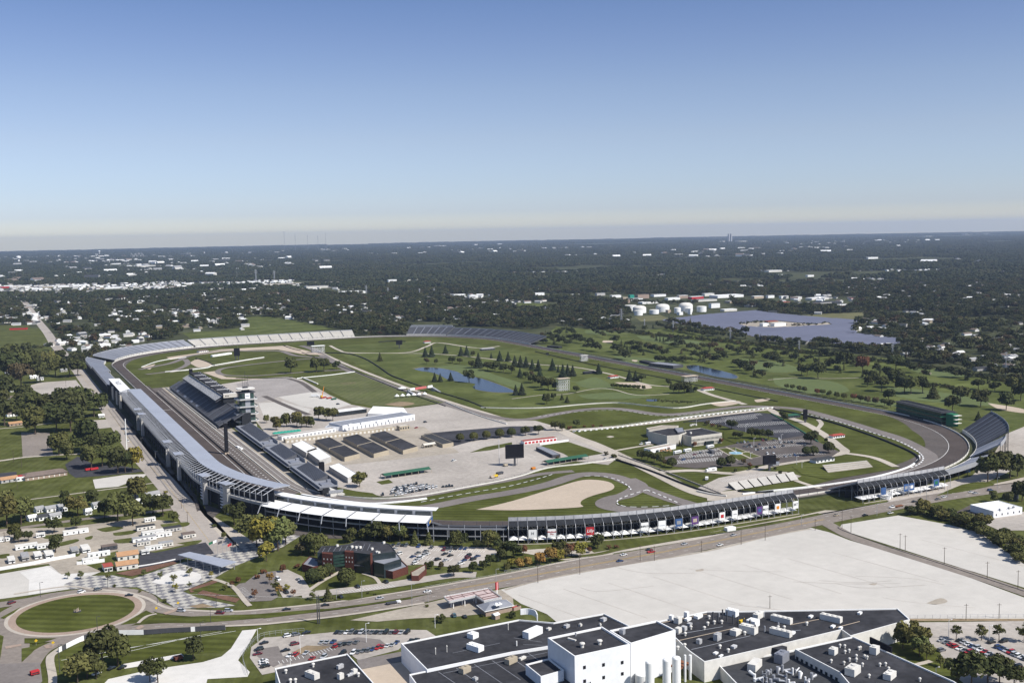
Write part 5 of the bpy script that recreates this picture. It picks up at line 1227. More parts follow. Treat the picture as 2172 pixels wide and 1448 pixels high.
def banner(sa,sc,d,z0,z1,ma,txt):
 A,B=Vector(P(sa,d,z0)),Vector(P(sc,d,z0));mid=(A+B)/2
 nm={'white':'white','red':'red','purple':'purple','blue':'blue and silver'}[ma]
 t=thing('hanging_banner',nm+' hanging banner '+(txt[3]if len(txt)>3 else '')+' on the steel grandstand','banner',(mid.x,mid.y,z0),'banners on the steel grandstands')
 u=(B-A).normalized();n=Vector((u.y,-u.x,0))
 o2=OV((sa+sc)/2,d)
 if n.dot(Vector((o2[2],o2[3],0)))<0:n=-n
 b=MB();h=Vector((0,0,z1-z0));b.face([A,B,B+h,A+h]);b.face([A+n*.06,B+n*.06,B+h+n*.06,A+h+n*.06]);b.build('cloth',ma,t)
 if txt and txt[0]:
  text_mesh('banner_lettering',t,txt[0],txt[1],txt[2],mid+n*.16+h*.52,(math.pi/2,0,math.atan2(n.y,n.x)+math.pi/2),.25 if txt[0]=='Lilly' else 0,1.0,.03)
 else:
  b=MB();c=mid+n*.12+h*.5;w=(B-A).length*.28
  b.face([c-u*w-h*.22,c+u*w-h*.22,c+u*w+h*.22,c-u*w+h*.22]);b.build('emblem',txt[2]if txt else 'red',t)
LB={2:('white',('H',2.6,'darksteel','with a dark letter H')),4:('white',('MaxStock\nDry',1.5,'red','with two small text lines')),8:('red',('Lilly',3.0,'white','reading Lilly')),14:('white',('INFICO',1.7,'black','with slanted black letters')),16:('white',('_____',1.6,'blue','with one thin blue line')),
      18:('blue',('',0,'steel','with a pale picture')),20:('purple',('',0,'tan','with a gold bust emblem')),24:('white',('',0,'red','with a red square logo')),26:('white',('Circle',1.3,'steel','with faint grey letters')),30:('purple',('',0,'blue','with a dim violet emblem')),31:('white',('SICO',2.1,'black','with bold black letters')),33:('white',('',0,'orange','with an orange square logo')),36:('white',('IRT',2.6,'darksteel','at the far right end'))}
steel_stand('long steel grandstand hung with banners along the street',3536,3739,5.4,LB)
steel_stand('shorter steel grandstand with blue mural banners near the footbridge',3387,3474,5.6,{3:('blue',('',0,'blue','with white diagonal')),7:('blue',('',0,'steel','with a racing picture')),8:('blue',('',0,'white','beside the picture')),12:('blue',('',0,'green','near the footbridge'))})
def white_stand():
 s0,s1=3786,3904
 t=thing('white_roofed_grandstand','curved grandstand with two bands of white roof panels','grandstand',base_of(s0,s1,32))
 deck(t,s0,s1,12,3,42,13.5,20,'bleacherdark',step=6)
 k=7
 for i in range(k):
  a,c=s0+(s1-s0)*i/k,s0+(s1-s0)*(i+1)/k
  slab(t,'lower_roof_panel','white',a+.6,c-.6,36.6,50,15.8,.25,6,-1.6)
 slab(t,'upper_roof','white',s0-2,s1+14,27.5,35,19.6,.35,6,-.3)
 b=MB();b.sweep([(35.2,15),(35.2,19.2),(35.5,19.2),(35.5,15)],s0,s1+10,6,0,True,True);b.build('suite_wall','steel',t)
 for i in range(10):
  a,c=s0+(s1-s0)*i/10+1,s0+(s1-s0)*(i+1)/10-1
  b=MB();b.sweep([(35.6,16),(35.6,18.4),(35.7,18.4),(35.7,16)],a,c,5,0,True,True);b.build('suite_window','glass',t)
 posts(t,'post','steel',s0-40,s1,46,0,12.5,9.2,.25)
 b=MB()
 for i in range(k+1):
  s=s0+(s1-s0)*i/k;b.bar(P(s,50,14.2),P(s-2,55,9.5),.35,4);b.bar(P(s,36.6,16),P(s,50,14.4),.35,4)
 b.build('roof_strut','steel',t)
 b=MB();b.sweep([(45,9.5),(14,3.6),(14,3),(45,9)],s0-46,s1,8,0,True,True);b.build('under_deck','darksteel',t)
 b=MB();b.sweep([(34,0),(34,8),(34.3,8),(34.3,0)],s0-46,s1+20,8,0,True,True);b.build('inner_wall','shade',t)
 b=MB();b.sweep([(46,9),(46,10),(46.3,10),(46.3,9)],s0-46,s1,8,0,True,True);b.sweep([(46,4.2),(46,4.9),(46.3,4.9),(46.3,4.2)],s0-46,s1,8,0,True,True);b.build('edge_beam','steel',t)
 A,B=P(s0-.5,36.8,13),P(s0-.5,50,11.4);b=MB();b.face([A,B,(B[0],B[1],14.4),(A[0],A[1],16)]);e=b.build('end_sign','blue',t)
 b=MB();C_=Vector(A).lerp(Vector(B),.5);q=(Vector(B)-Vector(A)).normalized();nn=Vector(P(s0-2,43,13))-Vector(P(s0,43,13));nn.normalize();C_+=nn*.1+Vector((0,0,1.4));b.face([C_-q*2.4-Vector((0,0,.6)),C_+q*2.4-Vector((0,0,.9)),C_+q*2.4+Vector((0,0,.5)),C_-q*2.4+Vector((0,0,.8))]);b.build('sign_patch','yellow',e)
 t2=thing('low_bleacher','low open bleacher row between the white roofs and banner stand','grandstand',base_of(3740,3784,30),'open grandstands around the oval')
 deck(t2,3741,3784,12,2.5,44,9,16,'bleacherdark',step=6);posts(t2,'post','steel',3742,3783,46,0,9.5,8,.25)
 a=OV(3920,32);b=MB();b.sweep([(31,14),(31,18),(38,18),(38,14)],3906,3930,6,[1,0,1,1],True,True);tag(b.build('rooftop_cabin',['white','conc_wall']),'white topped cabin at the joint of the two roofed stands','cabin')
white_stand()
def outer_wall():
 b=MB()
 for i in range(0,4020,1):
  pass
 b.sweep([(8.7,0),(8.7,1.5),(9.2,1.5),(9.2,0)],0,TOTAL,9,0,False,True)
 t=tag(b.build('track_wall','offwhite'),'pale concrete wall running right round the outside of the oval','wall')
 b=MB()
 for s in np.arange(0,TOTAL,9.0):b.bar(P(s,9.4,0),P(s,9.4,4.6),.11,4);b.bar(P(s,9.4,4.6),P(s,8.4,5.8),.11,4)
 for z in(2.4,3.6,4.8):b.sweep([(9.4,z),(9.45,z+.06),(9.4,z+.1)],0,TOTAL,9,0,False,True)
 f=b.build('catch_fence','darksteel');tag(f,'thin steel catch fence standing along the outer oval wall','fence')
outer_wall()
def barrier(label,pts,h=1.1,w=.7,m='offwhite',px=True,fence=0.0,name='barrier_wall',cat='wall',sm=5,fm='darksteel',gap=8.0):
 q=smooth(GL(pts),sm)if px else pts
 t=thing(name,label,cat,(q[0][0],q[0][1],0),'barriers and fences')
 if h:b=MB();ribbon(b,q,w,0,0,0,h);b.build('wall',m,t)
 if fence:
  L=[0]
  for a,c in zip(q,q[1:]):L.append(L[-1]+math.hypot(c[0]-a[0],c[1]-a[1]))
  X=[p[0]for p in q];Y=[p[1]for p in q];b=MB();last=None
  for u in np.arange(0,L[-1],gap):
   p=(float(np.interp(u,L,X)),float(np.interp(u,L,Y)));b.bar((*p,0),(*p,fence),.09,4)
   if last:b.bar((*last,fence),(*p,fence),.06,3);b.bar((*last,fence*.55),(*p,fence*.55),.05,3)
   last=p
  b.build('fence_frame',fm,t)
 return t
barrier('white wall curving inside the second turn road course',[(1575,1049),(1629,1043),(1754,1029.5),(1854,1013),(1924,993),(1948,976),(1950,968)],1.4,1.2,'white')
barrier('dark tyre wall edging the second turn lawn',[(1640,868),(1700,880),(1770,898),(1850,925),(1910,949),(1940,964),(1949,975),(1940,984)],1.5,1.4,'shade')
barrier('white wall beside the pit exit curve',[(650,1038),(700,1050),(790,1058),(880,1053),(968,1038),(1086,1015),(1161,993),(1230,985),(1305,975)],1.2,.8,'offwhite',fence=2.6)
barrier('white barrier between pit exit and road course',[(640,1050),(700,1060),(780,1069),(850,1065),(905,1058)],1.2,2.2,'white')
barrier('wall and fence dividing the drive from the striped lawn',[(1306,976),(1380,1000),(1450,1028),(1500,1045),(1538,1053)],1.7,.8,'shade',fence=3)
barrier('pale wall along the south side of the infield drive',[(1312,966),(1390,993),(1470,1024),(1530,1048)],1.1,.6,'concrete',fence=2.6)
barrier('short black and white wall on the striped lawn',[(1478,1043),(1510,1050),(1541,1054)],1.5,1.2,'offwhite')
barrier('black topped wall at the chute entrance',[(1565,1043),(1600,1046),(1640,1043)],1.5,1.5,'shade')
barrier('pale wall north of the infield road course',[(1020,865),(1086,866.5),(1161,865),(1240,858),(1311,855),(1380,862),(1440,866),(1500,857),(1560,851)],1.3,1.2,'offwhite',fence=2.5)
barrier('black edged wall beside the infield straight',[(690,749),(740,751),(775,762),(805,780),(830,797),(870,812)],1.5,1.4,'shade',fence=2.4)
barrier('fence line on the golf side of the infield straight',[(870,812),(930,832),(990,850),(1030,866)],1.2,.9,'shade',fence=2.4)
barrier('barrier on the field side of the infield straight',[(640,748),(700,770),(752,788),(850,828),(945,862)],1.0,.7,'shade',fence=2.2)
barrier('pale wall beside the dark garage car park',[(945,853),(1010,880),(1075,900)],1.2,1.2,'offwhite',fence=2.4)
barrier('inner fence of the long back straight',[(1135,746),(1250,772),(1400,801),(1500,822),(1629,848),(1650,852)],1.0,.7,'shade',fence=2.2)
barrier('white wall at the first infield chicane',[(300,779),(330,768),(360,762),(395,758)],1.1,.9,'white')
barrier('long white wall north of the tower terrace',[(350,789),(400,785),(440,780),(455,775),(520,764),(560,758)],1.2,1.4,'white')
barrier('dark wall between gravel trap and lawn',[(415,760),(440,768),(455,776)],1.3,1.0,'shade')
barrier('dark wall at the edge of the northern gravel strip',[(600,733),(620,740),(638,744)],1.3,1.0,'shade')
barrier('low dark wall on the far infield lawn',[(803,726),(830,724),(860,725)],1.6,1.4,'shade')
barrier('dark wall north of the concrete lot',[(500,803),(560,803),(600,802),(620,800)],1.1,.8,'shade')
def pitwalls():
 for lab,d,s0,s1,h,fe in(('long low wall between the front straight and pit strip',-12.2,-50,640,1.2,3.0),('pale pit lane wall with white posts',-27.3,-60,560,1.2,0),('wall along the front of the tower terrace seats',-30.5,300,680,1.6,2.5)):
  barrier(lab,[OV(s,d)[:2]for s in srange(s0,s1,12)],h,.6,'offwhite' if d!=-12.2 else 'shade',False,fe)
pitwalls()
def blocks():
 q=smooth(GL([(1225,914),(1300,907),(1400,893),(1500,879.5),(1600,868),(1640,864)]),4)
 L=[0]
 for a,c in zip(q,q[1:]):L.append(L[-1]+math.hypot(c[0]-a[0],c[1]-a[1]))
 t=barrier('pale fence of white blocks along the museum road',[(1225,914),(1300,907),(1400,893),(1500,879.5),(1600,868),(1640,864)],1.0,.8,'offwhite',fence=2.2,fm='scaffold')
 b=MB()
 for u in np.arange(0,L[-1],6.5):
  b.box(float(np.interp(u,L,[p[0]for p in q])),float(np.interp(u,L,[p[1]for p in q]))-4,0,2.6,1.2,1.3,.1)
 b.build('block_row','white',t)
blocks()
def terrace():
 t=thing('tower_terrace','dark tower terrace grandstand with suites facing the pit lane','grandstand',(48,730,0))
 def dk(y0,y1,x0,z0,x1,z1,n,m,nm,th=.8):deck(t,y0-256,y1-256,-x0,z0,-x1,z1,n,m,th,nm,20)
 dk(552,920,33,3.5,47,11,14,'bleacherdark','seating_deck');dk(538,905,47.2,11.2,58,17.5,12,'bleacherdark','upper_deck')
 b=MB()
 for y in np.arange(570,920,26):b.face([(33,y,4.4),(33,y+1.4,4.4),(57,y+1.4,18),(57,y,18)])
 for y in(700,740,790,850):b.face([(34,y,4.8),(34,y+14,4.8),(36.5,y+14,6.2),(36.5,y,6.2)])
 b.build('aisle','bleacher',t)
 dk(628,868,44.5,19.5,52.5,24,8,'darksteel','balcony_deck')
 for k,y in enumerate(np.arange(630,866,6.0)):
  if k%1==0:
   b=MB();b.face([(43.6,y,21.2),(52.4,y,25.6),(52.4,y+3,25.6),(43.6,y+3,21.2)]);b.build('balcony_seating','scaffold',t)
 for k in range(6):
  y0=626+k*39.5;y1=y0+38.2
  b=MB();b.prism([(52.6,y0),(67,y0),(67,y1),(52.6,y1)],18,28.2+.15*k,0,1,True);s=b.build('suite_block',['blackroof','shade'],t)
  b=MB();b.box(59.8,y0-.5,28.6,14.6,1.0,.6);b.build('roof_joint','scaffold',s)
  b=MB();b.box(52.3,(y0+y1)/2,25.3,.5,36,2.2);b.build('suite_window','glass',s)
  b=MB()
  for j in range(5):b.box(63+(j%2)*1.6,y0+5+j*6,28.35+.15*k,.9,1.0,.7)
  b.build('roof_fan','steel',s)
 b=MB();b.box(59.8,624.6,24,14.6,1.2,4.6);b.build('end_panel','stone',t)
 b=MB()
 for j in range(3):b.box(55+j*1.6,623.9,25.5,.9,.2,1.2)
 b.build('end_window','black',t)
 b=MB();b.box(55,867,24,4,5,9);b.build('roof_turret','black',t)
 b=MB();b.prism([(56,540),(66,540),(66,900),(56,900)],0,17,1,0);b.build('rear_building',['shade','darksteel'],t)
 posts(t,'column','darksteel',300,660,-45,0,10,14,.4)
terrace()
def pagoda():
 g=G(527,906);cx,cy=g.x,g.y+8
 t=thing('pagoda_tower','tall glass pagoda control tower with stacked white balconies','tower',(cx,cy,0))
 def oct_(w,d,c):return[(cx-w+c,cy-d),(cx+w-c,cy-d),(cx+w,cy-d+c),(cx+w,cy+d-c),(cx+w-c,cy+d),(cx-w+c,cy+d),(cx-w,cy+d-c),(cx-w,cy-d+c)]
 Z=[0,6.5,14.5,22.8,31,38.6]
 for i in range(5):
  w=9.5-.35*i;b=MB();b.prism(oct_(w,7.5,2.5),Z[i]+(.6 if i else 0),Z[i+1],0,0);st=b.build('glazed_storey','greenglass',t)
  b=MB()
  for j in range(9):
   x=cx-w+2.5+(2*w-5)*j/8;b.box(x,cy-7.56,Z[i]+.6,.3,.12,Z[i+1]-Z[i]-.6)
  b.box(cx,cy-7.6,(Z[i]+Z[i+1])/2,2*w-5,.1,.35);b.build('mullion','darksteel',st)
  if i<4:
   b=MB();b.prism(oct_(12.6-.3*i,10.2,3.2),Z[i+1],Z[i+1]+.6,0,0,True);bl=b.build('balcony','offwhite',t)
   b=MB();q=oct_(12.4-.3*i,10,3.2);ribbon(b,q+[q[0]],.1,Z[i+1]+.6,0,0,1.1);b.build('railing','steel',bl)
  b=MB();b.box(cx+.5,cy-7.7,Z[i]+.8,5.5,.4,Z[i+1]-Z[i]-1);b.build('central_panel','white' if i==4 else 'steel',st)
 b=MB();b.prism(oct_(10,8,2.5),38.6,39.1,0,0,True);b.build('terrace_roof','darksteel',t)
 b=MB();b.prism(oct_(4,4,1.2),39.1,42.6,0,0);b.build('lantern','darksteel',t)
 b=MB();b.prism(oct_(9.5,8.5,3),42.6,43.4,0,0,True);b.build('top_roof','offwhite',t)
 b=MB()
 for dx,dy,h in((-3,0,55),(-1,1,49),(0,0,62),(1.5,-1,50),(3,1,57),(4,0,48)):b.bar((cx+dx,cy+dy,43.4),(cx+dx,cy+dy,h),.16,4)
 b.box(cx,cy,43.4,5,4,1.6);b.build('antenna','darksteel',t)
 b=MB();b.box(cx+.5,cy-8.0,35,3.6,.1,.5);b.build('sign_line','blue',t)
 b=MB();b.box(cx,cy-9,0,18,3,3);b.build('entrance_hall','stone',t)
pagoda()
def pitsuites():
 for i,(y0,y1)in enumerate(((392,520),(288,384),(186,281))):
  t=thing('pit_terrace','pit terrace block with dark striped rooftop seating','grandstand',(53,(y0+y1)/2,0),'pit terrace blocks',('next to the pagoda','in the middle of the pit lane','at the street end of the pit lane')[i])
  b=MB();b.prism([(47.5,y0),(60,y0),(60,y1),(47.5,y1)],0,6,0,1);b.build('garage_storey',['darksteel','shade'],t)
  b=MB();b.prism([(43.5,y0),(48.5,y0),(48.5,y1),(43.5,y1)],4.6,5.2,0,0,True);b.build('canopy','greymetal',t)
  b=MB();b.prism([(45,y0-.3),(60.5,y0-.3),(60.5,y1+.3),(45,y1+.3)],6.02,7.2,0,0,True);b.build('deck','greymetal',t)
  b=MB()
  for j in range(11):
   x=48.2+j*.98;b.box(x,(y0+y1)/2+6,7.22,.9,y1-y0-34,.3+.36*j)
  b.build('seating_step','bleacherdark',t)
  for j in range(11):
   b=MB();b.box(48.0+j*.98,(y0+y1)/2+6,7.56+.36*j,.3,y1-y0-34,.35);b.build('bench','bleacher',t)
  b=MB();b.box(60.2,(y0+y1)/2,7.2,.3,y1-y0,3.2);b.build('rear_screen','steel',t)
  b=MB();b.box(52,y0+7,7.22,9,9,.9);b.box(56,y0+12,7.22,3,4,2.6);b.build('stair_head','bleacher',t)
  b=MB()
  for y in np.arange(y0+2,y1-1,6):b.box(47.3,y,.3,.2,4.4,3.6)
  b.build('garage_door','black',t)
 b=MB();t=thing('outside_staircase','concrete staircase at the end of the pit terrace','staircase',(56,178,0))
 for k in range(9):b.box(52+k*1.3,179,0,1.3,4,7-k*.7)
 b.box(62,181,0,5,3,.4);b.build('stair','offwhite',t)
 b=MB();b.box(56,176.8,3,12,.2,2.4,0);b.build('railing','steel',t)
pitsuites()
def scoring(px,py,top,w,label,where=None):
 g=G(px,py);D=(g-CAM).length;h=(py-top)*D/FPX
 t=thing('scoring_pylon',label,'pylon',(g.x,g.y,0))
 b=MB();b.box(g.x,g.y,0,w*1.3,w*1.3,2);b.build('base','tan',t)
 b=MB();b.box(g.x,g.y,2,w,w,h-2);b.build('shaft','black',t)
 b=MB();b.box(g.x,g.y,h,w*1.15,w*1.15,1.4);b.build('cap','darksteel',t)
 b=MB()
 for k in range(14):b.box(g.x,g.y-w/2-.05,5+k*(h-9)/14,w*.8,.1,.12)
 b.build('display_line','darksteel',t)
scoring(481,963,899,3.2,'tall black scoring pylon between the front straight and pits')
def board(px,py,top,wpx,hpx,label,mast=True,legs=1):
 g=G(px,py);D=(g-CAM).length;s=D/FPX;h=(py-top)*s;w=wpx*s;hh=hpx*s;a=0.25
 t=thing('video_board',label,'screen',(g.x,g.y,0),'large video boards')
 c,q=math.cos(-a),math.sin(-a)
 b=MB();b.box(g.x,g.y,h-hh,w,2.2,hh,-a);p=b.build('panel','black',t)
 b=MB();b.box(g.x-q*-1.15*0,g.y-1.3,h-hh+.5,w*.9,.1,.3,-a);b.build('ledge','darksteel',p)
 b=MB()
 for k in range(legs):
  x=(k-(legs-1)/2)*w*.45;b.box(g.x+c*x,g.y-q*x*-1,0,1.6,1.6,h-hh,-a)
 b.build('leg','darksteel',t)
 if mast:b=MB();b.bar((g.x+w*.2,g.y+1.5,0),(g.x+w*.2,g.y+1.5,h+4),.14,4);b.build('mast','steel',t)
for a in((1092,988,942,39,29,'black video board on one leg in the concrete infield',True),(1632,998,966,27,19,'black video board beside the museum car park',True),(503,763,739,12,16,'narrow black video board in the northern infield',True,2),(659,734,724,15,8,'black video board beside the far gantry building',False),(847,739,721.5,13,9.5,'small black video board on the far lawn',False),(1708,896,869,8,20,'slim dark video board near the second turn',True),(1161,754,748,6,3,'tiny black board beside the far back straight',False)):board(*a)
b=MB();g=G(661,1010);b.box(g.x,g.y,0,3.4,3.4,16);
g=G(677,1010);b=MB();b.box(g.x+2,g.y-2,0,4,4,13);tag(b.build('video_board','black'),'dark square screen tower behind the pit terrace','screen','large video boards')
def blk(t,poly,z0,z1,wall,roof,para=0.0,pm='white',pw=.45,wname='wall',rname='roof'):
 """walls, flat roof and optional parapet rim over a world polygon; parts of t"""
 a=sum(poly[i][0]*poly[(i+1)%len(poly)][1]-poly[(i+1)%len(poly)][0]*poly[i][1]for i in range(len(poly)))
 if a<0:poly=poly[::-1]
 b=MB();n=len(poly)
 for i in range(n):
  p,q=poly[i],poly[(i+1)%n];b.face([(*p,z0),(*q,z0),(*q,z1+para),(*p,z1+para)])
 b.build(wname,wall,t)
 b=MB();b.face([(*p,z1)for p in poly]);r=b.build(rname,roof,t)
 if para:
  b=MB();c=poly+[poly[0],poly[1]];inn=[]
  for i in range(n):
   p0,p1,p2=poly[i-1],poly[i],poly[(i+1)%n]
   e1=Vector((p1[0]-p0[0],p1[1]-p0[1])).normalized();e2=Vector((p2[0]-p1[0],p2[1]-p1[1])).normalized()
   nn=Vector((-e1.y-e2.y,e1.x+e2.x));k=nn.length
   nn=nn/k*(pw/max(.35,k/2))if k>.05 else nn
   inn.append((p1[0]+nn.x,p1[1]+nn.y))
  for i in range(n):
   j=(i+1)%n
   b.face([(*poly[i],z1+para),(*poly[j],z1+para),(*inn[j],z1+para),(*inn[i],z1+para)])
   b.face([(*inn[i],z1),(*inn[i],z1+para),(*inn[j],z1+para),(*inn[j],z1)])
  b.build('parapet',pm,t)
 return r
def quad(A,B,dep):
 """rectangle from front edge A->B (photo px on the ground), depth away from the camera"""
 a,b=G(*A),G(*B);d=Vector((b.x-a.x,b.y-a.y));n=Vector((-d.y,d.x)).normalized()
 if n.dot(Vector((FW.x,FW.y)))<0:n=-n
 return[(a.x,a.y),(b.x,b.y),(b.x+n.x*dep,b.y+n.y*dep),(a.x+n.x*dep,a.y+n.y*dep)]
def winrow(t,A,B,z0,z1,n,frac=.55,m='glass',off=.06,name='window',each=False):
 """row of n windows along wall A->B (world xy)"""
 a,b_=Vector(A),Vector(B);d=b_-a;nn=Vector((d.y,-d.x)).normalized()*off;w=d/n
 b=MB()
 for i in range(n):
  p=a+w*(i+.5-frac/2)+nn;q=a+w*(i+.5+frac/2)+nn
  b.face([(p.x,p.y,z0),(q.x,q.y,z0),(q.x,q.y,z1),(p.x,p.y,z1)])
  if each:b.build(name,m,t);b=MB()
 if not each:b.build(name,m,t)
def ctr(poly):return(sum(p[0]for p in poly)/len(poly),sum(p[1]for p in poly)/len(poly),0)
def unit(t,px,py,z,sx,sy,h,m='offwhite',ang=0.0,name='rooftop_unit',fan=True):
 g=G(px,py,z);b=MB();b.box(g.x,g.y,z+.25,sx,sy,h,ang);b.box(g.x,g.y,z,sx*.9,sy*.9,.3,ang)
 if fan:
  c,q=math.cos(ang),math.sin(ang);n=max(1,int(max(sx,sy)/2.6))
  for i in range(n):
   u=(i+.5)/n-.5;dx,dy=(u*sx,0)if sx>sy else(0,u*sy)
   b.cyl(g.x+c*dx-q*dy,g.y+q*dx+c*dy,z+h+.25,z+h+.6,min(sx,sy)*.3,10)
 return b.build(name,m,t)
def pipe(t,px,py,z,r,h,m='steel',name='vent_stack',cap=False):
 g=G(px,py,z);b=MB();b.cyl(g.x,g.y,z,z+h,r,10)
 if cap:b.lathe(g.x,g.y,[(r*1.1,z+h),(r*1.7,z+h+.15),(r*1.5,z+h+.6),(r*.4,z+h+.9)],10)
 return b.build(name,m,t)
FA=YAW-.03
def factory():
 H=9.5
 L1=GL([(850.5,1366),(1100,1315.5),(1174,1322),(1281,1302.5),(1345,1334),(1245,1370),(1165,1372),(1086,1384.5),(905.5,1422)],H)
 t=thing('factory_building','wide low factory with black membrane roof left of the white tower','factory',ctr(L1),'factory buildings')
 blk(t,L1,0,H,'whitewall','blackroof',.7)
 for a in((1003,1352,4.2,4.2,2.4,'white'),(1008,1378,4,8,2.6,'white'),(1130,1348,11,4,3.4,'white'),(1202,1330,3,2,1.3,'tarp'),(1280,1316,3,2.4,1.4,'tarp'),(1231,1327,1.4,1.4,1,'offwhite'),(1273,1326,1,1,.8,'offwhite'),(1164,1335,2.4,1.8,.8,'offwhite')):unit(t,a[0],a[1],H,*a[2:5],a[5],FA,fan=a[2]<6)
 for x,y in((924,1387),(948,1382),(1078,1335)):pipe(t,x,y,H,.18,2.6,'offwhite',cap=True)
 g=[G(x,y,H)for x,y in((1104,1303),(1120,1302),(1135,1306),(1140,1316))]
 b=MB();ribbon(b,smooth([(p.x,p.y)for p in g],4),.5,H,0,0,3.2);b.build('curved_parapet','white',t)
 for x,y,x2,y2 in((960,1384,1060,1363),(1090,1352,1150,1361),(1110,1366,1165,1368)):
  b=MB();ribbon(b,[(p.x,p.y)for p in(G(x,y,H),G(x2,y2,H))],.28,H+.05);b.build('roof_seam','greymetal',t)
 L2=GL([(868,1431.5),(1086,1385.5),(1164,1373),(1235,1400),(1270,1480),(1160,1530),(930,1520)],H-.8)
 t=thing('factory_building','front left factory block with ribbed black roof','factory',ctr(L2),'factory buildings')
 blk(t,L2,0,H-.8,'whitewall','blackroof',.6)
 for a in((986,1425,5.2,3.2,2.4,'block'),(1084,1405,6,3,2.4,'block'),(1108,1397,4,1.6,.8,'offwhite'),(1008,1441,2,2,1,'tarp')):unit(t,a[0],a[1],H-.8,*a[2:5],a[5],FA)
 for k in range(6):
  b=MB();p,q=G(930+38*k,1424-8*k,H-.8),G(990+38*k,1465-8*k,H-.8);ribbon(b,[(p.x,p.y),(q.x,q.y)],.3,H-.74);b.build('roof_seam','greymetal',t)
 p,q=G(940,1427,H-.8),G(1160,1383,H-.8);b=MB();ribbon(b,[(p.x,p.y),(q.x,q.y)],.3,H-.73);b.build('roof_seam','greymetal',t)
 pipe(t,1096,1372,H-.8,.3,3.2,'white')
 T=21.5;TP=GL([(1161.7,1355.4),(1276.8,1331.4),(1336.6,1369.2),(1218.8,1395)],T)
 t=thing('factory_tower','tall plain white factory block with small square windows','factory',ctr(TP),'factory buildings')
 blk(t,TP,0,T,'whitewall','blackroof',.9,'white',.6)
 for x,y in((1235,1372),(1272,1366)):pipe(t,x,y,T,.8,1.6,'offwhite','roof_fan',True)
 unit(t,1213,1357,T,1.0,4.6,.5,'offwhite',FA,'skylight',False);unit(t,1221,1348,T,.5,.5,1.4,'steel',FA,'vent_stack',False)
 a,b_=Vector(TP[3]),Vector(TP[2]);d=(b_-a)
 nn=Vector((d.y,-d.x)).normalized()
 if nn.dot(Vector((FW.x,FW.y)))>0:nn=-nn
 for u,z in((.17,16.3),(.51,15.5),(.85,14.6),(.85,9.3),(.51,9.6),(.17,9.9)):
  p=a+d*u+nn*.05;w=d.normalized()*.75;b=MB();b.face([(p.x-w.x,p.y-w.y,z-.8),(p.x+w.x,p.y+w.y,z-.8),(p.x+w.x,p.y+w.y,z+.8),(p.x-w.x,p.y-w.y,z+.8)]);b.build('window','black',t)
 MP=GL([(1293,1339),(1393,1318),(1433,1338.5),(1338,1367)],T-2)
 t=thing('factory_tower','white factory block one step lower beside the windowed tower','factory',ctr(MP),'factory buildings')
 blk(t,MP,0,T-2,'whitewall','blackroof',.8,'white',.6);unit(t,1320,1344,T-2,2,2.2,2.2,'steel',FA,'roof_cowl',False)
 AP=GL([(1114.7,1410.6),(1164,1398),(1196,1423),(1147,1437)],13)
 t=thing('factory_annex','small white annex with dark roof below the windowed tower','factory',ctr(AP),'factory buildings');blk(t,AP,0,13,'whitewall','blackroof',.7)
 E1=GL([(1395,1319),(1499.4,1297.6),(1562,1297.6),(1904,1291.5),(1930,1315),(1804,1350),(1785,1336.5),(1629,1374),(1494,1405),(1462,1382)],H)
 t=thing('factory_building','long eastern factory block with black roof crowded by vents','factory',ctr(E1),'factory buildings')
 blk(t,E1,0,H,'offwhite','blackroof',.6)
 e=lambda x,y:(1400+x/5.43,1270+y/5.43)
 for x,y,sx,sy,h,m in((205,275,3.4,3,3,'offwhite'),(320,245,4,2,1.2,'white'),(440,215,5,2.6,1.4,'white'),(340,300,2.4,2,1,'tarp'),(275,360,2.4,2.4,2,'tarp'),(210,385,3,2.4,2.4,'offwhite'),(830,190,3.6,6,3.2,'white'),(1135,215,7,3,2.6,'offwhite'),(1070,310,5,5,3.2,'white'),(1020,385,4,8.5,3.6,'offwhite'),(865,410,4.4,3.6,2.6,'offwhite'),(660,470,4,2.4,3.2,'tarp'),(450,510,2.4,2,2,'tarp'),(1400,265,3,11,2.8,'offwhite'),(1970,250,3,11,2.8,'offwhite'),(1390,415,3,11,2.8,'offwhite'),(1735,210,3,1.6,.8,'white'),(1525,400,3.4,1.8,.8,'white'),(1990,325,3,1.6,.8,'white'),(850,560,3,2,1,'tarp'),(2300,170,3,1.6,.8,'white'),(640,630,2.6,1.6,.6,'white'),(700,660,3,1,.5,'white'),(2080,340,2.4,1.4,.7,'white')):unit(t,*e(x,y),H,sx,sy,h,m,FA,fan=sx*sy>9)
 for x,y in((355,345),(290,420),(510,352),(550,300),(625,285),(710,280),(565,225),(285,550),(205,580),(690,565),(785,610),(925,390),(975,410),(1690,300),(1360,345),(1430,345)):pipe(t,*e(x,y),H,.5,1.1,'offwhite','roof_vent',True)
 for x,y,h in((610,250,4.8),(668,275,5),(720,225,5),(770,250,5.2),(842,285,4.8),(900,315,4.8),(960,310,5),(1035,330,4.2),(1095,405,5),(1205,375,3),(680,200,2),(1365,335,3),(1197,205,2.6)):pipe(t,*e(x,y),H,.38,h,'darksteel' if h>4 else 'steel','chimney_stack')
 for x,y in((130,245),(305,205)):unit(t,*e(x,y),H,2,2,2.6,'white',FA,'roof_cowl',False)
 g=G(*e(935,275),H);b=MB();b.box(g.x,g.y,H,2,2,1.5);b.bar((g.x-1,g.y,H+1),(g.x+2,g.y,H+2.2),.3);b.build('yellow_valve','yellow',t)
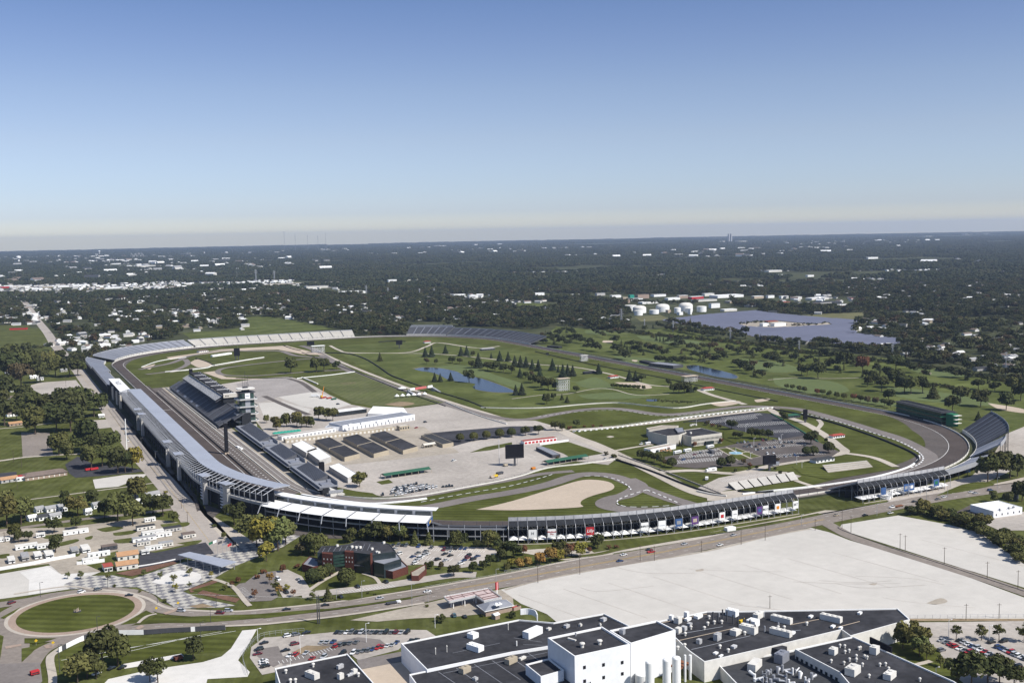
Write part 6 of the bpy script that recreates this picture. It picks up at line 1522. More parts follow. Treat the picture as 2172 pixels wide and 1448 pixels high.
 for a_,c_ in(((185,487),(870,335)),((200,410),(720,320)),((360,585),(1040,425)),((1500,300),(1830,235)),((2030,330),(2300,260)),((20,275),(540,175)),((1400,380),(1620,360))):
  p,q=G(*e(*a_),H),G(*e(*c_),H);b=MB();b.bar((p.x,p.y,H+.25),(q.x,q.y,H+.25),.14,5);b.build('roof_pipe','tan' if a_[0]in(185,1500,2030,20)else 'greymetal',t)
 Y1=GL([(1520,1408),(1600,1396),(1686,1380),(1782,1430),(1860,1500),(1640,1520),(1560,1450)],5.5)
 t=thing('factory_plant','low plant roof crowded with silver ducts and cooling units','factory',ctr(Y1),'factory buildings')
 blk(t,Y1,0,5.5,'offwhite','darkroof',.8)
 unit(t,*e(1090,800),5.5,9,4,3.4,'offwhite',FA+.15,'container',False);unit(t,*e(1400,720),5.5,7,4.5,4.4,'bleacher',FA,'cooling_tower');unit(t,*e(1375,640),5.5,6,5,3.6,'blackroof',FA,'plant_room',False)
 r=random.Random(4)
 for k in range(26):
  x,y=r.uniform(1060,1800),r.uniform(820,1000);
  if x>1250 or y>860:
   b=MB();g=G(*e(x,y),5.5);a_=r.uniform(0,6.3);l=r.uniform(1.5,4);rr=r.uniform(.3,.8);b.bar((g.x,g.y,5.6+rr),(g.x+l*math.cos(a_),g.y+l*math.sin(a_),5.6+rr+r.uniform(0,1.2)),rr,8);b.cyl(g.x,g.y,5.5,7+r.uniform(0,2),rr,8);b.build('duct','steel' if k%3 else 'white',t)
 S1=GL([(1808.7,1351.5),(2024,1447),(2080,1490),(1850,1510),(1780,1427),(1686.5,1378.5)],H)
 t=thing('factory_building','south-eastern factory block with small roof vents beside the lawn','factory',ctr(S1),'factory buildings')
 blk(t,S1,0,H,'offwhite','blackroof',.7)
 f=lambda x,y:(1700+x/4.6,1270+y/4.6)
 for x,y,sx,sy,h,m in((310,535,4,3,2.8,'offwhite'),(712,530,4.2,3.4,3.4,'offwhite'),(500,730,7,4.6,3.4,'offwhite'),(860,770,6.5,3.6,2.6,'offwhite')):unit(t,*f(x,y),H,sx,sy,h,m,FA)
 for x,y in((375,470),(422,475),(425,530),(465,520),(560,495),(575,490),(535,572),(468,605),(535,608),(615,575),(640,585),(595,655),(765,655),(820,650),(850,695),(660,765),(1155,800),(290,620),(415,640)):pipe(t,*f(x,y),H,.4,1.0,'offwhite','roof_vent',True)
 a,b_=S1[5],S1[4];winrow(t,b_,a,4.5,7,9,.5,'glass',-.1)
 p,q=G(*f(670,430),H),G(*f(880,530),H);b=MB();ribbon(b,[(p.x,p.y),(q.x,q.y)],.8,H,0,0,3.2);b.build('screen_wall','black',t)
 B1=GL([(583,1418.5),(736.8,1387.5),(800,1458),(840,1510),(620,1540)],8)
 t=thing('factory_building','separate black-roofed warehouse beside the factory car park','factory',ctr(B1),'factory buildings')
 blk(t,B1,0,8,'whitewall','blackroof',.6)
 i=lambda x,y:(500+x/5.171,1340+y/5.171)
 for x,y,sx,sy,h,m in((840,500,3.2,7,2.6,'offwhite'),(1145,395,3.4,1.6,1.6,'tarp'),(1150,510,2.6,2,2.4,'offwhite'),(1300,450,2.4,2,1.8,'offwhite'),(1255,475,3.4,1,.8,'tarp')):unit(t,*i(x,y),8,sx,sy,h,m,FA)
 for x,y in((850,380),(550,450),(655,550),(600,552),(1345,485)):pipe(t,*i(x,y),8,.5,1.2,'offwhite','roof_vent',True)
 b=MB();b.build('x','white')
 for n,(x,yt,w,h,lab)in enumerate(((1378,1400,14,17,'leftmost tall white silo beside the white factory tower'),(1414,1395,13,18,'middle tall white silo of the factory yard'),(1434.5,1391,13.5,18.5,'rightmost tall white silo of the factory yard'))):
  g=G(x,yt,h);r_=w/2*(g-CAM).length/FPX*1.3
  t=thing('storage_silo',lab,'silo',(g.x,g.y,0),'white storage silos')
  b=MB();b.lathe(g.x,g.y,[(r_,1.5),(r_,h-.8)],20);b.build('shell','white',t);b=MB();b.lathe(g.x,g.y,[(r_,h-.8),(r_*.85,h-.3),(r_*.4,h)],20);b.build('dome','white',t)
  b=MB()
  for k in range(4):b.bar((g.x+r_*.8*math.cos(k*1.57),g.y+r_*.8*math.sin(k*1.57),0),(g.x+r_*.8*math.cos(k*1.57),g.y+r_*.8*math.sin(k*1.57),1.6),.15)
  b.build('leg','steel',t)
 for n,(x,y,w,h,lab)in enumerate(((1453,1402,3.6,13,'thin white stack left of the eastern factory block'),(1464,1402,4.4,12,'thicker pale stack touching the eastern factory block'))):
  g=G(x,y-14,h);b=MB();b.cyl(g.x,g.y,0,h,.55 if n==0 else.7,12);tag(b.build('exhaust_stack','white'),lab,'chimney')
 t=thing('yard_platform','rusty stained platform on legs beside the silos','platform',G(1440,1450))
 g=G(1443,1408,7);b=MB();b.box(g.x,g.y,6.6,9,6,.5,FA);b.build('deck','rust',t)
 b=MB()
 for dx,dy in((-4,-2.6),(4,-2.6),(4,2.6),(-4,2.6)):b.box(g.x+dx,g.y+dy,0,.4,.4,6.6)
 b.build('leg','steel',t)
 g=G(1362,1428,6);t=thing('yard_tank','squat white tank at the foot of the factory tower','tank',(g.x,g.y,0));b=MB();b.lathe(g.x,g.y,[(3.2,0),(3.2,6),(2,6.8),(.4,7)],20);b.build('shell','white',t)
factory()
def petrol():
 h=lambda x,y:(900+x/10.34,1240+y/10.34)
 C=GL([h(425,245),h(1410,60),h(1700,265),h(1310,345),h(1130,225),h(545,355)],5.4)
 t=thing('petrol_station_canopy','L-shaped white petrol station canopy with pink ribbed top','canopy',ctr(C))
 b=MB();a=C if sum(C[i][0]*C[(i+1)%6][1]-C[(i+1)%6][0]*C[i][1]for i in range(6))>0 else C[::-1]
 b.face([(*p,4.9)for p in a]);b.face([(*p,4.5)for p in a[::-1]]);M['pink']=mat('faded_pink_deck',(.50,.40,.38),.8);b.build('deck','pink',t)
 b=MB()
 for i in range(6):b.face([(*a[i],4.2),(*a[(i+1)%6],4.2),(*a[(i+1)%6],5.6),(*a[i],5.6)]);b.face([(*a[(i+1)%6],4.2),(*a[i],4.2),(*a[i],5.6),(*a[(i+1)%6],5.6)])
 b.build('fascia','white',t)
 b=MB()
 def ln(p,q,r=.14):
  P_,Q=G(*h(*p),5.3),G(*h(*q),5.3);b.bar((P_.x,P_.y,5.2),(Q.x,Q.y,5.2),r,4)
 for p,q in(((470,270),(1400,90)),((510,305),(1100,180)),((560,240),(640,310)),((810,195),(890,260)),((1060,150),(1310,310)),((1300,110),(1400,180)),((1420,90),(1650,260)),((1180,220),(1500,155)),((1270,270),(1580,205)),((1310,305),(1620,240))):ln(p,q)
 b.build('roof_rib','redbrick',t)
 for x,y in((590,490),(640,515),(835,440),(890,465),(1085,370),(1135,405)):
  g=G(*h(x,y));b=MB();b.box(g.x,g.y,0,.4,.4,4.4);b.build('column','white',t)
 Bp=GL([h(1150,440),h(1325,580),h(1970,445),h(1800,320)],3.4);c=ctr(Bp)
 t=thing('petrol_station_shop','brick petrol station shop with grey hipped roof','shop',c)
 inner=[(c[0]+(p[0]-c[0])*.9,c[1]+(p[1]-c[1])*.88)for p in Bp]
 b=MB();b.prism(inner,0,3.35,0,0);b.build('wall','brick',t)
 top=[(c[0]+(p[0]-c[0])*.45,c[1]+(p[1]-c[1])*.3)for p in Bp];b=MB()
 o=Bp;
 for i in range(4):b.face([(*o[i],3.4),(*o[(i+1)%4],3.4),(*top[(i+1)%4],5.6),(*top[i],5.6)])
 b.face([(*p,3.38)for p in o]);b.face([(*p,5.6)for p in top]);b.build('roof','greymetal',t)
 b=MB();ribbon(b,o+[o[0]],.25,3.1,0,0,.34);b.build('eave','white',t)
 g=G(*h(1610,420),6);b=MB();b.box(g.x,g.y,5.65,4.6,2.6,.5,.3);b.box(g.x-1,g.y,6.1,1.2,1,.8);b.box(g.x+1.2,g.y,6.1,.8,1.2,.7);b.build('rooftop_unit','white',t)
 winrow(t,inner[0],inner[1],.9,2.4,3,.6,'glass',-.06)
 g=G(*h(1590,755));t=thing('brick_shed','little brick shed with white gabled roof behind the petrol station','shed',g)
 b=MB();b.box(g.x,g.y+1.5,0,3.2,3.4,2.4,.3);b.build('wall','brick',t);b=MB();b.gable(g.x,g.y+1.5,2.4,3.2,3.4,.02,.9,.3,0,0,.3);b.build('roof','white',t)
 g=G(*h(2030,560));t=thing('bin_enclosure','brick bin enclosure with red skip beside the petrol station','enclosure',g)
 b=MB();ribbon(b,[(g.x-2,g.y),(g.x+3,g.y+1),(g.x+2,g.y+4),(g.x-3,g.y+3)],.3,0,0,0,2);b.build('wall','brick',t);b=MB();b.box(g.x,g.y+2,0,3,1.8,1.5,.2);b.build('skip','red',t)
 g=G(1054,1262);t=thing('roadside_sign','tall red roadside sign column at the petrol station','sign',g)
 b=MB();b.box(g.x,g.y,0,.6,.6,8);b.build('post','white',t);b=MB();b.box(g.x,g.y,3.4,1.9,.6,4.6,.3);b.build('panel','red',t)
petrol()
def office():
 R=lambda pts,z:GL([(543+x/4,1086+y/4)for x,y in pts],z)
 A=R([(520,345),(560,290),(700,285),(800,270),(850,245),(1085,258),(1140,275),(1185,335),(985,362),(830,342),(760,330)],12.5)
 t=thing('glass_office','black glass and red brick office below the white-roofed grandstand','office',ctr(A))
 blk(t,A,0,12.5,'glass','blackroof',.4,'darksteel')
 W_=R([(985,362),(1185,335),(1232,395),(1085,440),(1000,420)],9);blk(t,W_,0,8.8,'glass','greymetal',.3,'darksteel',wname='lower_wing',rname='wing_roof')
 W2=R([(1085,440),(1232,400),(1290,455),(1160,500),(1100,490)],5);blk(t,W2,0,4.4,'redbrick','greymetal',.5,'redbrick',wname='brick_wing',rname='wing_roof')
 W3=R([(390,440),(455,375),(560,400),(560,450),(480,465)],4.5);blk(t,W3,0,4.2,'redbrick','greymetal',.5,'redbrick',wname='brick_wing',rname='wing_roof')
 W4=R([(1085,300),(1145,280),(1150,310),(1100,325)],11);blk(t,W4,0,11,'redbrick','blackroof',.2,'redbrick',wname='brick_wing',rname='wing_roof')
 for p in([(560,340),(650,345),(650,360),(560,352)],[(755,325),(828,330),(828,345),(752,338)]):
  q=R(p,12.8);b=MB();b.prism(q,0,13.2,0,0);tw=b.build('brick_tower','redbrick',t)
  for z in(6.5,9.2):
   a,c=Vector(q[3]),Vector(q[2]);winrow(t,a,c,z,z+1,3,.3,'offwhite',.08)
 q=R([(968,355),(988,352),(988,362),(970,365)],12.8);b=MB();b.prism(q,0,13.6,0,0);b.build('brick_fin','redbrick',t)
 q0,q1=R([(655,352),(752,340)],12.5);
 for z in(4,6,8,10):winrow(t,q0,q1,z,z+1.5,8,.8,'greenglass',.1)
 for k in range(9):
  p,c=R([(585+k*48,300-k*4),(560+k*48,338-k*2)],12.6);b=MB();ribbon(b,[p,c],.25,12.62);b.build('roof_seam','greymetal',t)
 for x,y in((690,290),(815,300),(850,305),(885,305),(985,318),(1025,345),(1042,350),(1085,265)):unit(t,543+x/4,1086+y/4,12.5,1.6,1.2,1.1,'offwhite',.3,fan=False)
 q=R([(500,460),(700,480),(900,500),(920,520),(560,490)],0);b=MB();b.prism(q,4.4,4.9,0,0,True);b.build('entrance_canopy','darksteel',t)
 G1=R([(1310,510),(1440,440),(1447,485),(1380,545),(1320,545)],3);t=thing('brick_shelter','low brick shelter with open roof beside the glass office','shelter',ctr(G1));blk(t,G1,0,3,'redbrick','beige',.5,'redbrick',.5)
office()
def simple(name,label,A,B,dep,h,wall,roof,para=.3,cat='building',pm=None,wins=0,door=0,group=None,where=None,wm='glass'):
 q=quad(A,B,dep);t=thing(name,label,cat,ctr(q),group,where);blk(t,q,0,h,wall,roof,para,pm or wall)
 if wins:winrow(t,q[0],q[1],h*.35,h*.75,wins,.5,wm)
 if door:winrow(t,q[0],q[3],.2,min(3,h*.75),door,.55,'darksteel',-.06,'garage_door')
 return t,q
def garage(c0,c1,c2,h,label,roof='blackroof',wall='block',doors=14,split=True,where=None):
 """garage row: c0 far end left corner, c1 near-left corner, c2 near-right corner (photo px, ground)"""
 a,b_,c=G(*c0),G(*c1),G(*c2);d=Vector((c.x-b_.x,c.y-b_.y))
 q=[(a.x,a.y),(b_.x,b_.y),(c.x,c.y),(a.x+d.x,a.y+d.y)]
 t=thing('garage_row',label,'garage',ctr(q),'garage rows',where)
 if split:
  for u0,u1 in((0,.49),(.51,1)):
   L_=lambda p,r,u:(p[0]+(r[0]-p[0])*u,p[1]+(r[1]-p[1])*u)
   qq=[L_(q[0],q[1],u0),L_(q[0],q[1],u1),L_(q[3],q[2],u1),L_(q[3],q[2],u0)];blk(t,qq,0,h,wall,roof,.15,'darkroof')
 else:blk(t,q,0,h,wall,roof,.25,wall)
 winrow(t,q[0],q[1],.3,h*.7,doors,.6,'stone' if wall=='block' else 'darksteel',-.08,'garage_door')
 return t
garage((669,942),(731,979),(763,971),4.2,'black roofed double garage row nearest the pit terraces')
garage((728,936),(793,971.5),(825,963),4.2,'black roofed double garage row in the middle of three')
garage((786,929),(855,964),(886,955.5),4.2,'black roofed double garage row furthest from the pits')
garage((893,930),(939,950),(962,946),3.6,'single dark roofed garage by the garage car park','darkroof','block',8,False)
garage((619,953),(650,972),(675,964),5.5,'white roofed pit garage, far one of the joined pair','white','conc_wall',7,False)
garage((650,968),(678,989),(703,980),5.5,'white roofed pit garage, near one of the joined pair','white','conc_wall',7,False)
garage((698,1000),(738,1025),(760,1017),4.8,'white roofed garage standing alone near the pit end','white','conc_wall',9,False)
def bar_wall():
 t=thing('garage_boundary','long tan block building along the north of the garage yard','building',G(720,930))
 q=quad((606,940),(838,912),6);blk(t,q,0,3.6,'block','stone',.3,'block');winrow(t,q[0],q[1],.4,2.6,26,.5,'offwhite')
 t=thing('white_pavilion','long white flat roofed building beside the green tent','building',G(650,928))
 q=quad((598,934),(712,916),9);blk(t,q,0,4,'white','lot',.2);winrow(t,q[0],q[1],.8,3,14,.5,'steel')
 t,q=simple('exhibition_hall','large grey metal roofed hall with white walls above the garages',(727,915),(880,891),27,6.5,'whitewall','greymetal',.3)
 winrow(t,q[0],q[1],.5,3.6,18,.35,'steel')
 for x,y in((743,903),(769,900),(802,897),(828,894)):unit(t,x,y,6.6,5,3,2,'white',.2)
 for k in range(8):pipe(t,846+k*3.5,892-(k%2)*2,6.5,.3,1.4,'offwhite','roof_vent')
 t,q=simple('hall_annex','grey annex roof at the west end of the exhibition hall',(690,914),(727,914),18,4.6,'whitewall','greymetal',.2)
 t,q=simple('white_marquee','long white marquee north of the exhibition hall',(712,884),(778,875.5),17,5,'shade','white',.1,'marquee','white',14,wm='glass')
 t=thing('white_marquee','big white pitched marquee behind the exhibition hall','marquee',G(825,880))
 a,b_,c,d=G(780,883),G(868,887),G(845,870),G(803,868)
 b=MB();b.prism([(p.x,p.y)for p in(a,b_,c,d)],0,3.6,0,0);b.build('wall','white',t)
 m1=(a+d)/2+Vector((0,0,8));m2=(b_+c)/2+Vector((0,0,8));up=Vector((0,0,3.65));b=MB();b.face([a+up,b_+up,m2,m1]);b.face([c+up,d+up,m1,m2]);b.face([a+up,m1,d+up]);b.face([b_+up,c+up,m2]);b.build('roof','white',t)
 g=G(608,922);t=thing('green_tent','curved green canopy tent on the pagoda plaza','tent',g);b=MB()
 for k in range(8):
  x0=-14+k*3.6;b.lathe(g.x+x0+2,g.y+k*.4,[(3.6,2.6),(3.0,3.6),(.5,4.4)],10)
 b.build('canopy','tealroof',t);b=MB()
 for k in range(8):b.bar((g.x-14+k*3.6,g.y-1.5+k*.4,0),(g.x-14+k*3.6,g.y-1.5+k*.4,2.7),.12)
 b.build('pole','steel',t)
 def shed(label,A,B,dep,h,roof):
  q=quad(A,B,dep);t=thing('open_shed',label,'shed',ctr(q),'open sheds');c=ctr(q);b=MB()
  m0=((q[0][0]+q[3][0])/2,(q[0][1]+q[3][1])/2);m1=((q[1][0]+q[2][0])/2,(q[1][1]+q[2][1])/2)
  b.face([(*q[0],h),(*q[1],h),(*m1,h+1.6),(*m0,h+1.6)]);b.face([(*q[2],h),(*q[3],h),(*m0,h+1.6),(*m1,h+1.6)]);b.face([(*q[3],h-.05),(*q[2],h-.05),(*q[1],h-.05),(*q[0],h-.05)]);b.build('roof',roof,t)
  b=MB();n=7
  for e0,e1 in((q[0],q[1]),(q[3],q[2])):
   for i in range(n+1):u=i/n;b.box(e0[0]+(e1[0]-e0[0])*u,e0[1]+(e1[1]-e0[1])*u,0,.3,.3,h-.1)
  b.build('post','block',t);b=MB();b.prism([(c[0]+(p[0]-c[0])*.55,c[1]+(p[1]-c[1])*.5)for p in q],0,h-.6,0,0);b.build('inner_room','shade',t)
 shed('long green roofed open shed on the pale concrete infield',(817,1017),(915,1002),9,3.2,'greenroof')
 shed('green roofed open shed along the pit exit wall',(1162,988),(1249,974),9,3.0,'greenroof')
 shed('small open timber shed in the garage yard',(900,951),(925,947),5,3,'stone')
 t,q=simple('red_building','long red roofed building with red and white front',(1112,943),(1181,935),8,3.4,'white','redroof',0);winrow(t,q[0],q[1],.6,2.6,9,.7,'red',.08,'red_panel')
 t,q=simple('white_wall_block','low white wall beside the red roofed building',(1145,944),(1206,936),1,2,'white','white',0,'wall')
 t,q=simple('grey_shed','grey roofed shed with white tent end east of the video board',(1137,955),(1172,972),8,3.2,'darksteel','greymetal',.1)
 t,q=simple('garage_office','tan block office at the end of the garage yard',(848,914),(869,911.5),8,5,'block','stone',.2,wins=4)
bar_wall()
def museum():
 R=lambda pts,z:GL([(1360+x/5.43,860+y/5.43)for x,y in pts],z)
 f=quad((1466.8,947.5),(1531.3,939),34);t=thing('museum_building','white two storey museum with black roof and dark window rows','museum',ctr(f))
 blk(t,f,0,9.6,'stone','blackroof',.5,'stone')
 for z0,z1 in((.8,3.4),(5.0,7.4)):winrow(t,f[0],f[1],z0,z1,24,.5,'glass')
 winrow(t,f[0],f[1],.3,4.2,5,0,'glass');a,b_=Vector(f[0]),Vector(f[1]);c=a+(b_-a)*.55;d=(b_-a).normalized();b=MB();b.box(c.x,c.y-1.2,0,9,2.4,4,math.atan2(d.y,d.x));b.build('entrance_porch','glass',t)
 l=R([(78,300),(298,352),(432,342),(520,310),(470,262),(300,262)],10.4);blk(t,l,0,10.4,'stone','blackroof',.5,'stone',wname='west_wing',rname='wing_roof')
 l2=R([(60,262),(240,228),(430,232),(400,262),(100,290)],7.5);blk(t,l2,0,7.5,'stone','beige',.4,'stone',wname='rear_wing',rname='wing_roof')
 l3=R([(380,258),(480,250),(500,300),(420,310)],11.6);blk(t,l3,0,11.6,'darksteel','greymetal',.2,'darksteel',wname='plant_room',rname='wing_roof')
 for x,y in((570,235),(590,228),(610,226),(630,228),(570,322)):unit(t,1360+x/5.43,860+y/5.43,9.6,1.8,1.6,1.2,'offwhite',.2)
 t,q=simple('snack_building','white low building with red signs and umbrellas at the car park',(1380,962),(1433.5,951.5),9,3.8,'white','beige',.3,wins=0)
 for k in range(4):
  a,b_=Vector(q[0]),Vector(q[1]);d=b_-a;p=a+d*(.2+k*.15);r=a+d*(.32+k*.15);n=Vector((d.y,-d.x)).normalized()*.06;b=MB();b.face([(p.x+n.x,p.y+n.y,.3),(r.x+n.x,r.y+n.y,.3),(r.x+n.x,r.y+n.y,2.4),(p.x+n.x,p.y+n.y,2.4)]);b.build('window','glass',t)
 a,b_=Vector(q[0]),Vector(q[1]);d=(b_-a).normalized();c=a+(b_-a)*.7
 text_mesh('wall_lettering',t,'MUSEUM',1.1,'red',(c.x,c.y-.2,3.2),(math.pi/2,0,math.atan2(d.y,d.x)))
 for k in range(7):
  g=G(1402+k*3.4+(k%2)*2,960-(k%3)*1.5);t=thing('parasol','tan parasol on the terrace of the white snack building','parasol',g,'terrace parasols');b=MB();b.lathe(g.x,g.y,[(1.5,2.0),(.1,2.6)],8);b.build('canopy','tanroof',t);b=MB();b.bar((g.x,g.y,0),(g.x,g.y,2.3),.06);b.build('pole','steel',t)
 g=G(1560.5,962);t=thing('fountain','round pool fountain with a white water jet in the car park lawn','fountain',g);b=MB();b.lathe(g.x,g.y,[(6.5,.3),(6.5,.9),(6.0,.9),(6.0,.7),(.2,.7)],28);b.build('basin','stone',t)
 b=MB();M['poolwater']=mat('pool_water',(.25,.45,.52),.15,.05,.5,spec=.4);b.lathe(g.x,g.y,[(5.9,.8),(.1,.82)],28);b.build('pool','poolwater',t)
 b=MB();r=random.Random(3);M['jet']=mat('water_spray',(.72,.80,.84),.6)
 for k in range(26):a_=r.uniform(0,6.28);q_=r.uniform(.1,1.5);z=r.uniform(2,6.5)*(1-q_/2.4);b.bar((g.x,g.y,.8),(g.x+q_*math.cos(a_),g.y+q_*math.sin(a_),z),.12,4,0,.03)
 b.build('water_jet','jet',t)
 def hut(label,A,B,dep,h,roof,wall='white',rise=1.4):
  q=quad(A,B,dep);c=ctr(q);a,b_=Vector(q[0]),Vector(q[1]);L_=(b_-a).length;an=math.atan2(b_.y-a.y,b_.x-a.x);t=thing('hut',label,'hut',c,'small infield huts')
  b=MB();b.box(c[0],c[1],0,L_,dep,h,an,0,0,False);b.build('wall',wall,t);b=MB();b.gable(c[0],c[1],h-.02,L_,dep,.03,rise,an,0,0,.8,dep*.5);b.build('roof',roof,t);winrow(t,q[0],q[1],.9,2.2,5,.4,'glass')
 hut('white hut with dark hipped roof near the second turn bleacher',(1731,983),(1770,977),8,3,'darkroof');hut('small red roofed hut on the second turn lawn',(1767,930),(1792,927),6,2.6,'redroof');hut('green roofed pavilion beside the museum drive',(1672,888),(1698,885),9,3,'greenroof','darksteel')
 hut('red roofed hut near the back straight gantry',(1493,829),(1515,827),7,3,'redroof');hut('small red roofed hut beside the infield golf path',(1295,803),(1312,801),6,2.8,'redroof');hut('tiny red roofed hut on the far infield lawn',(901,728),(914,727),7,3,'redroof');hut('low dark open shelter beside the golf path',(1240,794),(1264,792),6,3,'darkroof','shade');hut('grey roofed shelter on the far infield golf path',(1022,744),(1050,742),8,3,'greyroof','darksteel');hut('dark roofed hut in the northern infield',(422,748),(442,746),8,3,'brownroof')
 t,q=simple('golf_clubhouse','grey golf clubhouse with solar roof outside the back straight',(1376,776),(1428,782),22,4.5,'darksteel','greymetal',.3,wins=8)
 t,q=simple('golf_shed','dark shed roof beside the golf clubhouse',(1356,769),(1378,774),12,3.6,'shade','darkroof',.2)
 t,q=simple('equipment_tent','dark canopy on the paved yard outside turn three',(1160,737),(1185,739),10,3.4,'shade','darkroof',.1)
museum()
def suites_t2():
 q=[OV(s,d)[:2]for s,d in((3030,11),(3108,12),(3108,27),(3030,26))]
 t=thing('turn_suites','dark green glass hospitality suites outside the second turn','building',ctr(q))
 for k in range(3):
  z=k*4.3;blk(t,q,z+.5,z+4.3,'greenglass','darksteel',0,wname='storey',rname='floor_slab')
  qq=[OV(s,d)[:2]for s,d in((3029,9.2),(3110,10.2),(3110,28),(3029,27))];b=MB();b.prism(qq,z+4.3,z+4.75,0,0,True);b.build('balcony','green' if k<2 else 'darksteel',t)
 b=MB();b.prism(q,13.3,14.0,0,0);b.build('roof','darkroof',t)
 for s in np.arange(3034,3106,8):a=OV(s,19);b=MB();b.box(a[0],a[1],14,4,10,.5);b.build('roof_panel','shade',t)
 c=OV(3115,20);b=MB();b.box(c[0],c[1],0,8,9,13);b.build('stair_tower','green',t)
 b=MB()
 for z in(3.5,7.5,11.5):b.box(c[0]+1,c[1]-6,z,9,4,.4)
 b.build('stair_landing','offwhite',t)
suites_t2()
def west():
 t,q=simple('brick_hall','long orange brick hall with brown roof left of the avenue',(54,1020),(143,1007.5),17,3.2,'brick','brownroof',0,wins=0)
 c=ctr(q);a,b_=Vector(q[0]),Vector(q[1]);b=MB();b.gable(c[0],c[1],3.2,(b_-a).length,17,.05,2.4,math.atan2(b_.y-a.y,b_.x-a.x),0,1,.8,5);b.build('pitched_roof',['brick','brownroof'],t);winrow(t,q[0],q[1],.5,2.2,8,.2,'offwhite')
 t,q=simple('red_fronted_shop','small white shop with red roof sign beside the brick hall',(35,1021),(53,1019),8,3.4,'white','redroof',.6,'shop','red',2)
 house(18,1021,14,8,2.8,'conc_wall','tanroof',.25,'grey walled house with tan roof beside the red sign','','houses left of the avenue')
 for i,(x,y,w,d_,h,r_,wl,a_)in enumerate(((83,1085,6,7,3,'greyroof','white',.3),(112,1083,11,7,3,'greyroof','white',.25),(132,1082,6,9,4,'greyroof','white',.2),(93,1101,9,6,2.8,'darkroof','white',.3),(117,1099,8,5,3,'greyroof','white',.28),(68,1103,6,7,2.8,'white','white',.3),(207,1076,8,6,3.2,'greyroof','white',.3),(186,1090,5,5,3,'white','white',.3),(322,1055,11,8,3.6,'greyroof','white',.3),(275,1063,12,7,3.2,'greyroof','white',.3),(300,1068,8,7,3,'white','white',.3),(15,862,12,9,3.4,'brownroof','white',.2),(32,852,14,9,3.2,'redroof','brick',.3),(25,882,12,9,3.4,'brownroof','white',.2),(32,902,14,9,3,'tanroof','brick',.2),(18,848,12,9,3.4,'brownroof','offwhite',.3),(72,802,12,8,3.4,'white','white',.2),(20,795,12,9,3.4,'greyroof','white',.2),(85,806,9,7,3,'greyroof','white',.2),(10,770,10,8,3.4,'greyroof','white',.2),(30,830,11,8,3.4,'brownroof','offwhite',.2),(5,835,11,8,3.4,'greyroof','white',.2),(135,788,10,7,3.2,'greyroof','conc_wall',.2),(120,765,9,7,3,'greyroof','white',.2),(215,885,6,5,2.6,'white','white',.1))):
  house(x,y,w,d_,h,wl,r_,a_,WALLN[wl]+' house with '+ROOFN[r_]+' roof','among the trees left of the avenue','houses left of the avenue',rise=1.8)
 def mobile(px,py,L_,Wd,ang,wall='white',roof='offwhite',lab='white flat roofed mobile home'):
  g=G(px,py);t=thing('mobile_home',lab,'mobile home',g,'trailer park homes','in the trailer park');c,s=math.cos(ang),math.sin(ang)
  b=MB();b.box(g.x,g.y,.5,L_,Wd,2.6,ang);b.build('wall',wall,t);b=MB();b.box(g.x,g.y,3.1,L_+.3,Wd+.3,.2,ang);b.build('roof',roof,t)
  b=MB()
  for u in(-.35,-.1,.3):b.box(g.x+c*L_*u+s*(Wd/2+.03),g.y+s*L_*u-c*(Wd/2+.03),1.4,1.3,.06,.9,ang)
  b.build('window','glass',t);b=MB();b.box(g.x+c*L_*.1+s*(Wd/2+.04),g.y+s*L_*.1-c*(Wd/2+.04),.6,.9,.08,1.9,ang);b.build('door','darksteel',t)
 B_=YAW*-1+.52
 for a in((161,1132,17,4.2,B_),(86,1139,6,3,B_),(8,1148,8,4,B_),(309,1123,13,5,B_,'offwhite','darkroof','cream mobile home with dark roof'),(324,1134,15,5,B_),(345,1138,12,4.6,B_),(306,1147,16,4.4,B_,'white','greyroof','white mobile home with grey roof'),(366,1126,12,6,B_,'conc_wall','darkroof','grey mobile home with black roof'),(400,1139,9,7,B_,'offwhite','brownroof','cream cabin with brown roof'),(232,1165,10,5.4,B_,'darksteel','brownroof','dark mobile home with brown roof'),(352,1158,9,5,B_,'offwhite','greyroof','cream cabin with grey roof'),(304,1156,9,4,B_,'offwhite','greyroof','cream cabin with grey roof'),(56,1163,14,5,B_),(24,1192,4,9,B_),(53,1185,4.4,13,B_,'conc_wall','greyroof','grey narrow mobile home'),(80,1182,4.4,10,B_),(104,1180,5,11,B_),(158,1172,4.6,10,B_,'conc_wall','greyroof','grey narrow mobile home'),(181,1168,5,12,B_),(210,1180,14,3,B_,'white','white','long white trailer home'),(192,1193,10,5,B_),(326,1166,11,3.4,B_),(308,1175,5,3,B_),(95,1162,10,4,B_),(318,1106,8,3,B_)):
  mobile(*a)
 barrier('long white fence along the edge of the trailer park',[(-10,1211),(60,1199),(120,1187),(160,1180)],2.2,.3,'white');barrier('white fence beside the white gravel lot',[(163,1198),(190,1196),(222,1191)],2.4,.3,'white')
 for i,(x,y,L_,Wd,r_)in enumerate(((270,1183,13,9,3.0),(269,1204,13,8,3.2))):
  house(x,y,L_,Wd,r_,'offwhite','tanroof',B_-.05,('cream building with tan gabled roof, the rear one of two','cream building with tan gabled roof, the front one of two')[i],'','tan roofed buildings',2.0)
 house(228,1208,5,9,3.4,'offwhite','redroof',B_,'narrow shed with rusty red roof beside the tan roofed buildings','','tan roofed buildings',1)
 C_=GL([(377,1177),(402,1171),(502,1192),(470,1203)],5);t=thing('plaza_canopy','long blue grey metal canopy on the checkered plaza','canopy',ctr(C_));b=MB();b.prism(C_,5,5.5,0,0,True);b.build('roof','blueroof',t);b=MB()
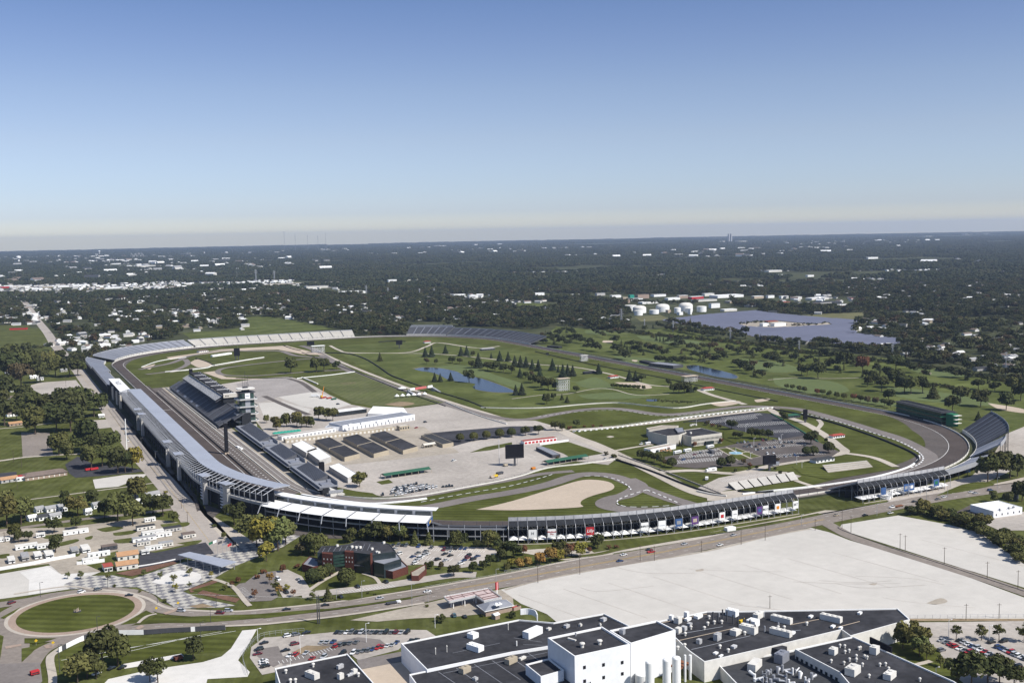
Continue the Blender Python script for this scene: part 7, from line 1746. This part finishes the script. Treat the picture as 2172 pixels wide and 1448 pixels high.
 for e0,e1 in((C_[0],C_[3]),(C_[1],C_[2])):
  for i in range(6):u=(i+.3)/5.6;b.bar((e0[0]+(e1[0]-e0[0])*u,e0[1]+(e1[1]-e0[1])*u,0),(e0[0]+(e1[0]-e0[0])*u,e0[1]+(e1[1]-e0[1])*u,5),.2,6)
 b.build('column','steel',t)
 barrier('low white wall panels behind the planted bed',[(292,1202),(318,1198),(345,1193),(372,1187)],.9,.3,'white')
 q=smooth(GL([(125,1384),(150,1371),(178,1358),(200,1351),(250,1347),(305,1346),(360,1342),(405,1340),(430,1338),(478,1336)]),3);t=thing('hoarding','white and dark hoarding panels along the lawn by the roundabout','hoarding',(*q[0],0));n=len(q)
 for i in range(n-1):
  b=MB();ribbon(b,[q[i],q[i+1]],.2,.3,0,0,2.6);b.build('panel','white' if i in(0,2,3,4,5,9,10,11,12,13,14,21)else 'darksteel',t)
 b=MB()
 for p in q:b.bar((*p,0),(*p,2.9),.08)
 b.build('post','steel',t)
 g=G(164,1298);t=thing('flower_planter','round planter with flowers in the middle of the roundabout','planter',g);b=MB();b.lathe(g.x,g.y,[(1.8,0),(2.2,.8),(1.9,.8),(.2,.7)],14);b.build('bowl','darksteel',t);b=MB();r=random.Random(9)
 for k in range(40):a_=r.uniform(0,6.28);q_=r.uniform(0,1.6);b.bar((g.x+q_*math.cos(a_),g.y+q_*math.sin(a_),.7),(g.x+q_*1.2*math.cos(a_),g.y+q_*1.2*math.sin(a_),1.4+r.uniform(0,1.4)),.18,4,0,.05)
 b.build('flowers','tan',t)
 t,q=simple('green_roof_stand','low green roofed stand at the far sports field',(20,700),(56,699),10,4,'red','greenroof',.2)
 t,q=simple('white_marquee','white peaked marquee row behind the fourth turn stand',(215,752),(248,749),12,4,'white','white',.1,'marquee');t,q=simple('red_booth','red and white tent booth at the avenue bend',(184,777),(203,777),8,3,'red','white',.2,'booth')
west()
def east():
 t,q=simple('white_warehouse','bright white flat roofed warehouse on the right edge',(2107,1099),(2168,1090),22,5,'whitewall','white',.3);winrow(t,q[0],q[1],1.5,3,5,.2,'darksteel')
 for x,y in((2121,1082),(2140,1079),(2150,1077)):unit(t,x,y,5.1,1.6,1.4,1,'tarp',.1)
 g=G(2155,1058);t=thing('roadside_sign','tall dark blue sign tower on the right edge','sign',g);b=MB();b.box(g.x,g.y,0,4.6,2.4,10,.4);b.build('panel','darksteel',t);b=MB();b.gable(g.x,g.y,10,4.6,2.4,.05,1.6,.4,0,0,.2);b.build('cap','glass',t)
 t,q=simple('blue_booth','small blue and white booth under the corner stand trees',(2150,978),(2172,976),7,3,'blue','white',.2,'booth');t,q=simple('ticket_booth','blue panelled ticket booth below the low bleacher',(2048,1002),(2058,1001),5,3,'blue','white',.2,'booth')
 A,B=G(1884,1054),G(1932,1044);d=Vector((B.x-A.x,B.y-A.y)).normalized();n=Vector((d.y,-d.x));an=math.atan2(d.y,d.x);c=(A+B)/2
 t=thing('footbridge','white lettered footbridge with stairs at the second turn gate','footbridge',(c.x,c.y,0));L_=(B-A).length
 b=MB();b.box(c.x,c.y,4.6,L_,4,.5,an);b.build('deck','offwhite',t)
 for k in(-1,1):b=MB();b.box(c.x+n.x*2*k,c.y+n.y*2*k,4.6,L_,.25,1.9,an);b.build('parapet','white',t)
 text_mesh('bridge_lettering',t,'INDIANAPOLIS MOTOR SPEEDWAY',1.25,'black',(c.x+n.x*2.2,c.y+n.y*2.2,5.5),(math.pi/2,0,an))
 for E_,sg,w in((A,-1,7),(B,1,3)):
  b=MB();m_=Vector((E_.x,E_.y));e=m_+d*sg*9+n*4
  for k in range(8):
   u=k/8;p=m_+(e-m_)*u;b.box(p.x,p.y,0,1.5,w,4.8*(1-u)+.2,math.atan2((e-m_).y,(e-m_).x))
  b.build('stair_flight','white',t)
 b=MB()
 for k in range(6):u=(k+.5)/6;b.box(A.x+(B.x-A.x)*u,A.y+(B.y-A.y)*u,0,.5,.5,4.6)
 b.build('pier','conc_wall',t)
 A,B=G(868,836),G(915,829);d=Vector((B.x-A.x,B.y-A.y)).normalized();n=Vector((d.y,-d.x));an=math.atan2(d.y,d.x);c=(A+B)/2;L_=(B-A).length
 t=thing('footbridge','red and white footbridge over the infield straight','footbridge',(c.x,c.y,0));b=MB();b.box(c.x,c.y,5.4,L_,5,.6,an);b.build('deck','steel',t)
 for k,(u0,u1,m)in enumerate(((.0,.2,'white'),(.22,.72,'redpink'),(.78,1,'white'))):
  M.setdefault('redpink',mat('red_pink_panel',(.50,.15,.14),.6));p=A+(B-A)*((u0+u1)/2);b=MB();b.box(p.x+n.x*2.6,p.y+n.y*2.6,5.2,L_*(u1-u0),.3,3.2,an);b.build('side_panel',m,t)
 for E_,sg in((A,-1),(B,1)):
  b=MB()
  for k in range(8):b.box(E_.x+d.x*sg*1.5+n.x*(k*2.2),E_.y+d.y*sg*1.5+n.y*(k*2.2),0,3,2.2,5.6-k*.7,an)
  b.build('stair_flight','steel',t)
 def gantry(px,py,w,h,label,top='offwhite'):
  g=G(px,py);D=(g-CAM).length;W_=w*D/FPX;H_=h*D/FPX;t=thing('scaffold_stand',label,'scaffold',g,'scaffold stands');b=MB();r=random.Random(px)
  for i in range(6):
   for j in range(2):
    x=g.x-W_/2+W_*i/5;y=g.y+j*W_*.35;b.bar((x,y,0),(x,y,H_),.2,4)
    if i<5:
     for k in range(4):b.bar((x,y,H_*k/4),(x+W_/5,y,H_*(k+1)/4),.16,4);b.bar((x+W_/5,y,H_*k/4),(x,y,H_*(k+1)/4),.16,4)
  b.build('frame','scaffold',t);b=MB();b.box(g.x,g.y+W_*.17,H_,W_*1.08,W_*.5,.6);b.build('platform',top,t)
 gantry(1197,829,26,26,'white lattice scaffold stand on the infield golf course','tan');gantry(1240,766,16,12,'white lattice gantry frame at the back straight');gantry(1466,810,32,12,'white roofed gantry over the back straight','tan');gantry(676,748,26,14,'grey gantry building at the end of the northern straight','white')
 for i,x in enumerate((842,854,866,878,889,901)):
  g=G(x,844-i*.9);s=(g-CAM).length/FPX;t=thing('peaked_tent','white peaked tent in a row on the infield field','tent',g,'white peaked tents','(row of six)');b=MB();b.lathe(g.x,g.y,[(5.4*s,2.6),(2.2*s,4.4),(.3*s,8.5*s)],8);b.build('canopy','white',t);b=MB()
  for k in range(4):b.bar((g.x+4*s*math.cos(k*1.57+.78),g.y+4*s*math.sin(k*1.57+.78),0),(g.x+4*s*math.cos(k*1.57+.78),g.y+4*s*math.sin(k*1.57+.78),2.7),.12)
  b.build('pole','steel',t)
 g=G(853,827);t=thing('peaked_tent','lone white tent beside the red footbridge','tent',g);b=MB();b.lathe(g.x,g.y,[(6,2.6),(3,3.8),(.3,5)],8);b.build('canopy','white',t);b=MB();b.bar((g.x,g.y,0),(g.x,g.y,4.9),.12);b.build('pole','steel',t)
 q=[G(*p)for p in((1543,1034),(1684,1010),(1695,1018),(1560,1041))];t=thing('tarp_bleacher','low bleacher under white tarpaulins beside the second turn','grandstand',(q[0]+q[2])/2)
 for k in range(7):
  u0,u1=k/7+.01,(k+1)/7-.01;b=MB();a0,a1=q[0].lerp(q[1],u0),q[0].lerp(q[1],u1);b0,b1=q[3].lerp(q[2],u0),q[3].lerp(q[2],u1);up=Vector((0,0,4.2));lo=Vector((0,0,.8));b.face([b0+lo,b1+lo,a1+up,a0+up]);b.face([a0+up,a1+up,a1,a0]);b.build('tarpaulin','bleacherwhite',t)
 q=[G(*p)for p in((1744,993),(1838,983),(1852,991),(1757,1003))];t=thing('lawn_bleacher','small stepped bleacher on the second turn lawn','grandstand',(q[0]+q[2])/2)
 for k in range(8):
  b=MB();u0,u1=k/8,(k+1)/8;a0,a1=q[3].lerp(q[0],u0),q[2].lerp(q[1],u0);c0,c1=q[3].lerp(q[0],u1),q[2].lerp(q[1],u1);z=Vector((0,0,.5+k*.35));b.face([a0+z,a1+z,c1+z,c0+z]);b.face([a0,a1,a1+z,a0+z]);b.build('bench_row','bleacherwhite' if k%2 else 'beige',t)
 b=MB()
 t,q=simple('flood_bleacher','white bleacher bank in the northern infield',(451,757),(492,751),5,3,'white','white',.2,'grandstand')
 barrier('row of white blocks along the infield field edge',[(630,803),(660,800),(700,796),(752,789)],1.2,1.6,'white');barrier('short row of white blocks beside the concrete lot',[(640,801),(655,807),(674,815)],1.4,2.0,'offwhite')
 t,q=simple('bus_shelter','long white roofed shelter beside the main street',(1543,1128),(1561,1125),4,2.6,'white','white',.2,'shelter')
east()
CC={'w':((.74,.74,.73),'white'),'s':((.42,.43,.45),'silver'),'g':((.14,.145,.155),'grey'),'k':((.018,.018,.022),'black'),'b':((.03,.06,.16),'blue'),'r':((.36,.025,.03),'red'),'m':((.14,.02,.03),'dark red'),'t':((.07,.13,.15),'teal'),'n':((.40,.34,.25),'beige')}
def car_meshes(L,W,h,hood,style):
 b=MB();x=L/2;w=W/2;zb=.28
 zs=h*.56
 prof=[(-x,zb),(-x,zs*.96),(-x+.1,zs),(x-hood,zs),(x-.25,zs*.86),(x,zs*.7),(x,zb)]
 A=[b.pt((p,-w,z))for p,z in prof];B=[b.pt((p,w,z))for p,z in prof];n=len(prof)
 for i in range(n):j=(i+1)%n;b.f.append([A[j],A[i],B[i],B[j]]);b.m.append(0)
 b.f.append(A);b.m.append(0);b.f.append(B[::-1]);b.m.append(0)
 r0,r1={'sedan':(-x+1.55,x-hood-.95),'suv':(-x+.35,x-hood-.75),'pickup':(-x+2.3,x-hood-.7)}[style]
 b.face([(r0,-w*.78,h),(r1,-w*.78,h),(r1,w*.78,h),(r0,w*.78,h)],0)
 for sx in(-x+.8,x-.85):
  for sy in(-w+.02,w-.02):b.bar((sx,sy-.1,.32),(sx,sy+.1,.32),.33,8,1)
 c=MB();q0={'sedan':-x+.75,'suv':-x+.12,'pickup':-x+2.1}[style];q1=x-hood+.05;lo=[(q0,-w*.95,zs),(q1,-w*.95,zs),(q1,w*.95,zs),(q0,w*.95,zs)];hi=[(r0,-w*.78,h-.03),(r1,-w*.78,h-.03),(r1,w*.78,h-.03),(r0,w*.78,h-.03)]
 for i in range(4):j=(i+1)%4;c.face([lo[i],lo[j],hi[j],hi[i]])
 out=[]
 for mb,nm,ms in((b,'car_body',('carpaint','tyre')),(c,'windows',('glass',))):
  me=bpy.data.meshes.new(nm);me.from_pydata(mb.v,[],mb.f)
  for q in ms:me.materials.append(M[q])
  me.polygons.foreach_set('material_index',mb.m);out.append(me)
 return out
CAR={'sedan':car_meshes(4.7,1.85,1.45,1.35,'sedan'),'suv':car_meshes(4.8,1.95,1.8,1.15,'suv'),'pickup':car_meshes(5.6,2.0,1.85,1.3,'pickup')}
NAMES={'sedan':'car','suv':'suv','pickup':'pickup truck'}
def car(px,py,ang,col,style='sedan',where='',parked=True):
 g=G(px,py);c,nm=CC[col]
 o=bpy.data.objects.new('parked_car' if parked else 'moving_car',CAR[style][0]);COL.objects.link(o);o.location=(g.x,g.y,.3);o.rotation_euler=(0,0,ang);o.color=(*c,1);ORG[o.name]=o.location
 tag(o,nm+' '+NAMES[style],'car','parked cars' if parked else 'cars on the roads',where)
 k=bpy.data.objects.new('cabin_glass',CAR[style][1]);COL.objects.link(k);k.parent=o
def heading(a,b):p,q=G(*a),G(*b);return math.atan2(q.y-p.y,q.x-p.x)
VR=random.Random(21)
def lot(where,items,ang,scale=None,off=(0,0)):
 for it in items:
  x,y=it[0],it[1]
  if scale:x,y=off[0]+x/scale,off[1]+y/scale
  col=it[2]if len(it)>2 else VR.choice('kkkgggsbwm');st=it[3]if len(it)>3 else VR.choice(['sedan','sedan','suv'])
  car(x,y,ang+VR.gauss(0,.04)+(math.pi if VR.random()<.5 else 0),col,st,where)
aN=heading((560,1380),(600,1352));aL=heading((560,1388),(640,1369))
i_=5.171,(500,1340)
lot('in the top row of the factory car park',[(x,14)for x in(1110,1165,1220,1270,1325,1380,1440,1495,1545,1600,1650,1710,1760,1815,1880)],aN,*i_)
lot('in the middle of the factory car park',[(945,122),(1005,120),(1070,117),(1100,165,'r'),(1155,150),(1200,138),(1255,132),(1325,122),(590,268,'w'),(660,258,'r'),(770,240,'s')],aN,*i_)
lot('in the hedge row of the factory car park',[(1175,243),(965,285),(840,300,'r'),(1290,240,'w'),(1345,230),(1400,217),(1455,210),(1505,200),(1560,185,'r'),(1610,171,'r'),(1665,160,'w'),(1720,150),(1765,126),(1925,102),(1985,96)],aN,*i_)
lot('at the fence end of the factory car park',[(575,52,'w','suv'),(660,40),(775,17),(310,130),(255,202),(240,250,'m'),(305,325,'w'),(310,352,'w'),(325,387,'k'),(650,142,'m'),(545,212,'k')],aL,*i_)
j_=8.69,(830,1120);aO=heading((893,1160),(880,1172));aP=heading((880,1180),(900,1174))
lot('in the back row of the office car park',[(30,325),(130,325),(205,330),(275,335),(505,350),(745,370),(970,412),(1040,395),(1115,385),(1195,390),(1285,385,'b'),(1365,390),(1090,445,'w')],aO,*j_)
lot('in the front rows of the office car park',[(60,395),(140,488,'w'),(490,472),(640,437,'g'),(660,488,'w'),(400,538),(620,507,'s'),(550,548,'w'),(500,575,'s'),(470,603,'s'),(440,662,'w')],aP,*j_)
lot('on the far side of the office car park',[(980,492),(1090,518),(860,592),(1000,607,'s'),(1420,520),(1410,560,'m'),(1590,530,'b'),(1510,587),(1335,610,'b'),(1285,667,'w','suv'),(1700,660),(1800,570,'m')],aP,*j_)
k_=5.43,(1360,860);aM=heading((1610,948),(1616,954))
lot('in the sparse lower museum car park',[(615,570),(690,556),(605,612),(485,632),(815,582,'w')],heading((1470,980),(1490,976)),*k_)
lot('in the back row of the museum car park',[(1110,437),(1150,433),(1190,431),(1230,427),(1400,407),(1440,405),(1530,402),(1590,396)],aM,*k_)
lot('in the middle of the museum car park',[(1185,477),(1220,482),(1250,462),(1268,477),(1320,477),(1360,452),(1345,517),(1320,512),(1395,502),(1440,499),(1485,493),(1535,486),(1635,473)],aM,*k_)
lot('in the right part of the museum car park',[(1455,562,'w'),(1525,552,'w'),(1600,432),(1650,430),(1700,436),(1735,433),(1715,582),(1770,580),(1820,577),(1885,467),(1660,592,'s')],aM,*k_)
aI=heading((840,1050),(900,1042))
for rw,(x0,y0,x1,y1,n)in enumerate(((836,1037,884,1027,9),(833,1042,905,1029,13),(830,1048,918,1031,14),(840,1051,926,1034,13))):
 lot('in the infield car group, %s row'%('back','second','third','front')[rw],[(x0+(x1-x0)*t/(n-1)+VR.uniform(-.8,.8),y0+(y1-y0)*t/(n-1),VR.choice('wwwwskkg'),VR.choice(['sedan','suv','pickup']))for t in range(n)],aI+1.2)
lot('beside the infield car group',[(940,1033,'k'),(947,1032.5,'k'),(953,1032,'k'),(959,1031.5,'k'),(812,1050,'k','suv')],aI+1.2)
aR=heading((2030,1370),(2046,1366))
for nm,x0,y0,x1,y1,n in(('left',1998,1360,2168,1437,19),('second',2036,1360,2176,1424,17),('third',2118,1374,2178,1400,8)):
 lot('in the %s row of the right-hand car park'%nm,[(x0+(x1-x0)*t/(n-1),y0+(y1-y0)*t/(n-1),VR.choice('kkgswbrs'))for t in range(n)],aR)
lot('standing alone in the right-hand car park',[(2103,1364,'k'),(2128,1362,'k'),(1997,1381,'g')],aR)
lot('before the black glass office',[(758,1246,'k','suv'),(818,1236,'k','suv'),(722,1268,'k'),(590,1230,'w'),(633,1231,'s'),(602,1252,'m'),(607,1258,'k')],heading((740,1250),(750,1256)))
lot('at the petrol station',[(963,1307,'t','suv'),(986,1309,'k')],heading((960,1300),(970,1312)))
lot('under the tree by the roundabout lawn',[(205,1430,'w'),(237,1419,'k'),(259,1417,'k')],.6)
lot('on the infield concrete',[(717,858,'k'),(902,896,'k'),(883,908,'r'),(963,978,'w','suv'),(1360,943,'w'),(1218,916,'w'),(1228,914,'w'),(1284,974,'w'),(1300,969,'s'),(1426,1,'k')][:-1],.4)
def near(w,x,y):
 p=G(x,y);k=min(range(len(w)-1),key=lambda i:(w[i][0]-p.x)**2+(w[i][1]-p.y)**2);return math.atan2(w[k+1][1]-w[k][1],w[k+1][0]-w[k][0])
for x,y,c,st,w in((385,1297,'s','suv',S16Nw),(467,1302,'m','suv',S16Nw),(485,1297,'s','suv',S16Nw),(608,1294,'k','sedan',S16Nw),(690,1285,'k','sedan',S16Nw),(806,1270,'s','sedan',S16Nw),(907,1256,'w','sedan',S16Nw),(1315,1191,'b','sedan',S16Sw),(1323,1178,'w','sedan',S16Nw),(1377,1167,'k','sedan',S16Nw),(1381,1172,'r','pickup',S16Nw),(1452,1155,'s','sedan',S16Nw),(1556,1136,'s','sedan',S16Nw),(1527,1157,'w','sedan',S16Sw),(1774,1094,'n','sedan',S16Nw),(1835,1094,'k','sedan',S16Sw),(1889,1089,'w','sedan',S16Sw),(1893,1077,'w','pickup',S16Sw),(1939,1065,'k','sedan',S16Nw),(1958,1066,'k','sedan',S16Nw),(1958,1076,'w','suv',S16Sw),(1989,1060,'g','sedan',S16Sw),(2003,1055,'w','sedan',S16Nw),(2060,1045,'w','sedan',S16Nw),(2069,1047,'s','sedan',S16Sw),(2100,1041,'b','suv',S16Nw)):
 car(x,y,near(w,x,y),c,st,'driving along the main street',False)
for x,y,c,st,a in((173,1257,'w','suv',.5),(208,1252,'g','suv',.35),(274,1264,'k','sedan',-.3),(25,1280,'m','suv',.6)):car(x,y,a,c,st,'driving round the roundabout',False)
for x,y,c,st in((213,844,'r','suv'),(254,922,'g','sedan'),(272,936,'w','suv'),(100,727,'k','sedan'),(112,743,'g','sedan'),(118,753,'g','sedan')):car(x,y,near(AVw,x,y),c,st,'driving along the avenue',False)
def boxv(name,label,cat,px,py,ang,L,W,h,body='white',cab=None,glass=True,z=.9,group=None,cabm='white'):
 g=G(px,py);t=thing(name,label,cat,g,group);c,s=math.cos(ang),math.sin(ang)
 b=MB();b.box(g.x,g.y,z,L,W,h-z,ang);b.build('body',body,t)
 if glass:
  b=MB();b.box(g.x,g.y,h*.52,L*.86,W+.06,h*.24,ang);b.build('windows','glass',t)
 if cab:
  u=L/2+cab/2+.2;b=MB();b.box(g.x+c*u,g.y+s*u,.6,cab,W*.95,h*.62,ang);b.build('cab',cabm,t)
  b=MB();u2=L/2+cab+.23;b.box(g.x+c*u2,g.y+s*u2,h*.4,.08,W*.8,h*.22,ang);b.build('windscreen','glass',t)
 b=MB()
 for u in([-.36,.36]if not cab else[-.38,-.28,.5+cab*.5/L]):
  for v in(-1,1):x,y=g.x+c*L*u-s*v*W*.45,g.y+s*L*u+c*v*W*.45;b.bar((x-s*.15,y+c*.15,.5),(x+s*.15,y-c*.15,.5),.5,8)
 b.build('wheel','tyre',t);return t
ab=heading((1430,962),(1466,955))
boxv('shuttle_bus','white shuttle bus nearest the white snack building','bus',1437,962,ab,9,2.5,3,group='white shuttle buses');boxv('shuttle_bus','white shuttle bus second from the white snack building','bus',1458,958,ab,9,2.5,3,group='white shuttle buses');boxv('shuttle_bus','white shuttle bus standing at the museum entrance','bus',1506,950,ab,9,2.5,3,group='white shuttle buses')
boxv('coach','long grey coach parked across the museum car park','bus',1509,961,heading((1502,956),(1516,965)),12,2.6,3.4,'bleacherdark')
t=boxv('box_truck','white lettered box truck on the infield drive','truck',1511,1000,heading((1520,999),(1500,1001)),7.5,2.5,3.6,cab=2.2,glass=False);g=G(1511,1000);text_mesh('truck_lettering',t,'ARS',1.6,'darksteel',(g.x+.2,g.y-1.5,2.4),(math.pi/2,0,heading((1500,1001),(1520,999))))
boxv('box_truck','small white truck at the tarpaulin bleacher','truck',1499,1018,.9,5,2.3,2.8,cab=1.8,glass=False)
boxv('trailer','grey box trailer under the museum video board','trailer',1644,988,ab,9,2.5,3.4,'bleacher',glass=False)
boxv('trailer','white rounded caravan trailer beside the museum wall','trailer',1374,943,ab,6,2.4,2.8,glass=True)
boxv('tow_truck','white tow truck carrying a dark car on the main street','truck',830,1281,near(S16Sw,830,1281),6,2.4,1.5,'darksteel',2.4,False)
boxv('trailer','flat trailer with brown load behind a white pickup','trailer',1906,1075,near(S16Sw,1906,1075),8,2.3,1.3,'rust',glass=False)
boxv('semi_truck','white semi trailer truck on the bright infield pavement','truck',667,842,-.6,9,2.5,3.6,cab=2.6,glass=False)
for x,y,m,lab in((698,846,'redroof','red flat container on the bright infield pavement'),(708,848,'greenroof','dark green container beside the red container'),(189,998,'red','red container under the park trees, left of two'),(200,997,'red','red container under the park trees, right of two'),(378,1400,'redbrick','red open bin on the gravel drive by the tree'),(74,1431,'red','red delivery van at the bottom left corner'),(1060,1006,'darksteel','dark flat trailer with stacked crates in the infield'),(1072,989,'block','tan earth machine beneath the large video board'),(1044,1014,'tan','tan loader parked beside the infield fence'),(1051,1012,'yellow','yellow loader parked beside the infield fence'),(1131,996,'orange','orange machine by the pit exit wall')):
 boxv('container' if 'container' in lab or 'bin' in lab else 'work_vehicle',lab,'container' if 'container' in lab else 'vehicle',x,y,.3,7 if 'container' in lab or 'trailer' in lab else 4,2.4,2.4,m,glass='van' in lab)
for x,y in((505,950),(511,953)):g=G(x,y);t=thing('pit_trailer','white covered cart on the pit lane','cart',g,'pit lane carts');b=MB();b.box(g.x,g.y,.5,2.4,7,1.4,.1);b.build('body','white',t);b=MB();b.box(g.x,g.y,0,2,.6,.5,.1);b.build('wheel','tyre',t)
def crane():
 g=G(686,845);t=thing('mobile_crane','orange mobile crane with raised boom on the infield pavement','crane',g);b=MB();b.box(g.x,g.y,.8,9,2.8,1.6,.5);b.build('chassis','redroof',t);b=MB();b.bar((g.x-2,g.y,2.2),(g.x+3,g.y+6,15),.6,4,0,.35);b.build('boom','orange',t);b=MB();b.box(g.x-2.5,g.y,2.4,2.4,2.4,1.8,.5);b.build('cab','yellow',t)
crane()
def pole(px,py,top,label,where,m='wood',r=.16,kind='utility_pole',cat='pole',arm=True,group='utility poles',lamp=False):
 g=G(px,py);D=(g-CAM).length;h=(py-top)*D/FPX*1.03;t=thing(kind,label,cat,g,group,where);b=MB();b.bar((g.x,g.y,0),(g.x,g.y,h),r*1.15,6,0,r*.8);b.build('post',m,t)
 if arm:b=MB();b.bar((g.x-1.1,g.y+.5,h-.8),(g.x+1.1,g.y-.5,h-.8),.1,4);b.build('crossarm',m,t)
 if lamp:b=MB();b.bar((g.x,g.y,h),(g.x+1.3,g.y-.4,h+.15),.07,4);b.box(g.x+1.4,g.y-.4,h,.9,.4,.22);b.build('lamp_head',m,t)
for a in((1141,1236,1195),(1230,1218,1176),(1358,1190,1156),(1388,1189,1158),(1488,1171,1147),(1572,1155,1120),(1623,1146,1111)):pole(*a,'brown wooden utility pole','along the gravel lot street edge')
for a in((1729,1125,1101),(1786,1121,1085),(1805,1129,1096),(1909,1165,1133),(1920,1167,1137),(2003,1196,1163),(2094,1226,1194),(2159,1248,1213),(1633,1290,1263),(2049,1315,1283),(2119,1311,1282)):pole(*a,'brown wooden utility pole','by the side road gravel lots')
for a in((674,1322,1266),(678,1322,1264)):pole(*a,'thick dark utility pole','in the street median','darksteel',.32)
for a in((127,1427,1373),(86,1266,1238),(207,1342,1310),(229,1249,1225),(334,1280,1243),(459,1285,1263),(447,1320,1295),(426,1352,1321)):pole(*a,'black street lamp','around the roundabout and plaza','darksteel',.14,'street_lamp','lamp',False,'street lamps',True)
for a in((777,1362,1323),(637,1385,1349),(547,1360,1334),(923,1331,1304),(616,1415,1393)):pole(*a,'white lamp post','at the factory car park','white',.14,'street_lamp','lamp',False,'street lamps',True)
for a in((768,1270,1233),(874,1286,1240),(714,1272,1250),(1053,1258,1208),(908,1276,1258),(1058,1190,1168)):pole(*a,'grey street lamp','along the street below the glass office','steel',.13,'street_lamp','lamp',False,'street lamps',True)
for a in((1582,917,900),(1599,946,929),(1657,939,922),(1539,901,890),(1477,900,889),(1592,973,960),(1429,966,950),(1690,985,968),(1701,993,980)):pole(*a,'pale lamp post','in the museum grounds','scaffold',.15,'street_lamp','lamp',False,'street lamps',True)
for a in((2012,1356,1318),(2098,1362,1330),(1985,1440,1417)):pole(*a,'pale lamp post','in the right-hand car park','scaffold',.14,'street_lamp','lamp',False,'street lamps',True)
for a in((29,980,957),(46,992,966),(37,1037,1018),(178,1056,1040),(140,820,800),(385,1078,1055),(398,1107,1085),(10,1150,1130),(65,1090,1072)):pole(*a,'thin wooden pole','on the lawns left of the avenue','wood',.16)
for a in((330,975,958),(337,1002,985),(300,950,930),(240,890,872),(310,1000,985),(390,1085,1062),(2010,1055,1030),(2115,1040,1015),(1965,1068,1045),(1860,1094,1070),(1700,1115,1092)):pole(*a,'slim grey street pole','lining the roads','steel',.13,'street_lamp','lamp',False,'street lamps',True)
pole(269,955,893,'tall white mast beside the avenue','','white',.55,'mast','mast',False,None);pole(1059,985,933,'tall pale mast beside the large video board','','scaffold',.28,'mast','mast',False,None)
for i,(x,y,tp,m,nm)in enumerate(((453,1177,1148,'green','green'),(462,1179,1145,'white','white'),(472,1177,1147,'darksteel','dark'),(482,1183,1150,'bleacher','grey'),(493,1186,1152,'red','red'),(503,1189,1150,'black','black'))):
 g=G(x,y);h=(y-tp)*(g-CAM).length/FPX*1.03;t=thing('flagpole','flagpole flying a %s flag behind the plaza canopy'%nm,'flagpole',g,'plaza flagpoles');b=MB();b.bar((g.x,g.y,0),(g.x,g.y,h),.12,6,0,.07);b.build('post','steel',t)
 b=MB();w=2.8
 for k in range(4):u0,u1=k/4,(k+1)/4;f=lambda u:Vector((g.x-w*u,g.y+.3*math.sin(u*5),h-.2-u*.7));a0,a1=f(u0),f(u1);b.face([a0,a1,a1-Vector((0,0,1.7)),a0-Vector((0,0,1.7))])
 b.build('flag',m,t)
for x,y in((332,1298),(378,1287),(77,1368),(113,1372)):g=G(x,y);t=thing('pedestrian_sign','yellow diamond crossing sign at the roundabout','sign',g,'yellow crossing signs');b=MB();b.bar((g.x,g.y,0),(g.x,g.y,2.2),.06);b.build('post','steel',t);b=MB();b.bar((g.x,g.y-.05,2.6),(g.x,g.y+.05,2.6),.85,4);b.build('panel','yellow',t)
barrier('chain link fence between gravel lot and factory lot',[(1930,1312),(2050,1311),(2172,1310)],0,0,'steel',fence=2.2,fm='steel',gap=4);barrier('chain link fence around the factory car park',[(525,1432),(515,1395),(530,1372),(560,1350),(650,1340)],0,0,'steel',fence=2.4,fm='steel',gap=3);barrier('chain link fence along the autumn belt street',[(1070,1215),(1160,1202),(1260,1183)],0,0,'steel',fence=1.8,fm='steel',gap=5);barrier('black kerb fence along the side road',[(1778,1117),(1790,1126),(1900,1165),(2000,1197),(2172,1254)],.5,.3,'darksteel')
barrier('dark hedge like wall beside the museum upper car park',[(1636,878),(1670,897),(1708,920),(1735,938)],1.2,1.4,'greenroof');barrier('dark retaining wall below the museum upper car park',[(1450,896),(1500,888),(1553,881),(1600,875)],1.0,.8,'shade')
finish_labels()
